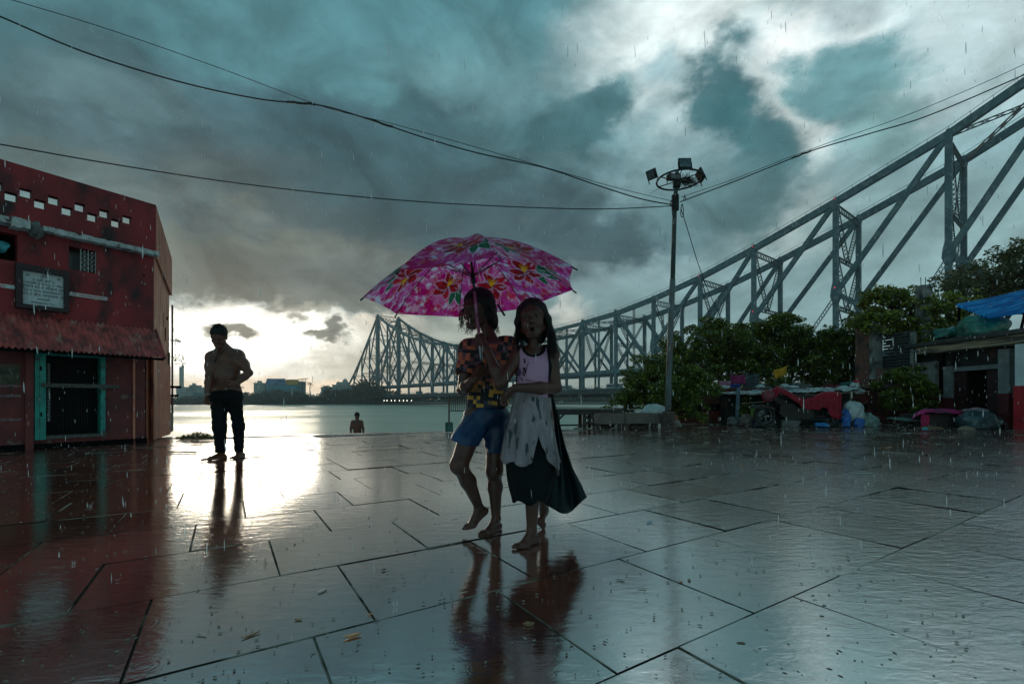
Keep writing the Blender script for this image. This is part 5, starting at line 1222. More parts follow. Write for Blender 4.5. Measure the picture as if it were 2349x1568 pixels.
def floral(px, py, k):
    """print colour on one gore; px across (metres), py from the centre outwards (metres)"""
    wx = px + .02 * (fbm(px * 18 + 9, py * 18, 3) - .5); wy = py + .02 * (fbm(px * 18, py * 18 + 4, 8) - .5)
    n1 = fbm(wx * 26 + 7 * k + 3, wy * 26 + 50, 20 + k, 5); n2 = fbm(wx * 40 + 3 * k, wy * 40, 40 + k, 4); n3 = fbm(wx * 9 + k, wy * 9, 60 + k, 3)
    col_ = np.array([.62, .004, .20])[None] * np.ones((len(px), 3))
    def over(m, c): nonlocal col_; m = np.clip(m, 0, 1)[:, None]; col_ = col_ * (1 - m) + np.array(c)[None] * m
    over(smooth(.45, .62, n3) * .8, (.72, .06, .42)); over(smooth(.52, .58, n1) * .85, (.76, .16, .46)); over(smooth(.58, .64, n2) * .9, (.86, .55, .78))
    over(smooth(.61, .66, n1 * .6 + n2 * .4) * .95, (.78, .70, .92)); over(smooth(.52, .60, 1 - n1) * smooth(.42, .56, n2) * .85, (.60, .004, .04))
    over(smooth(.14, .05, py) * .7, (.80, .55, .80))
    rnd_ = random.Random(100 + k)
    fx, fy = rnd_.uniform(-.04, .04), rnd_.uniform(.35, .40); a0 = rnd_.uniform(0, 6.28)
    for j in range(30):                                          # small blossoms
        bx_, by_ = rnd_.uniform(-.2, .2), rnd_.uniform(.1, .53); r_ = rnd_.uniform(.008, .024); rr = np.hypot(px - bx_, py - by_); an = np.arctan2(py - by_, px - bx_)
        e = r_ * (1 + .25 * np.sin(an * 5 + j)); over(smooth(0, .003, e - rr) * .8, ((.80, .02, .10), (.68, .01, .30), (.90, .40, .62))[j % 3]); over(smooth(.004, 0, np.abs(e - rr)) * .35, (.9, .7, .85))
    lv = a0 + 2.2                                               # leaves
    for j, (da, ll) in enumerate(((0, .13), (.55, .11), (-.5, .085))):
        an = -1.2 + da if fx > 0 else 4.3 + da
        an = R(60) + da * .8 if k % 2 else R(120) - da * .8
        ox, oy = fx + .035 * math.cos(an), fy + .03 * math.sin(an)
        m, t_, s_ = petal(px, py, ox + (.055 if k % 2 else -.055), oy - .01, an, ll * .95, .020)
        over(smooth(-.12, .0, m) * .8, (.85, .80, .92)); over(smooth(.0, .15, m), (.01, .115, .06)); over(smooth(.08, .02, np.abs(s_)) * (m > .1) * .7, (.10, .34, .2))
    t_p = py
    for j in range(6):
        an = a0 + j * math.pi / 3 + .15 * math.sin(j * 2.1); ln_ = .112 if j % 2 == 0 else .095
        m, t_, s_ = petal(px + .012 * np.sin(t_p * 30 + j), py, fx, fy, an, ln_, .036 if j % 2 else .030); m = m + (n2 - .5) * .7; sh_ = smooth(.35, .62, fbm(px * 60 + j, py * 25, 90 + k, 3))[:, None]
        over(smooth(-.10, .0, m) * .55, (.80, .50, .82)); cr = smooth(.05, .35, m)
        over(cr, (.46, .004, .008) if j % 2 == 0 else (.60, .01, .03)); over(cr * sh_[:, 0] * .6, (.14, .002, .006)); over(cr * smooth(.5, 0, t_) * .85, (.10, .002, .004)); over(cr * smooth(.10, .02, np.abs(s_)) * .4, (.75, .05, .05))
    for j in range(5):
        an = a0 + .5 + (j - 2) * .22; m, t_, s_ = petal(px, py, fx, fy, an, .062, .0036); over(smooth(-.1, .3, m), (.85, .36, .01))
    return col_
NG, NR = 72, 96
verts = []; cols = []; faces = []
for g in range(8):
    a0 = UPH - g * math.pi / 4; base = len(verts); px = []; py = []
    for i in range(NR + 1):
        t_ = i / NR
        for j in range(NG + 1):
            s_ = j / NG; aa = a0 - (math.pi / 4) * s_
            # straight hem chord between the ribs, slightly scalloped, gore sags a little between the ribs
            mid = math.cos(math.pi / 8) / math.cos((s_ - .5) * math.pi / 4); sc = mid * (1 - .035 * (1 - (2 * s_ - 1) ** 2) * t_)
            r_ = UR * t_ * sc; h = UD * (1 - t_ ** 1.75) - .016 * (1 - (2 * s_ - 1) ** 2) * math.sin(t_ * math.pi * .9)
            verts.append(tuple(U(r_, aa, h))); px.append((s_ - .5) * UR * t_ * .765); py.append(UR * t_ * 1.08)
    cols.append(floral(np.array(px), np.array(py), g)); w = NG + 1
    faces += [(base + i * w + j, base + i * w + j + 1, base + (i + 1) * w + j + 1, base + (i + 1) * w + j) for i in range(NR) for j in range(NG)]
M_can = bpy.data.materials.new('umbrella_print'); M_can.use_nodes = True; _n = M_can.node_tree.nodes; _l = M_can.node_tree.links
_at = _n.new('ShaderNodeVertexColor'); _at.layer_name = 'print'; _b = _n['Principled BSDF']; _b.inputs['Roughness'].default_value = .42; _l.new(_at.outputs[0], _b.inputs['Base Color'])
_tr = _n.new('ShaderNodeBsdfTranslucent'); _l.new(_at.outputs[0], _tr.inputs[0]); _ms = _n.new('ShaderNodeMixShader'); _ms.inputs[0].default_value = .72
_l.new(_b.outputs[0], _ms.inputs[1]); _l.new(_tr.outputs[0], _ms.inputs[2]); _l.new(_ms.outputs[0], _n['Material Output'].inputs[0])
mb = MB(); mb.v = verts; mb.f = faces; can = mb.build('canopy', M_can, umb, smooth=True)
ca = can.data.color_attributes.new('print', 'FLOAT_COLOR', 'POINT'); cc = np.concatenate(cols); ca.data.foreach_set('color', np.concatenate([cc, np.ones((len(cc), 1))], 1).astype(np.float32).ravel())
M_umet = mat('umbrella_black_metal', (.012, .012, .014), .35, metal=.4); M_chrome = mat('umbrella_shaft_metal', (.42, .34, .34), .22, metal=.9)
hub = uc + un * (UD * .30)
for g in range(8):
    a = UPH - g * math.pi / 4; mb = MB()
    mb.tube([U(UR * t_, a, UD * (1 - t_ ** 1.75) - .006) for t_ in [k / 10 for k in range(11)]] + [U(UR * 1.015, a, -.012)], .0021, 5)
    rib = mb.build('rib', M_umet, umb)
    mb = MB(); mid_ = U(UR * .42, a, UD * (1 - .42 ** 1.75) - .008); mb.tube([hub, mid_], .0021, 5); mb.tube([hub + un * .012, U(UR * .22, a, UD * .55)], .0015, 4); mb.build('strut', M_umet, rib)
    mb = MB(); mb.tube([U(UR * .995, a, -.004), U(UR * 1.03, a, -.018)], .004, 6); mb.build('tip', M_umet, rib)
mb = MB(); mb.tube([uc + un * (UD - .004), uc + un * (UD + .010)], [.010, .005], 8); mb.build('ferrule', M_umet, umb)
mb = MB(); mb.tube([uc + un * UD, uc + un * .0], .0062, 10); mb.build('upper_shaft', M_umet, umb, smooth=True)
mb = MB(); mb.tube([hub - un * .03, hub + un * .015], .012, 12); mb.build('runner', M_umet, umb, smooth=True)
UB = uc - un * .60
mb = MB(); mb.tube([uc - un * -.01, uc - un * .11], .0072, 12); mb.build('middle_shaft', mat('shaft_pink', (.35, .14, .25), .3, metal=.5), umb, smooth=True)
mb = MB(); mb.tube([uc - un * .10, uc - un * .36], .0085, 12); mb.build('lower_shaft', M_chrome, umb, smooth=True)
mb = MB(); mb.tube([uc - un * .345, uc - un * .42, uc - un * .43], [.0115, .012, .010], 14); mb.build('handle', M_umet, umb, smooth=True)
# wrist loop and the closing strap hanging from the hem
mb = MB(); hb = uc - un * .43; mb.tube([hb, hb + Vector((-.012, 0, -.05)), hb + Vector((0, 0, -.09)), hb + Vector((.014, 0, -.05)), hb + Vector((.004, 0, 0))], .0022, 5); mb.build('wrist_loop', M_umet, umb)
q0 = P(1141, 697, 2.50); q1 = P(1158, 724, 2.50); mb = MB(); mb.beam(q0, q1, .012, .003, up=(0, 1, 0)); mb.build('closing_strap', mat('strap_mauve', (.10, .05, .10), .7), umb)
# ------------------------------------------------------------------ far bank
rng = np.random.default_rng(77); vv = []
def tops(u):                                                     # outline of the far tree belt
    pts = [(330, 899), (420, 903), (480, 900), (540, 896), (575, 892), (620, 890), (660, 889), (700, 893), (728, 896), (760, 886), (800, 884), (840, 872), (880, 880), (930, 900), (960, 905), (1040, 903), (1150, 900), (1260, 899), (1300, 897), (1350, 894), (1400, 899), (1500, 903), (1700, 905), (2400, 905)]
    for a, b in zip(pts, pts[1:]):
        if a[0] <= u <= b[0]: return a[1] + (b[1] - a[1]) * (u - a[0]) / (b[0] - a[0])
    return 900
for k in range(900):
    u = rng.uniform(330, 2000) if k % 3 else rng.uniform(400, 1420); Y = (500 + rng.uniform(0, 50)) if u < 900 else (540 + rng.uniform(0, 60)); tv = tops(u) + rng.uniform(0, 10); base = P(u, 925, Y).z
    top = P(u, tv, Y).z; h = top - WZ; r = rng.uniform(4, 8.5); c = np.array(P(u, tv, Y)) - [0, 0, r * .8]
    for q in range(4):
        cz = c + [rng.uniform(-r, r), 0, -rng.uniform(0, h * .75)]; n = 34
        d = rng.normal(size=(n, 3)); d /= np.linalg.norm(d, axis=1)[:, None]; vv.append(leaf_np(rng, cz + d * np.array([r, r, r * .7]) * rng.uniform(.5, 1, (n, 1)), 2.6, .9))
o = mesh_quads('far_woodland', np.concatenate(vv), M_leaf_far); tag(o, kind='stuff', label='dark line of trees along the far riverbank', cat='trees')
def clf(u, v, Y, ru, rv, w=1): return cl(u, v, Y, ru, rv, w)
make_tree(P(842, 924, 478), [clf(842, 893, 478, 34, 20), clf(815, 903, 478, 22, 14, .6), clf(868, 902, 478, 24, 16, .6), clf(838, 912, 476, 40, 10, .8), clf(850, 880, 479, 18, 9, .5)], 4200, 2.0, M_leaf_far, 'largest dark tree on the far bank, in front of the bridge tower', seed=31, trunk=1.2)
make_tree(P(770, 924, 480), [clf(765, 903, 480, 26, 12), clf(785, 908, 480, 18, 12, .6)], 1800, 2.0, M_leaf_far, 'rounded tree on the far bank below the palms', seed=32, trunk=.9)
def palm(u, v, Y, r, seed, label):
    rr = random.Random(seed); t = thing('palm_tree', label, 'palm', P(u, 905, Y), 'palms on the far bank'); c = P(u, v, Y)
    mb = MB(); mb.tube([P(u, 905, Y), c], [.5, .35], 6); mb.build('trunk', M_bark, t)
    mb = MB()
    for k in range(16):
        a = k * .39 + rr.uniform(-.1, .1); e = rr.uniform(-.3, 1.1); pr = None
        for s in range(5):
            q = s / 4; p = c + Vector((math.cos(a) * r * q, math.sin(a) * r * q, r * (math.sin(e) * q - .75 * q * q)))
            if pr is not None: w = Vector((-math.sin(a), math.cos(a), .5)) * .5 * (1 - q * .7); mb.quad(pr - w, pr + w, p + w * .7, p - w * .7)
            pr = p
    mb.build('crown', M_leaf_far, t)
palm(694, 877, 505, 6, 1, 'left palm of the close pair beside the white roofed shed'); palm(711, 879, 505, 6, 2, 'right palm of the close pair beside the white roofed shed'); palm(748, 886, 500, 6, 3, 'single palm below the domed building')
M_bconc = mat('far_concrete', (.45, .46, .44), .85, (.34, .36, .35), scale=.15); M_bpale = mat('far_pale_wall', (.40, .42, .40), .8, (.28, .3, .3), scale=.1)
M_win = mat('far_window', (.16, .2, .21), .3)
def block(name, u0, u1, v0, Y, m, label, cat='building', rows=4, cols_=5, group=None, extra=None, dep=18, v1=915, roof=True):
    a = P(u0, v1, Y); b = P(u1, v1, Y); top = P(u0, v0, Y).z; t = thing(name, label, cat, ((a.x + b.x) / 2, Y, a.z), group)
    mb = MB(); mb.box(((a.x + b.x) / 2, Y + dep / 2, (top + a.z) / 2), (b.x - a.x, dep, top - a.z)); mb.build('walls', m, t)
    mb = MB(); w = b.x - a.x
    for r in range(rows):
        for c in range(cols_):
            mb.box((a.x + w * (c + .5) / cols_, Y - .05, top - (r + .7) * 3.1), (w / cols_ * .5, .3, 1.5))
    mb.build('windows', M_win, t)
    if roof: mb = MB(); mb.box(((a.x + b.x) / 2, Y + dep / 2, top + .4), (w + .8, dep + .8, .8)); mb.box((a.x + w * .3, Y + 6, top + 2), (w * .25, 5, 3)); mb.build('roof', M_bconc, t)
    return t, a, b, top
block('apartment_block', 582, 607, 879, 560, M_bpale, 'pale apartment block left of the billboard building', rows=3)
t, a, b, top = block('billboard_building', 610, 686, 874, 555, mat('teal_facade', (.05, .22, .24), .6, (.03, .15, .18), scale=.1), 'wide teal building carrying blue and yellow billboards on the far bank', rows=5, cols_=12, roof=False)
mb = MB(); mb.box(((P(612, 0, 554).x + P(655, 0, 554).x) / 2, 553.6, (P(0, 868, 554).z + P(0, 882, 554).z) / 2), (P(655, 0, 554).x - P(612, 0, 554).x, .6, P(0, 868, 554).z - P(0, 882, 554).z)); mb.build('billboard', mat('blue_billboard', (.03, .13, .36), .5, (.10, .28, .45), scale=.12, c3=(.03, .06, .16), scale3=.3), t)
mb = MB(); mb.box(((P(656, 0, 554).x + P(684, 0, 554).x) / 2, 553.6, (P(0, 870, 554).z + P(0, 882, 554).z) / 2), (P(684, 0, 554).x - P(656, 0, 554).x, .6, P(0, 870, 554).z - P(0, 882, 554).z)); mb.build('billboard', mat('yellow_billboard', (.55, .33, .06), .5, (.45, .22, .05), scale=.12), t)
mb = MB(); mb.box(((P(612, 0, 554).x + P(684, 0, 554).x) / 2, 553.7, (P(0, 883.5, 554).z + P(0, 893, 554).z) / 2), (P(684, 0, 554).x - P(612, 0, 554).x, .5, P(0, 883.5, 554).z - P(0, 893, 554).z)); mb.build('billboard', mat('cyan_billboard', (.05, .28, .38), .5, (.03, .18, .26), scale=.1), t)
mb = MB()
for k in range(5): x = P(685 + k * 3, 0, 556).x; mb.beam((x, 556, top - 6), (x, 556, top + 3), .5, .5)
mb.beam((P(685, 0, 556).x, 556, top + 3), (P(698, 0, 556).x, 556, top + 3), .5, .5); mb.beam((P(685, 0, 556).x, 556, top - 2), (P(698, 0, 556).x, 556, top - 2), .5, .5); mb.build('scaffold', M_bconc, t)
t, a, b, top = block('tower_block', 411, 418, 842, 760, M_bconc, 'tall grey tower block under construction topped by a crane', rows=14, cols_=2, v1=905, dep=4)
mb = MB(); cx_ = (a.x + b.x) / 2; mb.beam((cx_, 765, top), (cx_, 765, top + 8), 1, 1, up=(1, 0, 0)); mb.beam((cx_ - 14, 765, top + 6), (cx_ + 6, 765, top + 7), .7, .7); mb.beam((cx_, 765, top + 10), (cx_ - 13, 765, top + 6.5), .3, .3); mb.build('crane', mat('crane_red', (.2, .06, .05), .6), t)
block('office_block', 404, 422, 888, 740, M_bconc, 'stepped grey block below the tall tower block', rows=3, v1=905)
rb = random.Random(2)
for i, (u0, u1, v0, mm, lb) in enumerate(((424, 436, 887, (.16, .2, .2), 'grey'), (434, 447, 879, (.14, .19, .20), 'dark slate'), (446, 462, 884, (.22, .28, .29), 'blue grey'), (460, 474, 888, (.2, .22, .2), 'olive grey'), (440, 470, 895, (.04, .22, .28), 'cyan'), (405, 430, 893, (.3, .34, .34), 'pale'))):
    block('town_house', u0, u1, v0 + 5, 620 - i * 12, mat('town_wall', mm, .8, tuple(x * 1.3 for x in mm), scale=.1), lb + ' flat roofed town house seen between the red building and the shirtless man', 'house', rows=3, cols_=3, group='far town houses', dep=12, v1=916)
t, a, b, top = block('domed_building', 762, 800, 883, 545, M_bpale, 'pale stepped building with a dome left of the bridge end', rows=4, cols_=6)
mb = MB(); cx_ = (a.x + b.x) / 2; mb.box((cx_ + 1, 552, top + 2), (12, 10, 4)); mb.lathe((cx_ + 3, 552, top + 4), [(3.2, 0), (3.1, 1.2), (2.4, 2.6), (1.2, 3.6), (.2, 4.2), (.15, 6)], 14); mb.lathe((cx_ - 5, 552, top + 2), [(1.2, 0), (1, 1.4), (.1, 3.4)], 10); mb.build('dome', M_bpale, t)
t, a, b, top = block('white_shed', 736, 758, 889, 515, mat('white_shed_wall', (.5, .55, .56), .7), 'white roofed shed beside the palms on the far bank', 'shed', rows=1, cols_=3, roof=False, dep=10)
mb = MB(); mb.prism([(a.x - 1, 514, top), (b.x + 1, 514, top), ((a.x + b.x) / 2, 514, top + 2.2)], (0, 12, 0)); mb.build('roof', M_bpale, t)
t, a, b, top = block('white_hut', 1283, 1291, 921, 520, mat('white_hut_wall', (.55, .6, .62), .7), 'tiny white hut on the far bank right of the girl', 'hut', rows=1, cols_=2, roof=False, dep=6, v1=927)
mb = MB(); mb.prism([(a.x - .6, 519, top), (b.x + .6, 519, top), (b.x - .5, 519, top + 1.4)], (0, 7, 0)); mb.build('roof', M_bpale, t)
for i, (u, v0, lb) in enumerate(((505, 892, 'far tall light mast beside the shirtless man'), (701, 868, 'far tall light mast above the palms'))):
    mb = MB(); a = P(u - .5 * 0, 912, 560); b = P(u, v0, 560); mb.beam(a, b, .5, .5, up=(1, 0, 0)); mb.box((b.x, b.y, b.z), (6, .6, .9)); mb.build('far_mast', M_bconc); tag(bpy.data.objects[[o.name for o in bpy.data.objects if o.name.startswith('far_mast')][-1]], lb, 'light mast')
# lit landing stage under the bridge
YL = 482; ls = thing('landing_stage', 'lamp lit landing stage on dark stilts under the far end of the bridge', 'jetty', P(915, 929, YL))
mb = MB(); a, b = P(878, 0, YL), P(935, 0, YL); mb.box(((a.x + b.x) / 2, YL, P(0, 914, YL).z), (b.x - a.x, 8, .7)); mb.build('roof', M_deck, ls)
mb = MB()
for k in range(10): x = a.x + (b.x - a.x) * (k + .5) / 10; mb.beam((x, YL - 3, WZ - 1), (x, YL - 3, P(0, 914, YL).z), .5, .5, up=(1, 0, 0))
mb.box(((a.x + b.x) / 2, YL, WZ + .8), (b.x - a.x, 8, .5)); mb.build('stilts', M_deck, ls)
M_lamp = mat('lit_lamp', (1, .93, .75), .4, emit=4)
for k, x_ in enumerate((655, 703, 775, 830, 905, 972, 1030, 1103)):
    c = P((860 + x_ * .153) / 1.0898, 918.2, YL - 4.2); mb = MB(); mb.blob(c, (.34, .3, .34), amp=0, n=8, m=6); mb.build('lamp', M_lamp, ls)
# ------------------------------------------------------------------ smooth-surface bodies
class SDF:
    """blend of tapered limbs and ellipsoids on a grid, surfaced as one continuous mesh"""
    def __init__(s, lo, hi, h):
        s.h = h; s.lo = np.array(lo, float); n = np.ceil((np.array(hi) - s.lo) / h).astype(int) + 1; s.n = n
        s.D = np.full(n, 1.0, np.float32); s.ax = [s.lo[i] + h * np.arange(n[i]) for i in range(3)]
    def _win(s, lo, hi, pad):
        a = np.clip(np.floor((np.array(lo) - pad - s.lo) / s.h).astype(int), 0, s.n - 1); b = np.clip(np.ceil((np.array(hi) + pad - s.lo) / s.h).astype(int) + 1, 1, s.n)
        if np.any(b <= a): return None, None
        sl = tuple(slice(a[i], b[i]) for i in range(3)); g = np.meshgrid(*[s.ax[i][sl[i]] for i in range(3)], indexing='ij'); return sl, np.stack(g, -1)
    def _merge(s, sl, d, k, mode):
        o = s.D[sl]
        if mode == 'add':
            h = np.maximum(k - np.abs(o - d), 0) / k if k > 0 else 0; s.D[sl] = np.minimum(o, d) - h * h * k * .25
        else:
            d = -d; h = np.maximum(k - np.abs(o - d), 0) / k if k > 0 else 0; s.D[sl] = np.maximum(o, d) + h * h * k * .25
    def cap(s, a, b, ra, rb=None, k=.02, mode='add', sq=None):
        a = np.array(a, float); b = np.array(b, float); rb = ra if rb is None else rb; r = max(ra, rb)
        sl, p = s._win(np.minimum(a, b), np.maximum(a, b), r + k + s.h * 3)
        if sl is None: return s
        ab = b - a; L2 = ab @ ab + 1e-12; v = p - a; t_ = np.clip(v @ ab / L2, 0, 1); q = v - t_[..., None] * ab
        if sq is not None:                                      # (axis, factor): flatten across an axis
            axv, fc = sq; axv = np.array(axv, float); axv /= np.linalg.norm(axv); c = q @ axv; q = q + (c * (1 / fc - 1))[..., None] * axv
            d = (np.linalg.norm(q, axis=-1) - (ra + (rb - ra) * t_)) * min(1, fc ** .5)
        else: d = np.linalg.norm(q, axis=-1) - (ra + (rb - ra) * t_)
        s._merge(sl, d.astype(np.float32), k, mode); return s
    def chain(s, pts, rs, k=.02, **kw):
        for i in range(len(pts) - 1): s.cap(pts[i], pts[i + 1], rs[i], rs[i + 1], k, **kw)
        return s
    def ell(s, c, r, M=None, k=.02, mode='add'):
        c = np.array(c, float); r = np.array(r, float); R_ = r.max(); sl, p = s._win(c, c, R_ + k + s.h * 3)
        if sl is None: return s
        v = p - c
        if M is not None: v = v @ np.array(M)                    # rows: world -> local
        k0 = np.linalg.norm(v / r, axis=-1); k1 = np.linalg.norm(v / (r * r), axis=-1) + 1e-9; s._merge(sl, (k0 * (k0 - 1) / k1).astype(np.float32), k, mode); return s
    def cut(s, p, n, k=.004):                                    # keep the side the normal points away from
        n = np.array(n, float); n /= np.linalg.norm(n); g = np.meshgrid(*s.ax, indexing='ij', sparse=True); d = (g[0] - p[0]) * n[0] + (g[1] - p[1]) * n[1] + (g[2] - p[2]) * n[2]
        s.D = np.maximum(s.D, d.astype(np.float32)); return s
    def wrinkle(s, amp, fx, fy, fz, seed=0):
        g = np.meshgrid(*s.ax, indexing='ij', sparse=True); w = np.sin(g[0] * fx + 3 * np.sin(g[2] * fz * .6 + seed) + seed) * np.sin(g[2] * fz + g[1] * fy + 2 * np.sin(g[0] * fx * .5)); s.D = s.D + (w * amp).astype(np.float32); return s
    def mesh(s, name, m, parent=None):
        D = s.D; I = D < 0; nx, ny, nz = D.shape
        c = I[:-1, :-1, :-1].astype(np.int8)
        tot = sum(I[dx:nx - 1 + dx, dy:ny - 1 + dy, dz:nz - 1 + dz].astype(np.int8) for dx in (0, 1) for dy in (0, 1) for dz in (0, 1))
        act = (tot > 0) & (tot < 8); idx = -np.ones(act.shape, np.int64); ii = np.argwhere(act); idx[act] = np.arange(len(ii))
        acc = np.zeros((len(ii), 3)); cnt = np.zeros(len(ii)); E_ = [(a, b) for a in range(8) for b in range(8) if a < b and bin(a ^ b).count('1') == 1]
        off = [np.array([(q >> 2) & 1, (q >> 1) & 1, q & 1]) for q in range(8)]; vals = [D[tuple((ii + o).T)] for o in off]
        for a, b in E_:
            va, vb = vals[a], vals[b]; mk = (va < 0) != (vb < 0); t_ = np.where(mk, va / (va - vb + 1e-12), 0)[:, None]
            acc += np.where(mk[:, None], off[a] + t_ * (off[b] - off[a]), 0); cnt += mk
        V = s.lo + (ii + acc / cnt[:, None]) * s.h; F_ = []
        for axn in range(3):
            sh_ = [slice(1, -1)] * 3; sh_[axn] = slice(0, -1); s2 = [slice(1, -1)] * 3; s2[axn] = slice(1, None)
            a = I[tuple(sh_)]; b = I[tuple(s2)]; ch = np.argwhere(a != b)
            if len(ch) == 0: continue
            base = ch + 1; base[:, axn] -= 1; u, w = [(1, 2), (2, 0), (0, 1)][axn]
            def gi(du, dw): q = base.copy(); q[:, u] -= du; q[:, w] -= dw; return idx[tuple(q.T)]
            qd = np.stack([gi(1, 1), gi(0, 1), gi(0, 0), gi(1, 0)], 1); ins = a[tuple(ch.T)]; qd[~ins] = qd[~ins][:, ::-1]; F_.append(qd)
        Fq = np.concatenate(F_); Fq = Fq[(Fq >= 0).all(1)]
        me = bpy.data.meshes.new(name); me.vertices.add(len(V)); me.vertices.foreach_set('co', V.astype(np.float32).ravel()); me.loops.add(Fq.size); me.loops.foreach_set('vertex_index', Fq.astype(np.int32).ravel())
        me.polygons.add(len(Fq)); me.polygons.foreach_set('loop_start', np.arange(len(Fq), dtype=np.int32) * 4); me.polygons.foreach_set('loop_total', np.full(len(Fq), 4, np.int32)); me.update(calc_edges=True)
        me.polygons.foreach_set('use_smooth', np.ones(len(Fq), bool)); me.materials.append(m); o = bpy.data.objects.new(name, me); col.objects.link(o)
        if parent: o.parent = parent; o.location = -Vector(parent.location)
        return o
def V3(*a): return np.array(a, float)
def vec(p): return np.array(p, float)
def rotm(yaw, pitch, roll):                                      # head frame: x right of the head as seen by the viewer, y towards the face, z up
    M_ = Matrix.Rotation(yaw, 3, 'Z') @ Matrix.Rotation(pitch, 3, 'X') @ Matrix.Rotation(roll, 3, 'Y'); return np.array(M_)
def head(S, c, M_, s, mouth=0.0, k=.012, smile=0, plump=0):
    """face looks along local -y; s = scale (1 for a 0.21 m head)"""
    def T(x, y, z): return c + M_ @ (V3(x, -y, z) * s)
    def el(x, y, z, r, kk=k, mode='add'): S.ell(T(x, y, z), V3(*r) * s, M_, kk * s / .9, mode)
    def cp(a, b, ra, rb, kk=k, mode='add'): S.cap(T(*a), T(*b), ra * s, rb * s, kk * s / .9, mode)
    el(0, -.014, .032, (.071, .088, .073)); el(0, .018, -.022, (.053 + plump, .062, .074), .02); el(0, .020, .022, (.060, .060, .048), .02)
    cp((-.047, .008, -.055), (-.016, .050, -.092), .020, .018, .02); cp((.047, .008, -.055), (.016, .050, -.092), .020, .018, .02); cp((-.014, .055, -.092), (.014, .055, -.092), .017, .017, .014)
    for sx in (-1, 1):
        el(sx * .033, .054, -.036, (.022 + plump * .5, .020, .024), .016); cp((sx * .046, .066, .018), (sx * .012, .080, .014), .0055, .0075, .010)
        el(sx * .029, .083, -.001, (.0165, .011, .0085), .008, 'sub'); el(sx * .029, .068, -.002, (.0125, .0115, .0115), .002)
        cp((sx * .042, .068, .0065), (sx * .017, .077, .0075), .0030, .0034, .004)                    # upper lid
        el(sx * .0115, .084, -.037, (.0085, .0095, .0072), .005)
        el(sx * .072, -.004, -.012, (.007, .017, .027), .008); el(sx * .079, .000, -.010, (.004, .009, .015), .003, 'sub')
    cp((0, .076, .006), (0, .092, -.030), .0060, .0098, .008); el(0, .0945, -.034, (.0095, .0085, .0085), .006)
    if mouth: el(0, .095, -.067 - mouth * .3, (.0165, .022, .004 + mouth * .6), .003, 'sub')
    for sx in (-1, 1): el(sx * .0065, .0895, -.0435, (.0035, .005, .0035), .002, 'sub')
    if mouth > 0:
        el(0, .070, -.064 - mouth * .3, (.022, .016, .012 + mouth), .008)
        el(0, .090, -.065 - mouth * .3, (.015, .020, .006 + mouth * .75), .004, 'sub')
        cp((-.017, .080, -.058), (.017, .080, -.058), .0042, .0042, .004); cp((-.014, .078, -.074 - mouth * 1.1), (.014, .078, -.074 - mouth * 1.1), .0048, .0048, .004)
    else:
        w_ = .024 + smile * .006
        cp((-w_, .070, -.058 + smile * .004), (0, .0835, -.0615), .0028, .0055, .005); cp((w_, .070, -.058 + smile * .004), (0, .0835, -.0615), .0028, .0055, .005)
        cp((-w_ * .7, .073, -.069), (0, .081, -.0715), .0034, .0062, .005); cp((w_ * .7, .073, -.069), (0, .081, -.0715), .0034, .0062, .005)
        cp((-w_, .086, -.0655), (w_, .086, -.0655), .0018, .0018, .002, 'sub')
    return T
def eyes(T, M_, s, parent):
    for sx in (-1, 1):
        mb = MB(); c = Vector(T(sx * .029, .0705, -.0015)); mb.lathe(c, [(.0001, .0113 * s), (.004 * s, .0106 * s), (.008 * s, .008 * s), (.0108 * s, .003 * s), (.0113 * s, 0), (.010 * s, -.005 * s)], 14, Vector(M_ @ V3(0, -1, 0))); e = mb.build('eye', M_eye, parent, smooth=True)
        mb = MB(); mb.lathe(c + Vector(M_ @ V3(0, -1, -.08)) * .0100 * s, [(.0001, .0020 * s), (.0035 * s, .0014 * s), (.0052 * s, 0)], 12, Vector(M_ @ V3(0, -1, -.05))); mb.build('iris', M_iris, e, smooth=True)
def fingers(S, knuckles, dirs, normal, lens, rad, curls, k=.003):
    """each finger: three phalanges curling towards -normal"""
    out_ = []
    for p, d, L_, r, cu in zip(knuckles, dirs, lens, rad, curls):
        d = d / np.linalg.norm(d); n = normal - d * (normal @ d); n /= np.linalg.norm(n); pts = [p]; ang = 0
        for f_, c_ in zip((.46, .30, .24), cu):
            ang += c_; pts.append(pts[-1] + (d * math.cos(ang) - n * math.sin(ang)) * L_ * f_)
        S.chain(pts, [r, r * .93, r * .86, r * .76], k); out_.append(pts[-1])
        for q in pts[1:3]: S.ell(q, (r * 1.04,) * 3, None, k)
    return out_
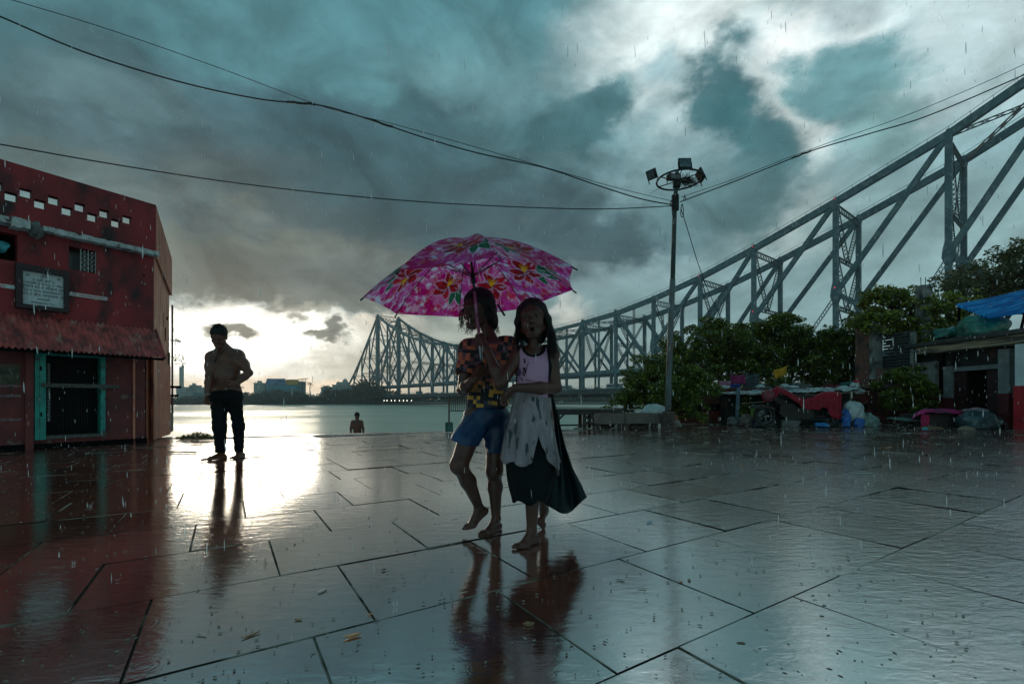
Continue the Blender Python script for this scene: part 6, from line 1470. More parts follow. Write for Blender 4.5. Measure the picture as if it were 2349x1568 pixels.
def relaxed_hand(S, wrist, d, normal, side, s, curl=.5, spread=.12, wr=.022):
    """d: direction wrist->fingers, normal: back of the hand, side: unit vector towards the thumb"""
    d = d / np.linalg.norm(d); side = side - d * (side @ d); side /= np.linalg.norm(side); n = np.cross(d, side); n = n if n @ normal > 0 else -n
    K_ = []; ds = []
    for i, o in enumerate((.030, .010, -.010, -.028)):
        kn = wrist + d * (.082 - abs(i - 1) * .004) * s + side * o * s; S.cap(wrist + side * o * .45 * s + d * .008 * s, kn, .0135 * s, .0105 * s, .012 * s); K_.append(kn); ds.append(d + side * (1.5 - i) * spread)
    fingers(S, K_, ds, n, [.072 * s, .080 * s, .074 * s, .058 * s], [.0088 * s, .0090 * s, .0085 * s, .0076 * s], [(curl * (.7 + .12 * i), curl * (.9 + .1 * i), curl * .6) for i in range(4)], .0022 * s)
    b = wrist + side * .020 * s + d * .018 * s - n * .004 * s; p1 = b + (side * .030 + d * .026 - n * .012) * s; p2 = p1 + (side * .012 + d * .028 - n * .012) * s; p3 = p2 + (d * .022 - n * .010 - side * .002) * s
    S.chain([b, p1, p2, p3], [.015 * s, .011 * s, .0098 * s, .0078 * s], .005 * s)
def grip_hand(S, q, ax, wrist, front, s, rod=.009, turn=1, wr=.02):
    """fist closed around a rod: q centre of grip, ax rod axis (towards the index finger), wrist point, front = direction the fingers pass over"""
    ax = ax / np.linalg.norm(ax); w = wrist - q; w = w - ax * (w @ ax); w /= np.linalg.norm(w); f = front - ax * (front @ ax); f = f - w * (f @ w); f /= np.linalg.norm(f)
    hts = (.030, .0105, -.0095, -.028); rads = (.0088, .0090, .0086, .0078)
    pc_ = q + w * (.026 * s) - f * .012 * s
    for i, hgt in enumerate(hts):
        r = rads[i] * s; R_ = rod + r * 1.02; c = q + ax * hgt * s; kn = c + w * (.034 - .002 * abs(i - 1)) * s + f * .016 * s
        S.cap(wrist + (q - wrist) * .15 + ax * hgt * .5 * s, kn, .0135 * s, .0100 * s, .010 * s)
        pts = [kn, c + f * (R_ + .004 * s) + w * .010 * s, c + f * (R_ * .55) - w * R_ * .95, c - f * R_ * .55 - w * R_ * .80]
        S.chain(pts, [r * 1.05, r, r * .92, r * .8], .0022 * s); S.ell(pts[1], (r * 1.06,) * 3, None, .002)
    S.ell(pc_, V3(.024, .018, .036) * s, np.stack([w, f, ax], 1), .014 * s)
    t0 = wrist + (q - wrist) * .4 + ax * .018 * s - f * .010 * s; t1 = q + w * .020 * s - f * .020 * s + ax * .034 * s; t2 = q - w * .006 * s - f * .016 * s + ax * .046 * s; t3 = q - w * .016 * s + f * .004 * s + ax * .047 * s
    S.chain([t0, t1, t2, t3], [.014 * s, .011 * s, .0098 * s, .0080 * s], .004 * s)
def foot(S, ankle, heel, toe, s, up=V3(0, 0, 1), k=.012, wd=1.0):
    """bare foot from the heel to the tip of the big toe, with five toes"""
    d = toe - heel; L_ = np.linalg.norm(d); d = d / L_; sd = np.cross(d, up); sd /= np.linalg.norm(sd); u2 = np.cross(sd, d)
    h_ = heel + u2 * .022 * s; ball = heel + d * L_ * .70 + u2 * .016 * s
    S.ell(h_ + d * .012 * s, V3(.028, .024, .024) * s, np.stack([d, sd, u2], 1), k)
    S.cap(ankle, h_ + u2 * .010 * s + d * .01 * s, .024 * s, .022 * s, k); S.cap(ankle - u2 * .004 * s + d * .01 * s, ball + u2 * .010 * s, .024 * s, .015 * s, k * 1.6); S.cap(h_, ball, .020 * s, .016 * s, k * 1.5)
    S.cap(ball + sd * .024 * s * wd, ball - sd * .022 * s * wd - d * .010 * s, .0145 * s, .013 * s, k); S.cap(h_ - sd * .004 * s, ball - sd * .020 * s, .016 * s, .014 * s, k)
    for sx, z in ((-1, 0), (1, .004)): S.ell(ankle + sd * sx * .022 * s + u2 * (.004 + z) * s, V3(.012, .009, .012) * s, None, .008)
    for i, (o, ln, r) in enumerate(((.026, 1.0, .0115), (.011, .96, .0082), (-.002, .90, .0078), (-.014, .83, .0074), (-.025, .74, .0070))):
        a = ball + sd * o * s * wd + d * .006 * s; b = heel + d * (L_ * ln - r * s) + sd * o * 1.12 * s * wd + u2 * (r + .001) * s; m_ = a * .45 + b * .55 + u2 * .005 * s
        S.chain([a, m_, b], [r * s * 1.05, r * s * .92, r * s], .0022 * s)

def skin_mat(name, c, c2):
    m = mat(name, c, .42, c2, scale=9, detail=4, bump=.10, bscale=90, spec=.35, coat=.2, coatr=.3); b = m.node_tree.nodes['Principled BSDF']; b.inputs['Subsurface Weight'].default_value = .06; b.inputs['Subsurface Radius'].default_value = (.012, .005, .003); return m
M_skin_k = skin_mat('child_skin', (.088, .027, .015), (.055, .017, .010)); M_skin_m = skin_mat('man_skin', (.14, .045, .025), (.085, .026, .015))
M_hair = mat('black_hair', (.005, .004, .004), .5, (.010, .008, .007), scale=60, stretch=(1, 1, .15), spec=.25)
M_eye = mat('eye_white', (.07, .055, .05), .5, spec=.2); M_iris = mat('iris_brown', (.006, .004, .003), .4, spec=.2); M_mouth = mat('mouth_dark', (.006, .002, .002), .8, spec=.1); M_teeth = mat('teeth', (.45, .42, .38), .3)
M_nail = mat('nail_pale', (.25, .13, .11), .35)
def strands(name, roots, parent, m=M_hair, n=5, r=.0022, seed=0, jitter=.006):
    """locks: list of point lists; each lock becomes a few tapered strands"""
    rr_ = random.Random(seed); mb = MB()
    for pts in roots:
        pts = [Vector(p) for p in pts]
        for k in range(n):
            off = [Vector((rr_.uniform(-1, 1), rr_.uniform(-1, 1), rr_.uniform(-1, 1))) * jitter * (.4 + i / len(pts)) for i in range(len(pts))]
            q = [p + o for p, o in zip(pts, off)]; m_ = len(q); fine = []
            for i in range(m_ - 1):
                p0, p1, p2, p3 = q[max(i - 1, 0)], q[i], q[i + 1], q[min(i + 2, m_ - 1)]
                for s_ in range(4): t_ = s_ / 4; fine.append(.5 * ((2 * p1) + (p2 - p0) * t_ + (2 * p0 - 5 * p1 + 4 * p2 - p3) * t_ ** 2 + (3 * p1 - p0 - 3 * p2 + p3) * t_ ** 3))
            fine.append(q[-1]); mb.tube(fine, [r * (1 - .8 * i / len(fine)) for i in range(len(fine))], 5)
    return mb.build(name, m, parent, smooth=True)
def sheet(name, rings, m, parent, closed=True, thick=.0025):
    """garment skin lofted through rings of equal point count"""
    n = len(rings[0]); vs_ = [tuple(p) for r in rings for p in r]; fs = []
    for i in range(len(rings) - 1):
        for j in range(n if closed else n - 1): k = (j + 1) % n; fs.append((i * n + j, i * n + k, (i + 1) * n + k, (i + 1) * n + j))
    mb = MB(); mb.v = vs_; mb.f = fs; o = mb.build(name, m, parent, smooth=True); md = o.modifiers.new('thick', 'SOLIDIFY'); md.thickness = thick; return o
# ------------------------------------------------------------------ clothes materials
def plaid_mat():
    m = bpy.data.materials.new('plaid_cotton'); m.use_nodes = True; n = m.node_tree.nodes; l = m.node_tree.links; b = n['Principled BSDF']; b.inputs['Roughness'].default_value = .8
    co = n.new('ShaderNodeTexCoord'); rot = n.new('ShaderNodeMapping'); rot.inputs['Rotation'].default_value = (0, R(-4), R(10)); l.new(co.outputs['Object'], rot.inputs[0])
    no = n.new('ShaderNodeTexNoise'); no.inputs['Scale'].default_value = 9; no.inputs['Detail'].default_value = 2; l.new(co.outputs['Object'], no.inputs['Vector'])
    ma = n.new('ShaderNodeVectorMath'); ma.operation = 'MULTIPLY_ADD'; ma.inputs[1].default_value = (.02, .02, .02); l.new(no.outputs['Color'], ma.inputs[0]); l.new(rot.outputs[0], ma.inputs[2])
    sx = n.new('ShaderNodeSeparateXYZ'); l.new(ma.outputs[0], sx.inputs[0]); cx = n.new('ShaderNodeCombineXYZ')
    for i, c in ((0, .021), (2, .019)):
        d = n.new('ShaderNodeMath'); d.operation = 'DIVIDE'; d.inputs[1].default_value = c; l.new(sx.outputs[i], d.inputs[0]); f = n.new('ShaderNodeMath'); f.operation = 'FLOOR'; l.new(d.outputs[0], f.inputs[0]); l.new(f.outputs[0], cx.inputs[0 if i == 0 else 1])
    wn = n.new('ShaderNodeTexWhiteNoise'); wn.noise_dimensions = '2D'; l.new(cx.outputs[0], wn.inputs['Vector'])
    def rp(st):
        r = n.new('ShaderNodeValToRGB'); r.color_ramp.interpolation = 'CONSTANT'; e = r.color_ramp.elements; e[0].position = 0; e[0].color = (*st[0][1], 1); e[1].position = st[1][0]; e[1].color = (*st[1][1], 1)
        for p, c in st[2:]: q = e.new(p); q.color = (*c, 1)
        l.new(wn.outputs['Value'], r.inputs[0]); return r.outputs[0]
    up = rp([(0, (.012, .010, .014)), (.40, (.45, .10, .045)), (.62, (.22, .05, .05)), (.80, (.10, .045, .07))]); lo = rp([(0, (.012, .012, .018)), (.42, (.55, .26, .035)), (.72, (.28, .14, .06)), (.86, (.03, .04, .06))])
    mr = n.new('ShaderNodeMapRange'); mr.inputs[1].default_value = .80; mr.inputs[2].default_value = .72; l.new(sx.outputs[2], mr.inputs[0])
    mx = n.new('ShaderNodeMix'); mx.data_type = 'RGBA'; l.new(mr.outputs[0], mx.inputs[0]); l.new(up, mx.inputs[6]); l.new(lo, mx.inputs[7]); l.new(mx.outputs[2], b.inputs['Base Color']); return m
M_plaid = plaid_mat()
M_short = mat('blue_satin', (.007, .055, .15), .4, (.003, .018, .055), scale=5, bump=1, bscale=9, stretch=(1, 1, .25), spec=.4)
M_tank = mat('pink_jersey', (.48, .27, .40), .8, (.36, .18, .30), scale=7, bump=.4, bscale=12, stretch=(1, 1, .4))
M_trim = mat('black_jersey', (.005, .006, .008), .85, spec=.15)
M_dress = mat('grey_printed_cotton', (.31, .26, .29), .75, (.10, .085, .09), scale=11, c3=(.03, .04, .05), scale3=30, thr3=(.58, .62), bump=.4, bscale=14, stretch=(1, 1, .35))
M_skirt = mat('black_skirt_cloth', (.004, .005, .006), .85, (.007, .010, .012), scale=6, spec=.15)
M_scarf = mat('teal_black_scarf', (.004, .022, .030), .6, (.003, .009, .012), scale=5, trans=.3)
M_trouser = mat('black_wet_trousers', (.003, .003, .004), .7, (.005, .005, .007), scale=7, bump=.5, bscale=9, stretch=(1, 1, .35), spec=.15)
A = lambda u, v, Y: vec(P(u, v, Y))
Gn = lambda u, v: vec(G(u, v))
shaft = lambda t_: vec(uc - un * t_); axn_ = vec(un)

# ------------------------------------------------------------------ child holding the umbrella
k1 = thing('person', 'barefoot child in a plaid shirt and blue shorts holding the umbrella shaft, one foot raised', 'person', G(1112, 1222), 'two children under the umbrella')
S = SDF((-.42, 1.98, -.01), (.16, 2.62, 1.32), .0042)
hp1, hp2 = A(1092, 958, 2.33), A(1139, 958, 2.39)
kn1, kn2 = A(1053, 1066, 2.20), A(1134, 1078, 2.33); an1, an2 = A(1099, 1163, 2.345), A(1138, 1189, 2.375)
S.chain([hp1, kn1], [.062, .043], .03); S.chain([kn1, kn1 * .62 + an1 * .38 + V3(.004, .016, 0), an1], [.036, .038, .0225], .02); S.ell(kn1, (.038, .040, .042), None, .02)
S.chain([hp2, kn2], [.060, .042], .03); S.chain([kn2, kn2 * .64 + an2 * .36 + V3(.0, .016, 0), an2], [.036, .0365, .0225], .02); S.ell(kn2, (.037, .040, .041), None, .02)
foot(S, an1, A(1114, 1176, 2.375), A(1069, 1221, 2.295), .80, up=V3(-.35, -.55, .75)); foot(S, an2, Gn(1143, 1214), Gn(1107, 1231), .82)
ch, wa, pe = A(1119, 825, 2.345), A(1119, 890, 2.35), A(1116, 945, 2.355)
S.ell(pe, (.098, .075, .075), None, .04); S.ell(wa, (.085, .066, .09), None, .04); S.ell(ch, (.098, .072, .10), None, .04)
sh1, sh2 = A(1074, 800, 2.32), A(1163, 792, 2.39); S.cap(sh1, sh2, .040, .040, .04)
nk = A(1129, 782, 2.355); hc1 = A(1096, 708, 2.365)
S.cap(nk, A(1114, 748, 2.37), .033, .031, .02)
el1, wr1 = A(1062, 893, 2.27), A(1083, 872, 2.15)
S.chain([sh1, el1], [.036, .029], .03); S.chain([el1, el1 * .6 + wr1 * .4, wr1], [.029, .030, .0195], .015)
el3 = A(1192, 852, 2.44); wr3 = A(1222, 872, 2.40); S.chain([sh2, el3, wr3], [.036, .028, .020], .02)
relaxed_hand(S, wr3, V3(1, -.1, .1), V3(0, 1, 0), V3(0, 0, 1), .7)
MH1 = rotm(R(-34), R(9), R(7)); T1 = head(S, hc1, MH1, .93, mouth=0, smile=1, plump=.002)
grip_hand(S, shaft(.385), axn_, wr1, V3(.15, -1, 0), .78, rod=.012)
S.mesh('body', M_skin_k, k1); eyes(T1, MH1, .93, k1)
# shirt
H = SDF((-.36, 2.1, .58), (.12, 2.56, 1.02), .0045)
H.ell(A(1118, 930, 2.355), (.106, .082, .080), None, .05); H.ell(wa, (.099, .080, .10), None, .05); H.ell(ch, (.108, .083, .105), None, .05); H.cap(sh1, sh2, .050, .050, .04)
H.chain([sh1, sh1 * .42 + el1 * .58], [.045, .050], .03); H.chain([sh2, sh2 * .45 + el3 * .55], [.045, .048], .03)
H.wrinkle(.0038, 22, 11, 38, 1.3)
H.cut(A(1118, 935, 2.35) + V3(0, 0, .001), (.06, 0, -1)); e_ = (el1 - sh1) / np.linalg.norm(el1 - sh1); 
H.ell(nk + V3(-.004, -.02, .020), (.050, .062, .042), None, .01, 'sub'); H.cap(sh1 * .42 + el1 * .58 + e_ * .06, sh1 * .42 + el1 * .58 + e_ * .010 + e_ * .03, .052, .052, .002, 'sub')
shirt = H.mesh('shirt', M_plaid, k1)
# shorts
H = SDF((-.36, 2.05, .40), (.10, 2.58, .74), .0045)
H.ell(A(1118, 950, 2.355), (.108, .086, .07), None, .04); h1 = A(1068, 1012, 2.27); h2 = A(1136, 1022, 2.36)
H.chain([A(1097, 960, 2.34), h1], [.075, .072], .03); H.chain([A(1138, 960, 2.38), h2 + V3(0, 0, -.02)], [.072, .064], .03)
H.wrinkle(.0055, 34, 8, 26, .4); H.cut(A(1118, 928, 2.35), (0, 0, 1)); H.cut(h1 + V3(-.01, 0, -.008), (-.28, -.1, -1)) if 0 else None
H.cap(h1 + V3(-.012, -.01, -.030), h1 + V3(-.03, -.06, -.14), .105, .10, .002, 'sub') if 0 else None
g = np.meshgrid(*H.ax, indexing='ij', sparse=True); zc = np.where(g[0] < -.125, h1[2] - .012 + (g[0] - h1[0]) * -.25, h2[2] - .035 + 0 * g[0]); H.D = np.maximum(H.D, (zc - g[2] + .004 * np.sin(g[0] * 60)).astype(np.float32))
H.mesh('shorts', M_short, k1)
# hair
H = SDF(hc1 - .17, hc1 + .17, .0045); s_ = .93
def hel(T, M_, x, y, z, r, k=.02, mode='add'): H.ell(T(x, y, z), V3(*r) * s_, M_, k, mode)
hel(T1, MH1, 0, -.018, .040, (.082, .098, .080)); hel(T1, MH1, .045, -.035, -.02, (.045, .06, .07)); hel(T1, MH1, -.045, -.035, -.015, (.04, .055, .06)); hel(T1, MH1, 0, -.06, -.03, (.07, .045, .085))
hel(T1, MH1, .062, -.045, -.075, (.036, .045, .045)); hel(T1, MH1, .02, -.07, -.085, (.05, .035, .045))
hel(T1, MH1, -.004, .098, -.028, (.060, .068, .088), .012, 'sub'); hel(T1, MH1, 0, .055, -.09, (.060, .07, .06), .012, 'sub'); H.wrinkle(.0022, 90, 70, 60, 2.0)
hair1 = H.mesh('hair', M_hair, k1)
rs = random.Random(3); locks = []
for k in range(60):
    a = rs.uniform(-.2, 3.4); x = math.cos(a) * .076; y = -.02 - math.sin(a) * .075; z0 = rs.uniform(-.06, .02)
    if k < 8: x = -.066 + rs.uniform(-.004, .004); y = .02 + rs.uniform(-.02, .03); z0 = .0
    pts = [T1(x, y, z0)]
    for j in range(1, 5): x += (x * .04) + rs.uniform(-.012, .012); y += rs.uniform(-.010, .010) - .002; z0 -= rs.uniform(.018, .030); pts.append(T1(x * (1 + .03 * j), y, z0))
    locks.append(pts)
strands('hair_locks', locks, hair1, n=6, r=.0014, seed=1, jitter=.010)
mb = MB()
for k in range(9):                                               # wet curls left of the face
    c = Vector(T1(-.070 + rs.uniform(-.012, .012), .035 + rs.uniform(-.02, .03), -.075 - k * .004)); r_ = rs.uniform(.007, .014); ph = rs.uniform(0, 6)
    mb.tube([c + Vector((math.cos(ph + t_) * r_ - .003 * t_, math.sin(t_) * .004, math.sin(ph + t_) * r_ - .002 * t_)) for t_ in [j * .45 for j in range(13)]], .0009, 4)
mb.build('hair_curl', M_hair, hair1)

# ------------------------------------------------------------------ girl in the grey dress
k2 = thing('person', 'barefoot long haired child in pink vest and grey dress, mouth open, black scarf flying', 'person', G(1215, 1252), 'two children under the umbrella')
S = SDF((-.22, 1.86, -.01), (.30, 2.56, 1.24), .0042)
hq1, hq2 = A(1207, 962, 2.15), A(1237, 962, 2.20); kq1, kq2 = A(1222, 1085, 2.145), A(1240, 1078, 2.23); aq1, aq2 = A(1220, 1217, 2.165), A(1248, 1166, 2.43)
S.chain([hq1, kq1], [.060, .040], .03); S.chain([kq1, kq1 * .62 + aq1 * .38 + V3(0, .014, 0), aq1], [.036, .0365, .0230], .02)
S.chain([hq2, kq2], [.058, .040], .03); S.chain([kq2, kq2 * .6 + aq2 * .4 + V3(0, .01, .005), aq2], [.035, .036, .022], .02)
foot(S, aq1, Gn(1231, 1243), Gn(1184, 1262), .80); foot(S, aq2, A(1253, 1168, 2.46), Gn(1238, 1215) + V3(0, 0, .008), .78, up=V3(.2, .75, .5))
ch, wa, pe = A(1226, 845, 2.17), A(1224, 898, 2.17), A(1222, 948, 2.175)
S.ell(pe, (.088, .07, .07), None, .04); S.ell(wa, (.075, .06, .08), None, .04); S.ell(ch, (.080, .062, .09), None, .04)
s1, s2 = A(1192, 812, 2.165), A(1264, 808, 2.18); S.cap(s1, s2, .034, .034, .035)
nk = A(1226, 800, 2.17); hc2 = A(1222, 731, 2.13); S.cap(nk, A(1224, 772, 2.155), .030, .028, .02)
e1, w1_ = A(1148, 881, 2.10), A(1117, 800, 2.165); S.chain([s1, e1], [.032, .0265], .03); S.chain([e1, e1 * .6 + w1_ * .4, w1_], [.0265, .0275, .0180], .015)
grip_hand(S, shaft(.235), axn_, w1_, V3(-.2, -1, 0), .74, rod=.0095)
e2, w2_ = A(1275, 890, 2.15), A(1183, 889, 2.03); S.chain([s2, e2], [.034, .027], .03); S.chain([e2, e2 * .6 + w2_ * .4, w2_], [.027, .028, .0185], .015)
relaxed_hand(S, w2_, V3(-.75, -.25, -.62), V3(-.4, -.5, .7), V3(-.3, -.75, .4), .74, curl=.45)
MH2 = rotm(R(-9), R(-2), R(-4)); T2 = head(S, hc2, MH2, .885, mouth=.015, plump=.001)
S.mesh('body', M_skin_k, k2); eyes(T2, MH2, .885, k2)
mb = MB(); mb.blob(Vector(T2(0, .068, -.069)), (.014, .008, .013), amp=0, n=12, m=8); mb.build('mouth_inside', M_mouth, k2, smooth=True)
mb = MB(); mb.tube([Vector(T2(x, .080 - abs(x) * .5, -.0595)) for x in (-.009, -.004, 0, .004, .009)], .0016, 5); mb.build('teeth', M_teeth, k2)
# vest: black body with a pink front
def vest(grow, front_only):
    H = SDF((-.16, 1.96, .66), (.26, 2.32, 1.0), .0042)
    H.ell(wa + V3(0, 0, .01), (.086 + grow, .070 + grow, .10), None, .04); H.ell(ch, (.091 + grow, .073 + grow, .098), None, .04); H.cap(s1 + V3(.012, 0, 0), s2 - V3(.012, 0, 0), .040 + grow, .040 + grow, .03)
    H.ell(nk + V3(-.004, -.03, .012), (.042 + (.014 if front_only else 0), .06, .050 + (.014 if front_only else 0)), None, .008, 'sub')
    for (s, sg_) in ((s1, -1), (s2, 1)): H.cap(s + V3(sg_ * .048, 0, .03), s + V3(sg_ * .050, 0, -.075), .034 + (.016 if front_only else 0), .040 + (.012 if front_only else 0), .008, 'sub')
    H.wrinkle(.0016, 25, 12, 30, .9)
    if front_only: H.cut(ch + V3(0, .004, 0), (0, 1, 0)); H.cut(ch + V3(.050, 0, 0), (1, .25, 0)); H.cut(ch + V3(-.078, 0, 0), (-1, .25, 0))
    return H
vest(0, False).mesh('vest', M_trim, k2); vf = vest(.003, True).mesh('vest_front', M_tank, k2)
def front_y(x, z, c=ch, r=(.094, .076, .10)):                     # y of the vest front at x, z
    q = 1 - ((x - c[0]) / r[0]) ** 2 - ((z - c[2]) / (r[2] * 1.8)) ** 2; return c[1] - r[1] * math.sqrt(max(q, .05))
mb = MB()                                                        # small printed figure on the vest
def mark(pts, w=.0022):
    q = [Vector((0, 0, 0)) for _ in pts]
    for i, (u, v) in enumerate(pts): p = P(u, v, 2.095); q[i] = Vector((p.x, front_y(p.x, p.z) - .0035, p.z))
    mb.tube(q, w, 5)
mark([(1203, 822), (1204, 832)], .003); mark([(1201, 842), (1202, 850), (1199, 858), (1202, 862), (1206, 852), (1203, 842)]); mark([(1213, 830), (1208, 842), (1206, 856)], .0012); mark([(1194, 866), (1198, 868), (1200, 872)], .0022)
for k in range(6): mark([(1206 + k * 4, 869 + k * 1.2), (1208 + k * 4, 873 + k * 1.2), (1209 + k * 4, 868 + k * 1.2)], .0011)
mb.build('printed_motif', M_trim, k2)
mb = MB()
pts = [(1184, 832), (1188, 836), (1196, 852), (1192, 862), (1186, 860)]
q = []
for u, v in pts: p = P(u, v, 2.095); q.append(Vector((p.x, front_y(p.x, p.z) - .0065, p.z)))
mb.prism(q, (0, .002, 0)); mb.build('printed_patch', mat('mauve_print', (.09, .05, .09), .8), k2)
# dress, skirt and scarf
def ring(cx, cy, z, rx, ry, n=120, fold=0, nf=9, ph=0, zs=None):
    out_ = []
    for j in range(n):
        a = 2 * math.pi * j / n; f_ = 1 + fold * (math.sin(nf * a + ph) + .5 * math.sin((nf * 1.6 // 1) * a + 2 + ph)); out_.append((cx + rx * f_ * math.cos(a), cy + ry * f_ * math.sin(a), z if zs is None else zs(a)))
    return out_
def hemline(a):                                                  # disp v of the dress hem by angle (a = -pi/2 faces the viewer)
    d = (a + math.pi) % (2 * math.pi) - math.pi
    pts = [(-3.15, 1052), (-2.6, 1057), (-2.1, 1056), (-1.75, 1062), (-1.55, 1058), (-1.42, 1025), (-1.28, 992), (-1.12, 1020), (-.85, 1055), (-.55, 1082), (-.35, 1086), (-.1, 1066), (.3, 1050), (1.6, 1045), (3.15, 1052)]
    for p, q in zip(pts, pts[1:]):
        if p[0] <= d <= q[0]: return p[1] + (q[1] - p[1]) * (d - p[0]) / (q[0] - p[0])
    return 1050
YD = 2.175; rings = []
lv = [(893, 1180, 1264, .072, 0), (910, 1177, 1265, .075, .005), (930, 1172, 1266, .082, .015), (955, 1166, 1268, .092, .03), (985, 1159, 1272, .100, .045), (1015, 1153, 1278, .106, .06), (1045, 1148, 1284, .110, .07), (1092, 1143, 1292, .114, .08)]
nR = 34
for i in range(nR + 1):
    t_ = i / nR; r = []
    for j in range(180):
        a = 2 * math.pi * j / 180; hv = hemline(a); v = 893 + (hv - 893) * t_ + (3 * math.sin(a * 9) if t_ == 1 else 0)
        for p, q in zip(lv, lv[1:]):
            if p[0] <= v <= q[0] or q is lv[-1]:
                f_ = min(1, (v - p[0]) / (q[0] - p[0])); uL, uR, ry, fo = [p[k] + (q[k] - p[k]) * f_ for k in range(1, 5)]; break
        s = YD / F; cx = ((uL + uR) / 2 - CX) * s; rx = (uR - uL) / 2 * s * .93; f2 = 1 + fo * (math.sin(9 * a + .7) + .6 * math.sin(14 * a + 2 + .02 * v) + .3 * math.sin(23 * a))
        r.append((cx + rx * f2 * math.cos(a), YD + ry * f2 * math.sin(a), EYE - (v - HZ) * s))
    rings.append(r)
dress = sheet('dress', rings, M_dress, k2)
lvs = [(960, 1176, 1262, .075), (1000, 1164, 1272, .088), (1050, 1158, 1280, .094), (1090, 1162, 1276, .092), (1120, 1168, 1268, .086), (1146, 1176, 1256, .08)]
rings = []
for i in range(25):
    v = 960 + 186 * i / 24
    for p, q in zip(lvs, lvs[1:]):
        if p[0] <= v <= q[0]: f_ = (v - p[0]) / (q[0] - p[0]); uL, uR, ry = [p[k] + (q[k] - p[k]) * f_ for k in range(1, 4)]; break
    s = 2.185 / F; fo = .05 * i / 24
    rings.append([(((uL + uR) / 2 - CX) * s + (uR - uL) / 2 * s * .95 * (1 + fo * math.sin(8 * a + 1)) * math.cos(a), 2.185 + ry * (1 + fo * math.sin(8 * a + 1)) * math.sin(a), EYE - (v - HZ) * s + (.010 * math.sin(5 * a + .5) if i == 24 else 0)) for a in [2 * math.pi * j / 120 for j in range(120)]])
sheet('skirt', rings, M_skirt, k2)
Lc = [(1262, 905), (1268, 960), (1270, 1020), (1262, 1070), (1254, 1115), (1252, 1158)]; Rc = [(1268, 903), (1282, 960), (1296, 1020), (1313, 1072), (1334, 1112), (1346, 1140)]
def cr_(pts, t_):
    x = t_ * (len(pts) - 1); i = min(int(x), len(pts) - 2); f_ = x - i; return [pts[i][k] + (pts[i + 1][k] - pts[i][k]) * f_ for k in (0, 1)]
nu_, nv_ = 44, 40; vs_ = []
for i in range(nv_ + 1):
    t_ = i / nv_; a, b = cr_(Lc, t_), cr_(Rc, t_)
    for j in range(nu_ + 1):
        s = j / nu_; u = a[0] + (b[0] - a[0]) * s; v = a[1] + (b[1] - a[1]) * s + (14 + 14 * math.sin(s * 3.1)) * t_ ** 3 * math.sin(math.pi * s)
        Y = 2.24 + .10 * t_ + .035 * t_ * math.sin(s * 9 + t_ * 2) + .015 * math.sin(s * 17 + 3 * t_); vs_.append(P(u, v, Y))
mb = MB().add(vs_, [(i * (nu_ + 1) + j, i * (nu_ + 1) + j + 1, (i + 1) * (nu_ + 1) + j + 1, (i + 1) * (nu_ + 1) + j) for i in range(nv_) for j in range(nu_)]); o = mb.build('scarf', M_scarf, k2, smooth=True); md = o.modifiers.new('thick', 'SOLIDIFY'); md.thickness = .002
# hair
s_ = .885; H = SDF(hc2 - .19, hc2 + .17, .0045)
hel(T2, MH2, 0, -.016, .038, (.079, .096, .078)); hel(T2, MH2, 0, -.055, -.04, (.074, .05, .10))
for sx in (-1, 1): H.chain([T2(sx * .060, .020, .050), T2(sx * .080, .004, -.01), T2(sx * .084, -.005, -.075), T2(sx * .080, .000, -.125)], [.017, .014, .011, .005], .015)
H.chain([T2(.085, -.02, -.02), T2(.098, -.03, -.09), T2(.104, -.03, -.145)], [.012, .010, .004], .015)
hel(T2, MH2, 0, .098, -.030, (.058, .062, .088), .014, 'sub'); H.wrinkle(.0018, 130, 80, 12, 1.0)
hair2 = H.mesh('hair', M_hair, k2); locks = []
for k in range(90):
    sx = rs.choice((-1, 1, 1)); x = sx * rs.uniform(.068, .086); y = rs.uniform(-.05, .02); z0 = rs.uniform(-.05, .03); pts = [T2(x, y, z0)]; L_ = rs.uniform(.022, .036) if sx > 0 else rs.uniform(.018, .032); fl = rs.uniform(-.002, .008)
    for j in range(1, 6): x += sx * (fl + rs.uniform(-.003, .003)); y += rs.uniform(-.004, .004); z0 -= L_; pts.append(T2(x, y, z0))
    locks.append(pts)
strands('hair_locks', locks, hair2, n=7, r=.0014, seed=2, jitter=.007)

# ------------------------------------------------------------------ shirtless man
k3 = thing('person', 'shirtless man in black trousers standing on the wet paving and looking down', 'person', G(510, 1052))
S = SDF((-4.0, 4.85, -.01), (-2.95, 5.85, 1.68), .0058)
ls, rsd = A(486, 819, 5.32), A(546, 815, 5.46); nkm = A(513, 801, 5.40)
chm, bem, pem = A(515, 834, 5.40), A(519, 866, 5.38), A(519, 896, 5.40); Mb = rotm(R(14), 0, 0)
S.ell(chm, (.165, .115, .17), Mb, .08); S.ell(bem, (.155, .135, .13), Mb, .08); S.ell(pem, (.165, .12, .12), Mb, .06); S.cap(ls, rsd, .058, .062, .07); S.cap(ls + V3(.05, 0, .01), nkm, .045, .062, .05); S.cap(rsd - V3(.05, 0, -.01), nkm, .048, .062, .05)
S.ell(chm + V3(-.055, -.068, .03), (.07, .040, .05), Mb, .04); S.ell(chm + V3(.085, -.050, .03), (.075, .040, .05), Mb, .04); S.ell(bem + V3(.02, -.06, -.02), (.10, .08, .075), Mb, .06); S.ell(bem + V3(-.005, -.142, -.012), (.008, .012, .008), None, .006, 'sub')
S.chain([nkm, A(506, 784, 5.34)], [.056, .050], .04)
elR, wrR = A(571, 855, 5.36), A(543, 879, 5.20); S.chain([rsd, rsd * .5 + elR * .5, elR], [.060, .052, .040], .06); S.chain([elR, elR * .65 + wrR * .35, wrR], [.042, .043, .028], .02)
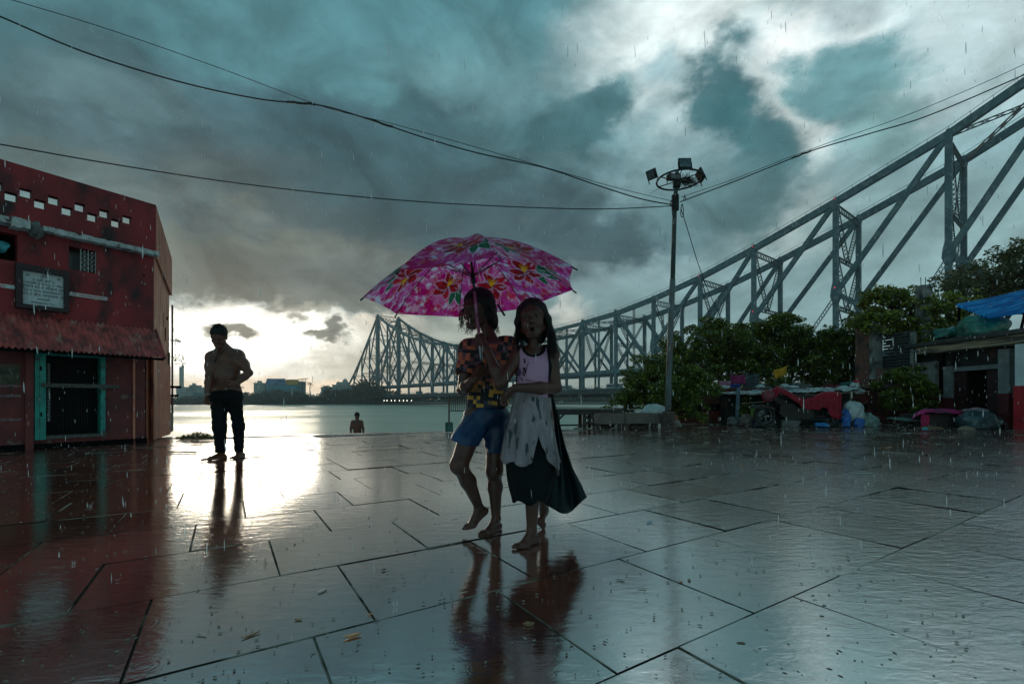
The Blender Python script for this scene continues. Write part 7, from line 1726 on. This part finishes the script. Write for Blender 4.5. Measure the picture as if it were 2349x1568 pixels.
elL, wrL = A(480, 862, 5.20), A(475, 905, 5.14); S.chain([ls, ls * .5 + elL * .5, elL], [.058, .052, .040], .05); S.chain([elL, elL * .65 + wrL * .35, wrL], [.038, .039, .026], .02)
relaxed_hand(S, wrR, V3(-.7, -.35, -.45), V3(.1, -.5, .85), V3(-.4, -.5, .3), .98, curl=1.15); relaxed_hand(S, wrL, V3(-.10, -.05, -1), V3(-1, 0, 0), V3(0, -1, 0), .95, curl=.8)
anL, anR = A(508, 1040, 5.40), A(549, 1038, 5.50); foot(S, anL, vec((-3.405, 5.40, 0)), vec((-3.50, 5.14, 0)), 1.05); foot(S, anR, vec((-3.295, 5.58, 0)), vec((-3.275, 5.34, 0)), 1.05)
S.chain([A(507, 1005, 5.36), anL], [.045, .036], .02); S.chain([A(549, 1005, 5.44), anR], [.045, .036], .02)
MH3 = rotm(R(16), R(30), R(4)); hc3 = A(502, 771, 5.24); T3 = head(S, hc3, MH3, 1.08, plump=.004)
S.mesh('body', M_skin_m, k3); eyes(T3, MH3, 1.10, k3)
H = SDF((-3.85, 5.0, .02), (-3.0, 5.8, .98), .0062); hL, hR = A(502, 912, 5.36), A(538, 912, 5.43); kL, kR = A(504, 978, 5.30), A(547, 978, 5.40)
H.ell(pem + V3(0, 0, -.04), (.166, .128, .13), Mb, .05); H.chain([hL, kL, A(506, 1046, 5.37)], [.092, .066, .056], .05); H.chain([hR, kR, A(549, 1040, 5.46)], [.086, .058, .050], .05)
H.wrinkle(.0055, 16, 9, 34, .3); H.cut(A(519, 882, 5.4), (.08, .12, 1)); H.cut((0, 0, .075), (0, 0, -1)); H.mesh('trousers', M_trouser, k3)
s_ = 1.10; H = SDF(hc3 - .18, hc3 + .18, .005); hel(T3, MH3, 0, -.016, .042, (.078, .093, .074)); hel(T3, MH3, 0, -.05, -.01, (.068, .045, .06)); hel(T3, MH3, 0, .10, -.028, (.066, .06, .088), .012, 'sub'); hel(T3, MH3, 0, .05, -.075, (.09, .09, .06), .012, 'sub'); H.wrinkle(.003, 120, 110, 90, 1.0); hr = H.mesh('hair', M_hair, k3)
locks = []
for k in range(70):
    a = rs.uniform(0, 6.28); e = rs.uniform(.5, 1.5); d = V3(math.cos(a) * math.cos(e), -.016 + math.sin(a) * math.cos(e) * 1.15, math.sin(e)); b = V3(0, -.016, .042) + d * .072; locks.append([T3(*b), T3(*(b + d * .010)), T3(*(b + d * .016 + V3(rs.uniform(-.01, .01), rs.uniform(-.01, .01), 0)))])
strands('hair_tuft', locks, hr, n=4, r=.0028, seed=4, jitter=.004)
mb = MB(); mb.tube([Vector(A(503, 797, 5.20)), Vector(A(499, 812, 5.21)), Vector(A(494, 826, 5.22))], .003, 5); mb.tube([Vector(A(520, 797, 5.24)), Vector(A(506, 812, 5.22)), Vector(A(495, 826, 5.22))], .003, 5); mb.blob(A(494.5, 828, 5.215), (.010, .006, .012), amp=0, n=8, m=6); mb.build('neck_cord', M_trim, k3)
mb = MB(); c = Vector(wrL) + Vector((0, 0, .01)); mb.tube([c + Vector((.036 * math.cos(a), .032 * math.sin(a), .006 * math.sin(a))) for a in [j * math.pi / 10 for j in range(20)]], .0045, 6, closed=True); mb.build('bracelet', mat('bangle_metal', (.4, .36, .3), .25, metal=.9), k3, smooth=True)
mb = MB(); a0, a1 = A(540, 886, 5.255), A(560, 889, 5.36); mb.beam(Vector(a0), Vector(a1), .006, .008); mb.build('waistband', M_dark, k3)

# ------------------------------------------------------------------ bather going down the river steps
k4 = thing('person', 'distant shirtless bather on the river steps, seen from the waist up', 'person', P(819, 993, 15) + Vector((0, 0, -1.0)))
S = SDF((-5.55, 14.6, -1.25), (-4.65, 15.4, .35), .011); Y4 = 15.0; Q = lambda u, v, dy=0: A(u, v, Y4 + dy)
S.ell(Q(819, 975), (.155, .11, .17), None, .06); S.ell(Q(819.5, 988), (.135, .10, .14), None, .06); S.ell(Q(819.5, 999), (.15, .11, .13), None, .05); S.cap(Q(810, 967), Q(828, 967), .062, .062, .05); S.cap(Q(819, 963), Q(819, 958), .055, .05, .03)
for sx in (-1, 1):
    a, b, c = Q(819 + sx * 10.5, 968), Q(819 + sx * 14, 982, -.02), Q(819 + sx * 14.5, 995, -.10); S.chain([a, b, c], [.058, .042, .030], .03); relaxed_hand(S, c, V3(0, -.2, -1), V3(sx, 0, 0), V3(0, -1, 0), .95, curl=.5)
    S.chain([Q(819 + sx * 5, 1002), Q(819 + sx * 5.5, 1032), Q(819 + sx * 5.5, 1052)], [.085, .06, .045], .04)
MH4 = rotm(R(6), R(22), 0); hc4 = Q(819, 953.5, -.04); T4 = head(S, hc4, MH4, 1.05); S.mesh('body', M_skin_m, k4)
s_ = 1.05; H = SDF(hc4 - .17, hc4 + .17, .009); hel(T4, MH4, 0, -.016, .040, (.080, .096, .078)); hel(T4, MH4, 0, .10, -.03, (.062, .06, .085), .01, 'sub'); H.mesh('hair', M_hair, k4)
H = SDF((-5.5, 14.7, -1.2), (-4.7, 15.3, -.3), .012); H.ell(Q(819.5, 1001), (.165, .125, .12), None, .04); H.cut(Q(819, 994), (0, 0, 1)); H.mesh('shorts', M_trouser, k4)
# ------------------------------------------------------------------ litter on the wet slabs
rl_ = random.Random(21)
M_l1 = mat('leaf_brown', (.20, .10, .04), .6, (.12, .06, .03), scale=30); M_l2 = mat('leaf_dark', (.04, .025, .018), .6); M_l3 = mat('paper_scrap', (.36, .36, .33), .6, (.35, .34, .3), scale=30)
M_l4 = mat('orange_peel', (.42, .17, .04), .5); M_l5 = mat('blue_scrap', (.02, .22, .38), .4); M_l6 = mat('fawn_leaf', (.22, .15, .07), .6, (.10, .065, .03), scale=30)
def scrap(u, v, ln, wd, rz, m, name, label, cat, curl=.25, group='litter on the wet slabs'):
    c = G(u, v, .0015); k_ = .68 if c.y < 3 else 1; ln *= k_; wd *= k_; curl *= .5 if c.y < 3 else 1; n = 8; vs_ = []
    for i in range(n + 1):
        t_ = i / n; w = wd * math.sin(math.pi * min(max(t_, .06), .94)) ** .7 / 2 * (.75 + .4 * rl_.random())
        for s in (-1, 0, 1):
            x = (t_ - .5) * ln; z = curl * ln * ((t_ - .5) ** 2 * 1.4 + .06 * (s != 0)) + .001; p = Vector((x, s * w, z)); p.rotate(Matrix.Rotation(rz, 3, 'Z')); vs_.append(c + p)
    mb = MB().add(vs_, [(i * 3 + k, i * 3 + k + 1, (i + 1) * 3 + k + 1, (i + 1) * 3 + k) for i in range(n) for k in (0, 1)])
    o = mb.build(name, m, smooth=True); md = o.modifiers.new('thick', 'SOLIDIFY'); md.thickness = .0015; return tag(o, label, cat, group)
scrap(575, 1457, .075, .018, .9, M_l6, 'dry_leaf', 'curled fawn leaf below the reflection of the shirtless man', 'leaf', .3)
scrap(808, 1458, .075, .028, .5, M_l4, 'dry_leaf', 'large orange brown leaf on the joint left of the umbrella reflection', 'leaf')
scrap(740, 1355, .06, .03, 1.2, M_l3, 'paper_scrap', 'pale wet scrap on the slab in the middle left', 'paper', .1)
scrap(684, 1421, .035, .018, .2, M_l6, 'dry_leaf', 'small fawn leaf above the curled leaf', 'leaf')
scrap(462, 1458, .05, .012, -.1, M_l3, 'paper_scrap', 'thin white sliver at the lower left', 'paper')
scrap(850, 1409, .02, .014, .4, M_l4, 'orange_fragment', 'orange fragment at the corner of two slabs', 'fragment')
scrap(1042, 1192, .05, .02, .7, M_l1, 'dry_leaf', 'brown leaf left of the raised foot', 'leaf')
scrap(1003, 1203, .05, .014, .1, M_l2, 'dry_leaf', 'dark leaf left of the raised foot', 'leaf')
scrap(880, 1306, .03, .02, .6, M_l2, 'dry_leaf', 'dark pebble like leaf in the middle of a slab', 'leaf')
scrap(598, 1035, .12, .05, .2, M_l4, 'dry_leaf', 'orange leaf on the bright paving right of the shirtless man', 'leaf')
scrap(670, 1034, .09, .04, .3, M_l1, 'dry_leaf', 'small brown leaf further right on the bright paving', 'leaf')
scrap(1490, 1197, .06, .03, .2, M_l5, 'blue_scrap', 'blue plastic scrap on the slabs right of the girl', 'litter', .4)
scrap(1213, 1431, .05, .04, .2, M_l6, 'dry_leaf', 'round fawn leaf inside the umbrella reflection', 'leaf', .15)
scrap(1562, 1335, .022, .018, .2, M_l4, 'dry_leaf', 'orange leaf beside the mast reflection, left one', 'leaf')
scrap(1581, 1331, .026, .018, 1.2, M_l6, 'dry_leaf', 'yellow leaf beside the mast reflection, right one', 'leaf')
scrap(1473, 1350, .05, .010, 0, M_l3, 'cigarette_end', 'white cigarette end on the slab right of the umbrella reflection', 'litter', .02)
scrap(1425, 1330, .04, .02, -.5, M_l3, 'paper_scrap', 'crumpled pale scrap right of the umbrella reflection', 'paper')
scrap(1700, 1476, .035, .025, 0, M_l6, 'pebble_leaf', 'pale wet leaf near the bottom right joint', 'leaf', .1)
scrap(1945, 1278, .04, .012, 1.4, M_l1, 'dry_leaf', 'reddish leaf standing at a slab corner on the right', 'leaf', .5)
scrap(1715, 1158, .04, .02, .3, M_l1, 'dry_leaf', 'reddish brown leaf on the slabs at the middle right', 'leaf', .4)
scrap(1490, 1078, .07, .04, .1, M_l3, 'paper_scrap', 'white scrap lying right of the flying skirt', 'paper', .4)
scrap(2033, 1027, .16, .07, 0, M_l4, 'orange_scrap', 'orange scrap on the far right paving', 'litter', .3)
scrap(1965, 1050, .20, .05, .1, M_l2, 'dark_slipper', 'dark flat slipper shaped scrap at the right', 'litter', .3)
scrap(2128, 1010, .2, .08, .2, M_l2, 'dark_slipper', 'dark wet slipper in front of the tarpaulin heap', 'slipper', .5)
scrap(2075, 994, .26, .12, 0, M_l3, 'white_plate', 'white plastic dish on the paving before the stall', 'dish', .12)
scrap(2010, 974, .35, .16, .2, M_l3, 'white_bag', 'flattened white bag left of the stall', 'bag', .4)
scrap(2052, 977, .22, .12, -.2, M_l3, 'white_bag', 'small white crumpled bag nearest the stall', 'bag', .5)
scrap(1524, 986, .13, .10, 0, M_l3, 'white_cup', 'white foam cup lying at the foot of the lamp post', 'cup', .9)
scrap(1580, 973, .4, .08, .1, M_l3, 'white_bag', 'torn white bag on the ground right of the lamp post', 'bag', .25)
scrap(1813, 978, .16, .08, .1, M_l3, 'white_bag', 'white scrap in front of the motorbike', 'litter', .5)
scrap(2180, 1002, .16, .07, .1, M_l1, 'brown_scrap', 'brown scrap in front of the covered stall', 'litter', .3)
scrap(1700, 1066, .04, .03, .1, M_l4, 'orange_scrap', 'small orange scrap at the middle right', 'litter', .3)
scrap(1978, 1086, .22, .05, .15, M_l3, 'paper_scrap', 'long pale paper strip on the right paving', 'paper', .06)
mb = MB(); mb.beam(G(1850, 990, .02), G(2065, 995, .02), .03, .025); tag(mb.build('bamboo_stick', M_wood), 'long thin stick lying on the paving before the stall', 'stick')
mb = MB(); mb.beam(G(388, 1035, .015), G(450, 1037, .015), .02, .02); tag(mb.build('bamboo_stick', M_wood), 'short dark stick in front of the leaf heap', 'stick')
mb = MB()                                                        # specks and grit: too many to count
for k in range(900):
    v = 950 + 620 * rl_.random() ** 1.3 + 40; u = rl_.uniform(-50, 2400); c = G(u, v, .003); s = rl_.uniform(.002, .007) * (1 + c.y * .12); a = rl_.uniform(0, 3)
    if c.y > edge_y(c.x) - .1: continue
    d1 = Vector((math.cos(a), math.sin(a), 0)) * s; d2 = Vector((-math.sin(a), math.cos(a), 0)) * s * .5; mb.hexa([c - d1, c - d2, c + d1, c + d2], [p + Vector((0, 0, .002)) for p in (c - d1 * .7, c - d2 * .7, c + d1 * .7, c + d2 * .7)])
tag(mb.build('grit', mat('grit', (.10, .08, .06), .8, (.3, .28, .25), scale=3)), kind='stuff', label='small grit and leaf crumbs scattered on the slabs', cat='grit')

# ------------------------------------------------------------------ rain and splashes
def drop_mat(name, c, alpha):
    m = bpy.data.materials.new(name); m.use_nodes = True; n = m.node_tree.nodes; l = m.node_tree.links
    b = n['Principled BSDF']; b.inputs['Base Color'].default_value = (*c, 1); b.inputs['Roughness'].default_value = .1
    tr = n.new('ShaderNodeBsdfTranslucent'); tr.inputs[0].default_value = (*c, 1); tp = n.new('ShaderNodeBsdfTransparent')
    m1 = n.new('ShaderNodeMixShader'); m1.inputs[0].default_value = .55; l.new(b.outputs[0], m1.inputs[1]); l.new(tr.outputs[0], m1.inputs[2])
    m2 = n.new('ShaderNodeMixShader'); m2.inputs[0].default_value = alpha; l.new(tp.outputs[0], m2.inputs[1]); l.new(m1.outputs[0], m2.inputs[2]); l.new(m2.outputs[0], n['Material Output'].inputs[0]); return m
M_rain = drop_mat('rain_water', (.85, .9, .92), .5); M_spray = drop_mat('spray_water', (.85, .9, .92), .32)
rr = np.random.default_rng(5); mbv = []; mbf = []
for k in range(6500):
    Y = .9 + 13 * rr.random() ** .8; X = rr.uniform(-1.25, 1.25) * Y; Z = rr.uniform(.22 if Y < 3 else .04, EYE + .9 * Y)
    ln = rr.uniform(.012, .040) * (1 if Y < 5 else 1.5); r = rr.uniform(.0008, .0015) * (1 + Y * .12); o = len(mbv); sl = rr.normal(0, .04) - .04
    ring = [(math.cos(a) * r, math.sin(a) * r) for a in (0, 2.094, 4.189)]
    mbv.append((X, Y, Z)); mbv += [(X + a + sl * ln * .3, Y + b, Z + ln * .3) for a, b in ring]; mbv += [(X + a * .8 + sl * ln * .7, Y + b * .8, Z + ln * .7) for a, b in ring]; mbv.append((X + sl * ln, Y, Z + ln))
    for i in range(3):
        j = (i + 1) % 3; mbf += [(o, o + 1 + j, o + 1 + i), (o + 1 + i, o + 1 + j, o + 4 + j, o + 4 + i), (o + 4 + i, o + 4 + j, o + 7)]
mb = MB(); mb.v = mbv; mb.f = mbf; tag(mb.build('rain', M_rain, smooth=True), kind='stuff', label='falling raindrops in front of the square', cat='rain')
mb = MB()
for k in range(170):                                             # splash crowns
    v = 965 + 560 * rl_.random() ** 1.2; u = rl_.uniform(-40, 2390); c = G(u, v, .002)
    if c.y > edge_y(c.x) - .1 or (c.x < -5 and c.y > 7) or (c.y < 2.4 and rl_.random() < .9): continue
    h = rl_.uniform(.004, .012) * (1 + .10 * c.y); w = h * rl_.uniform(.5, .9); n_ = rl_.randint(5, 8)
    for j in range(n_):
        a = j * 6.283 / n_ + rl_.uniform(-.3, .3); d = Vector((math.cos(a), math.sin(a), 0)); k_ = rl_.uniform(.6, 1.2)
        mb.tube([c + d * w * .5, c + d * w * .7 + Vector((0, 0, h * .6 * k_)), c + d * w * .85 + Vector((0, 0, h * 1.3 * k_))], [h * .09, h * .05, h * .02], 4)
        if rl_.random() < .5: p = c + d * w * 1.6 + Vector((0, 0, h * k_ * 1.4)); mb.tube([p, p + Vector((0, 0, h * .1))], [h * .06, h * .04], 4)
for k in range(5200):                                            # fine spray bouncing off the slabs
    Y = 2.0 + 11.5 * rl_.random() ** .6; X = rl_.uniform(-1.2, 1.2) * Y
    if Y > edge_y(X) - .1 or (X < -5 and Y > 6.5): continue
    z = abs(rl_.gauss(0, .03 + .006 * Y)) + .002; r = rl_.uniform(.0006, .0016) * (1 + .22 * Y); c = Vector((X, Y, z))
    mb.hexa([c + Vector((-r, -r, -r * .7)), c + Vector((r, -r, -r * .7)), c + Vector((r, r, -r * .7)), c + Vector((-r, r, -r * .7))], [c + Vector((-r * .6, -r * .6, r)), c + Vector((r * .6, -r * .6, r)), c + Vector((r * .6, r * .6, r)), c + Vector((-r * .6, r * .6, r))])
tag(mb.build('splashes', M_spray), kind='stuff', label='small crown splashes of rain on the slabs', cat='splash')

# ------------------------------------------------------------------ rain haze
def haze_box(name, lo, hi, dens, colr):
    m = bpy.data.materials.new(name); m.use_nodes = True; n = m.node_tree.nodes; l = m.node_tree.links
    n.remove(n['Principled BSDF']); v = n.new('ShaderNodeVolumePrincipled'); v.inputs['Density'].default_value = dens; v.inputs['Color'].default_value = (*colr, 1); v.inputs['Anisotropy'].default_value = .3
    l.new(v.outputs[0], n['Material Output'].inputs['Volume'])
    mb = MB(); c = [(a + b) / 2 for a, b in zip(lo, hi)]; mb.box(c, [b - a for a, b in zip(lo, hi)]); return tag(mb.build(name, m), kind='stuff', label='thin grey rain haze over river and square', cat='haze')
HAZE = haze_box('haze', (-1500, -80, -14.5), (1500, 1200, 125), .00038, (.72, .82, .85))
scene.cycles.volume_bounces = 0
scene.cycles.volume_step_rate = 10
scene.cycles.volume_max_steps = 16
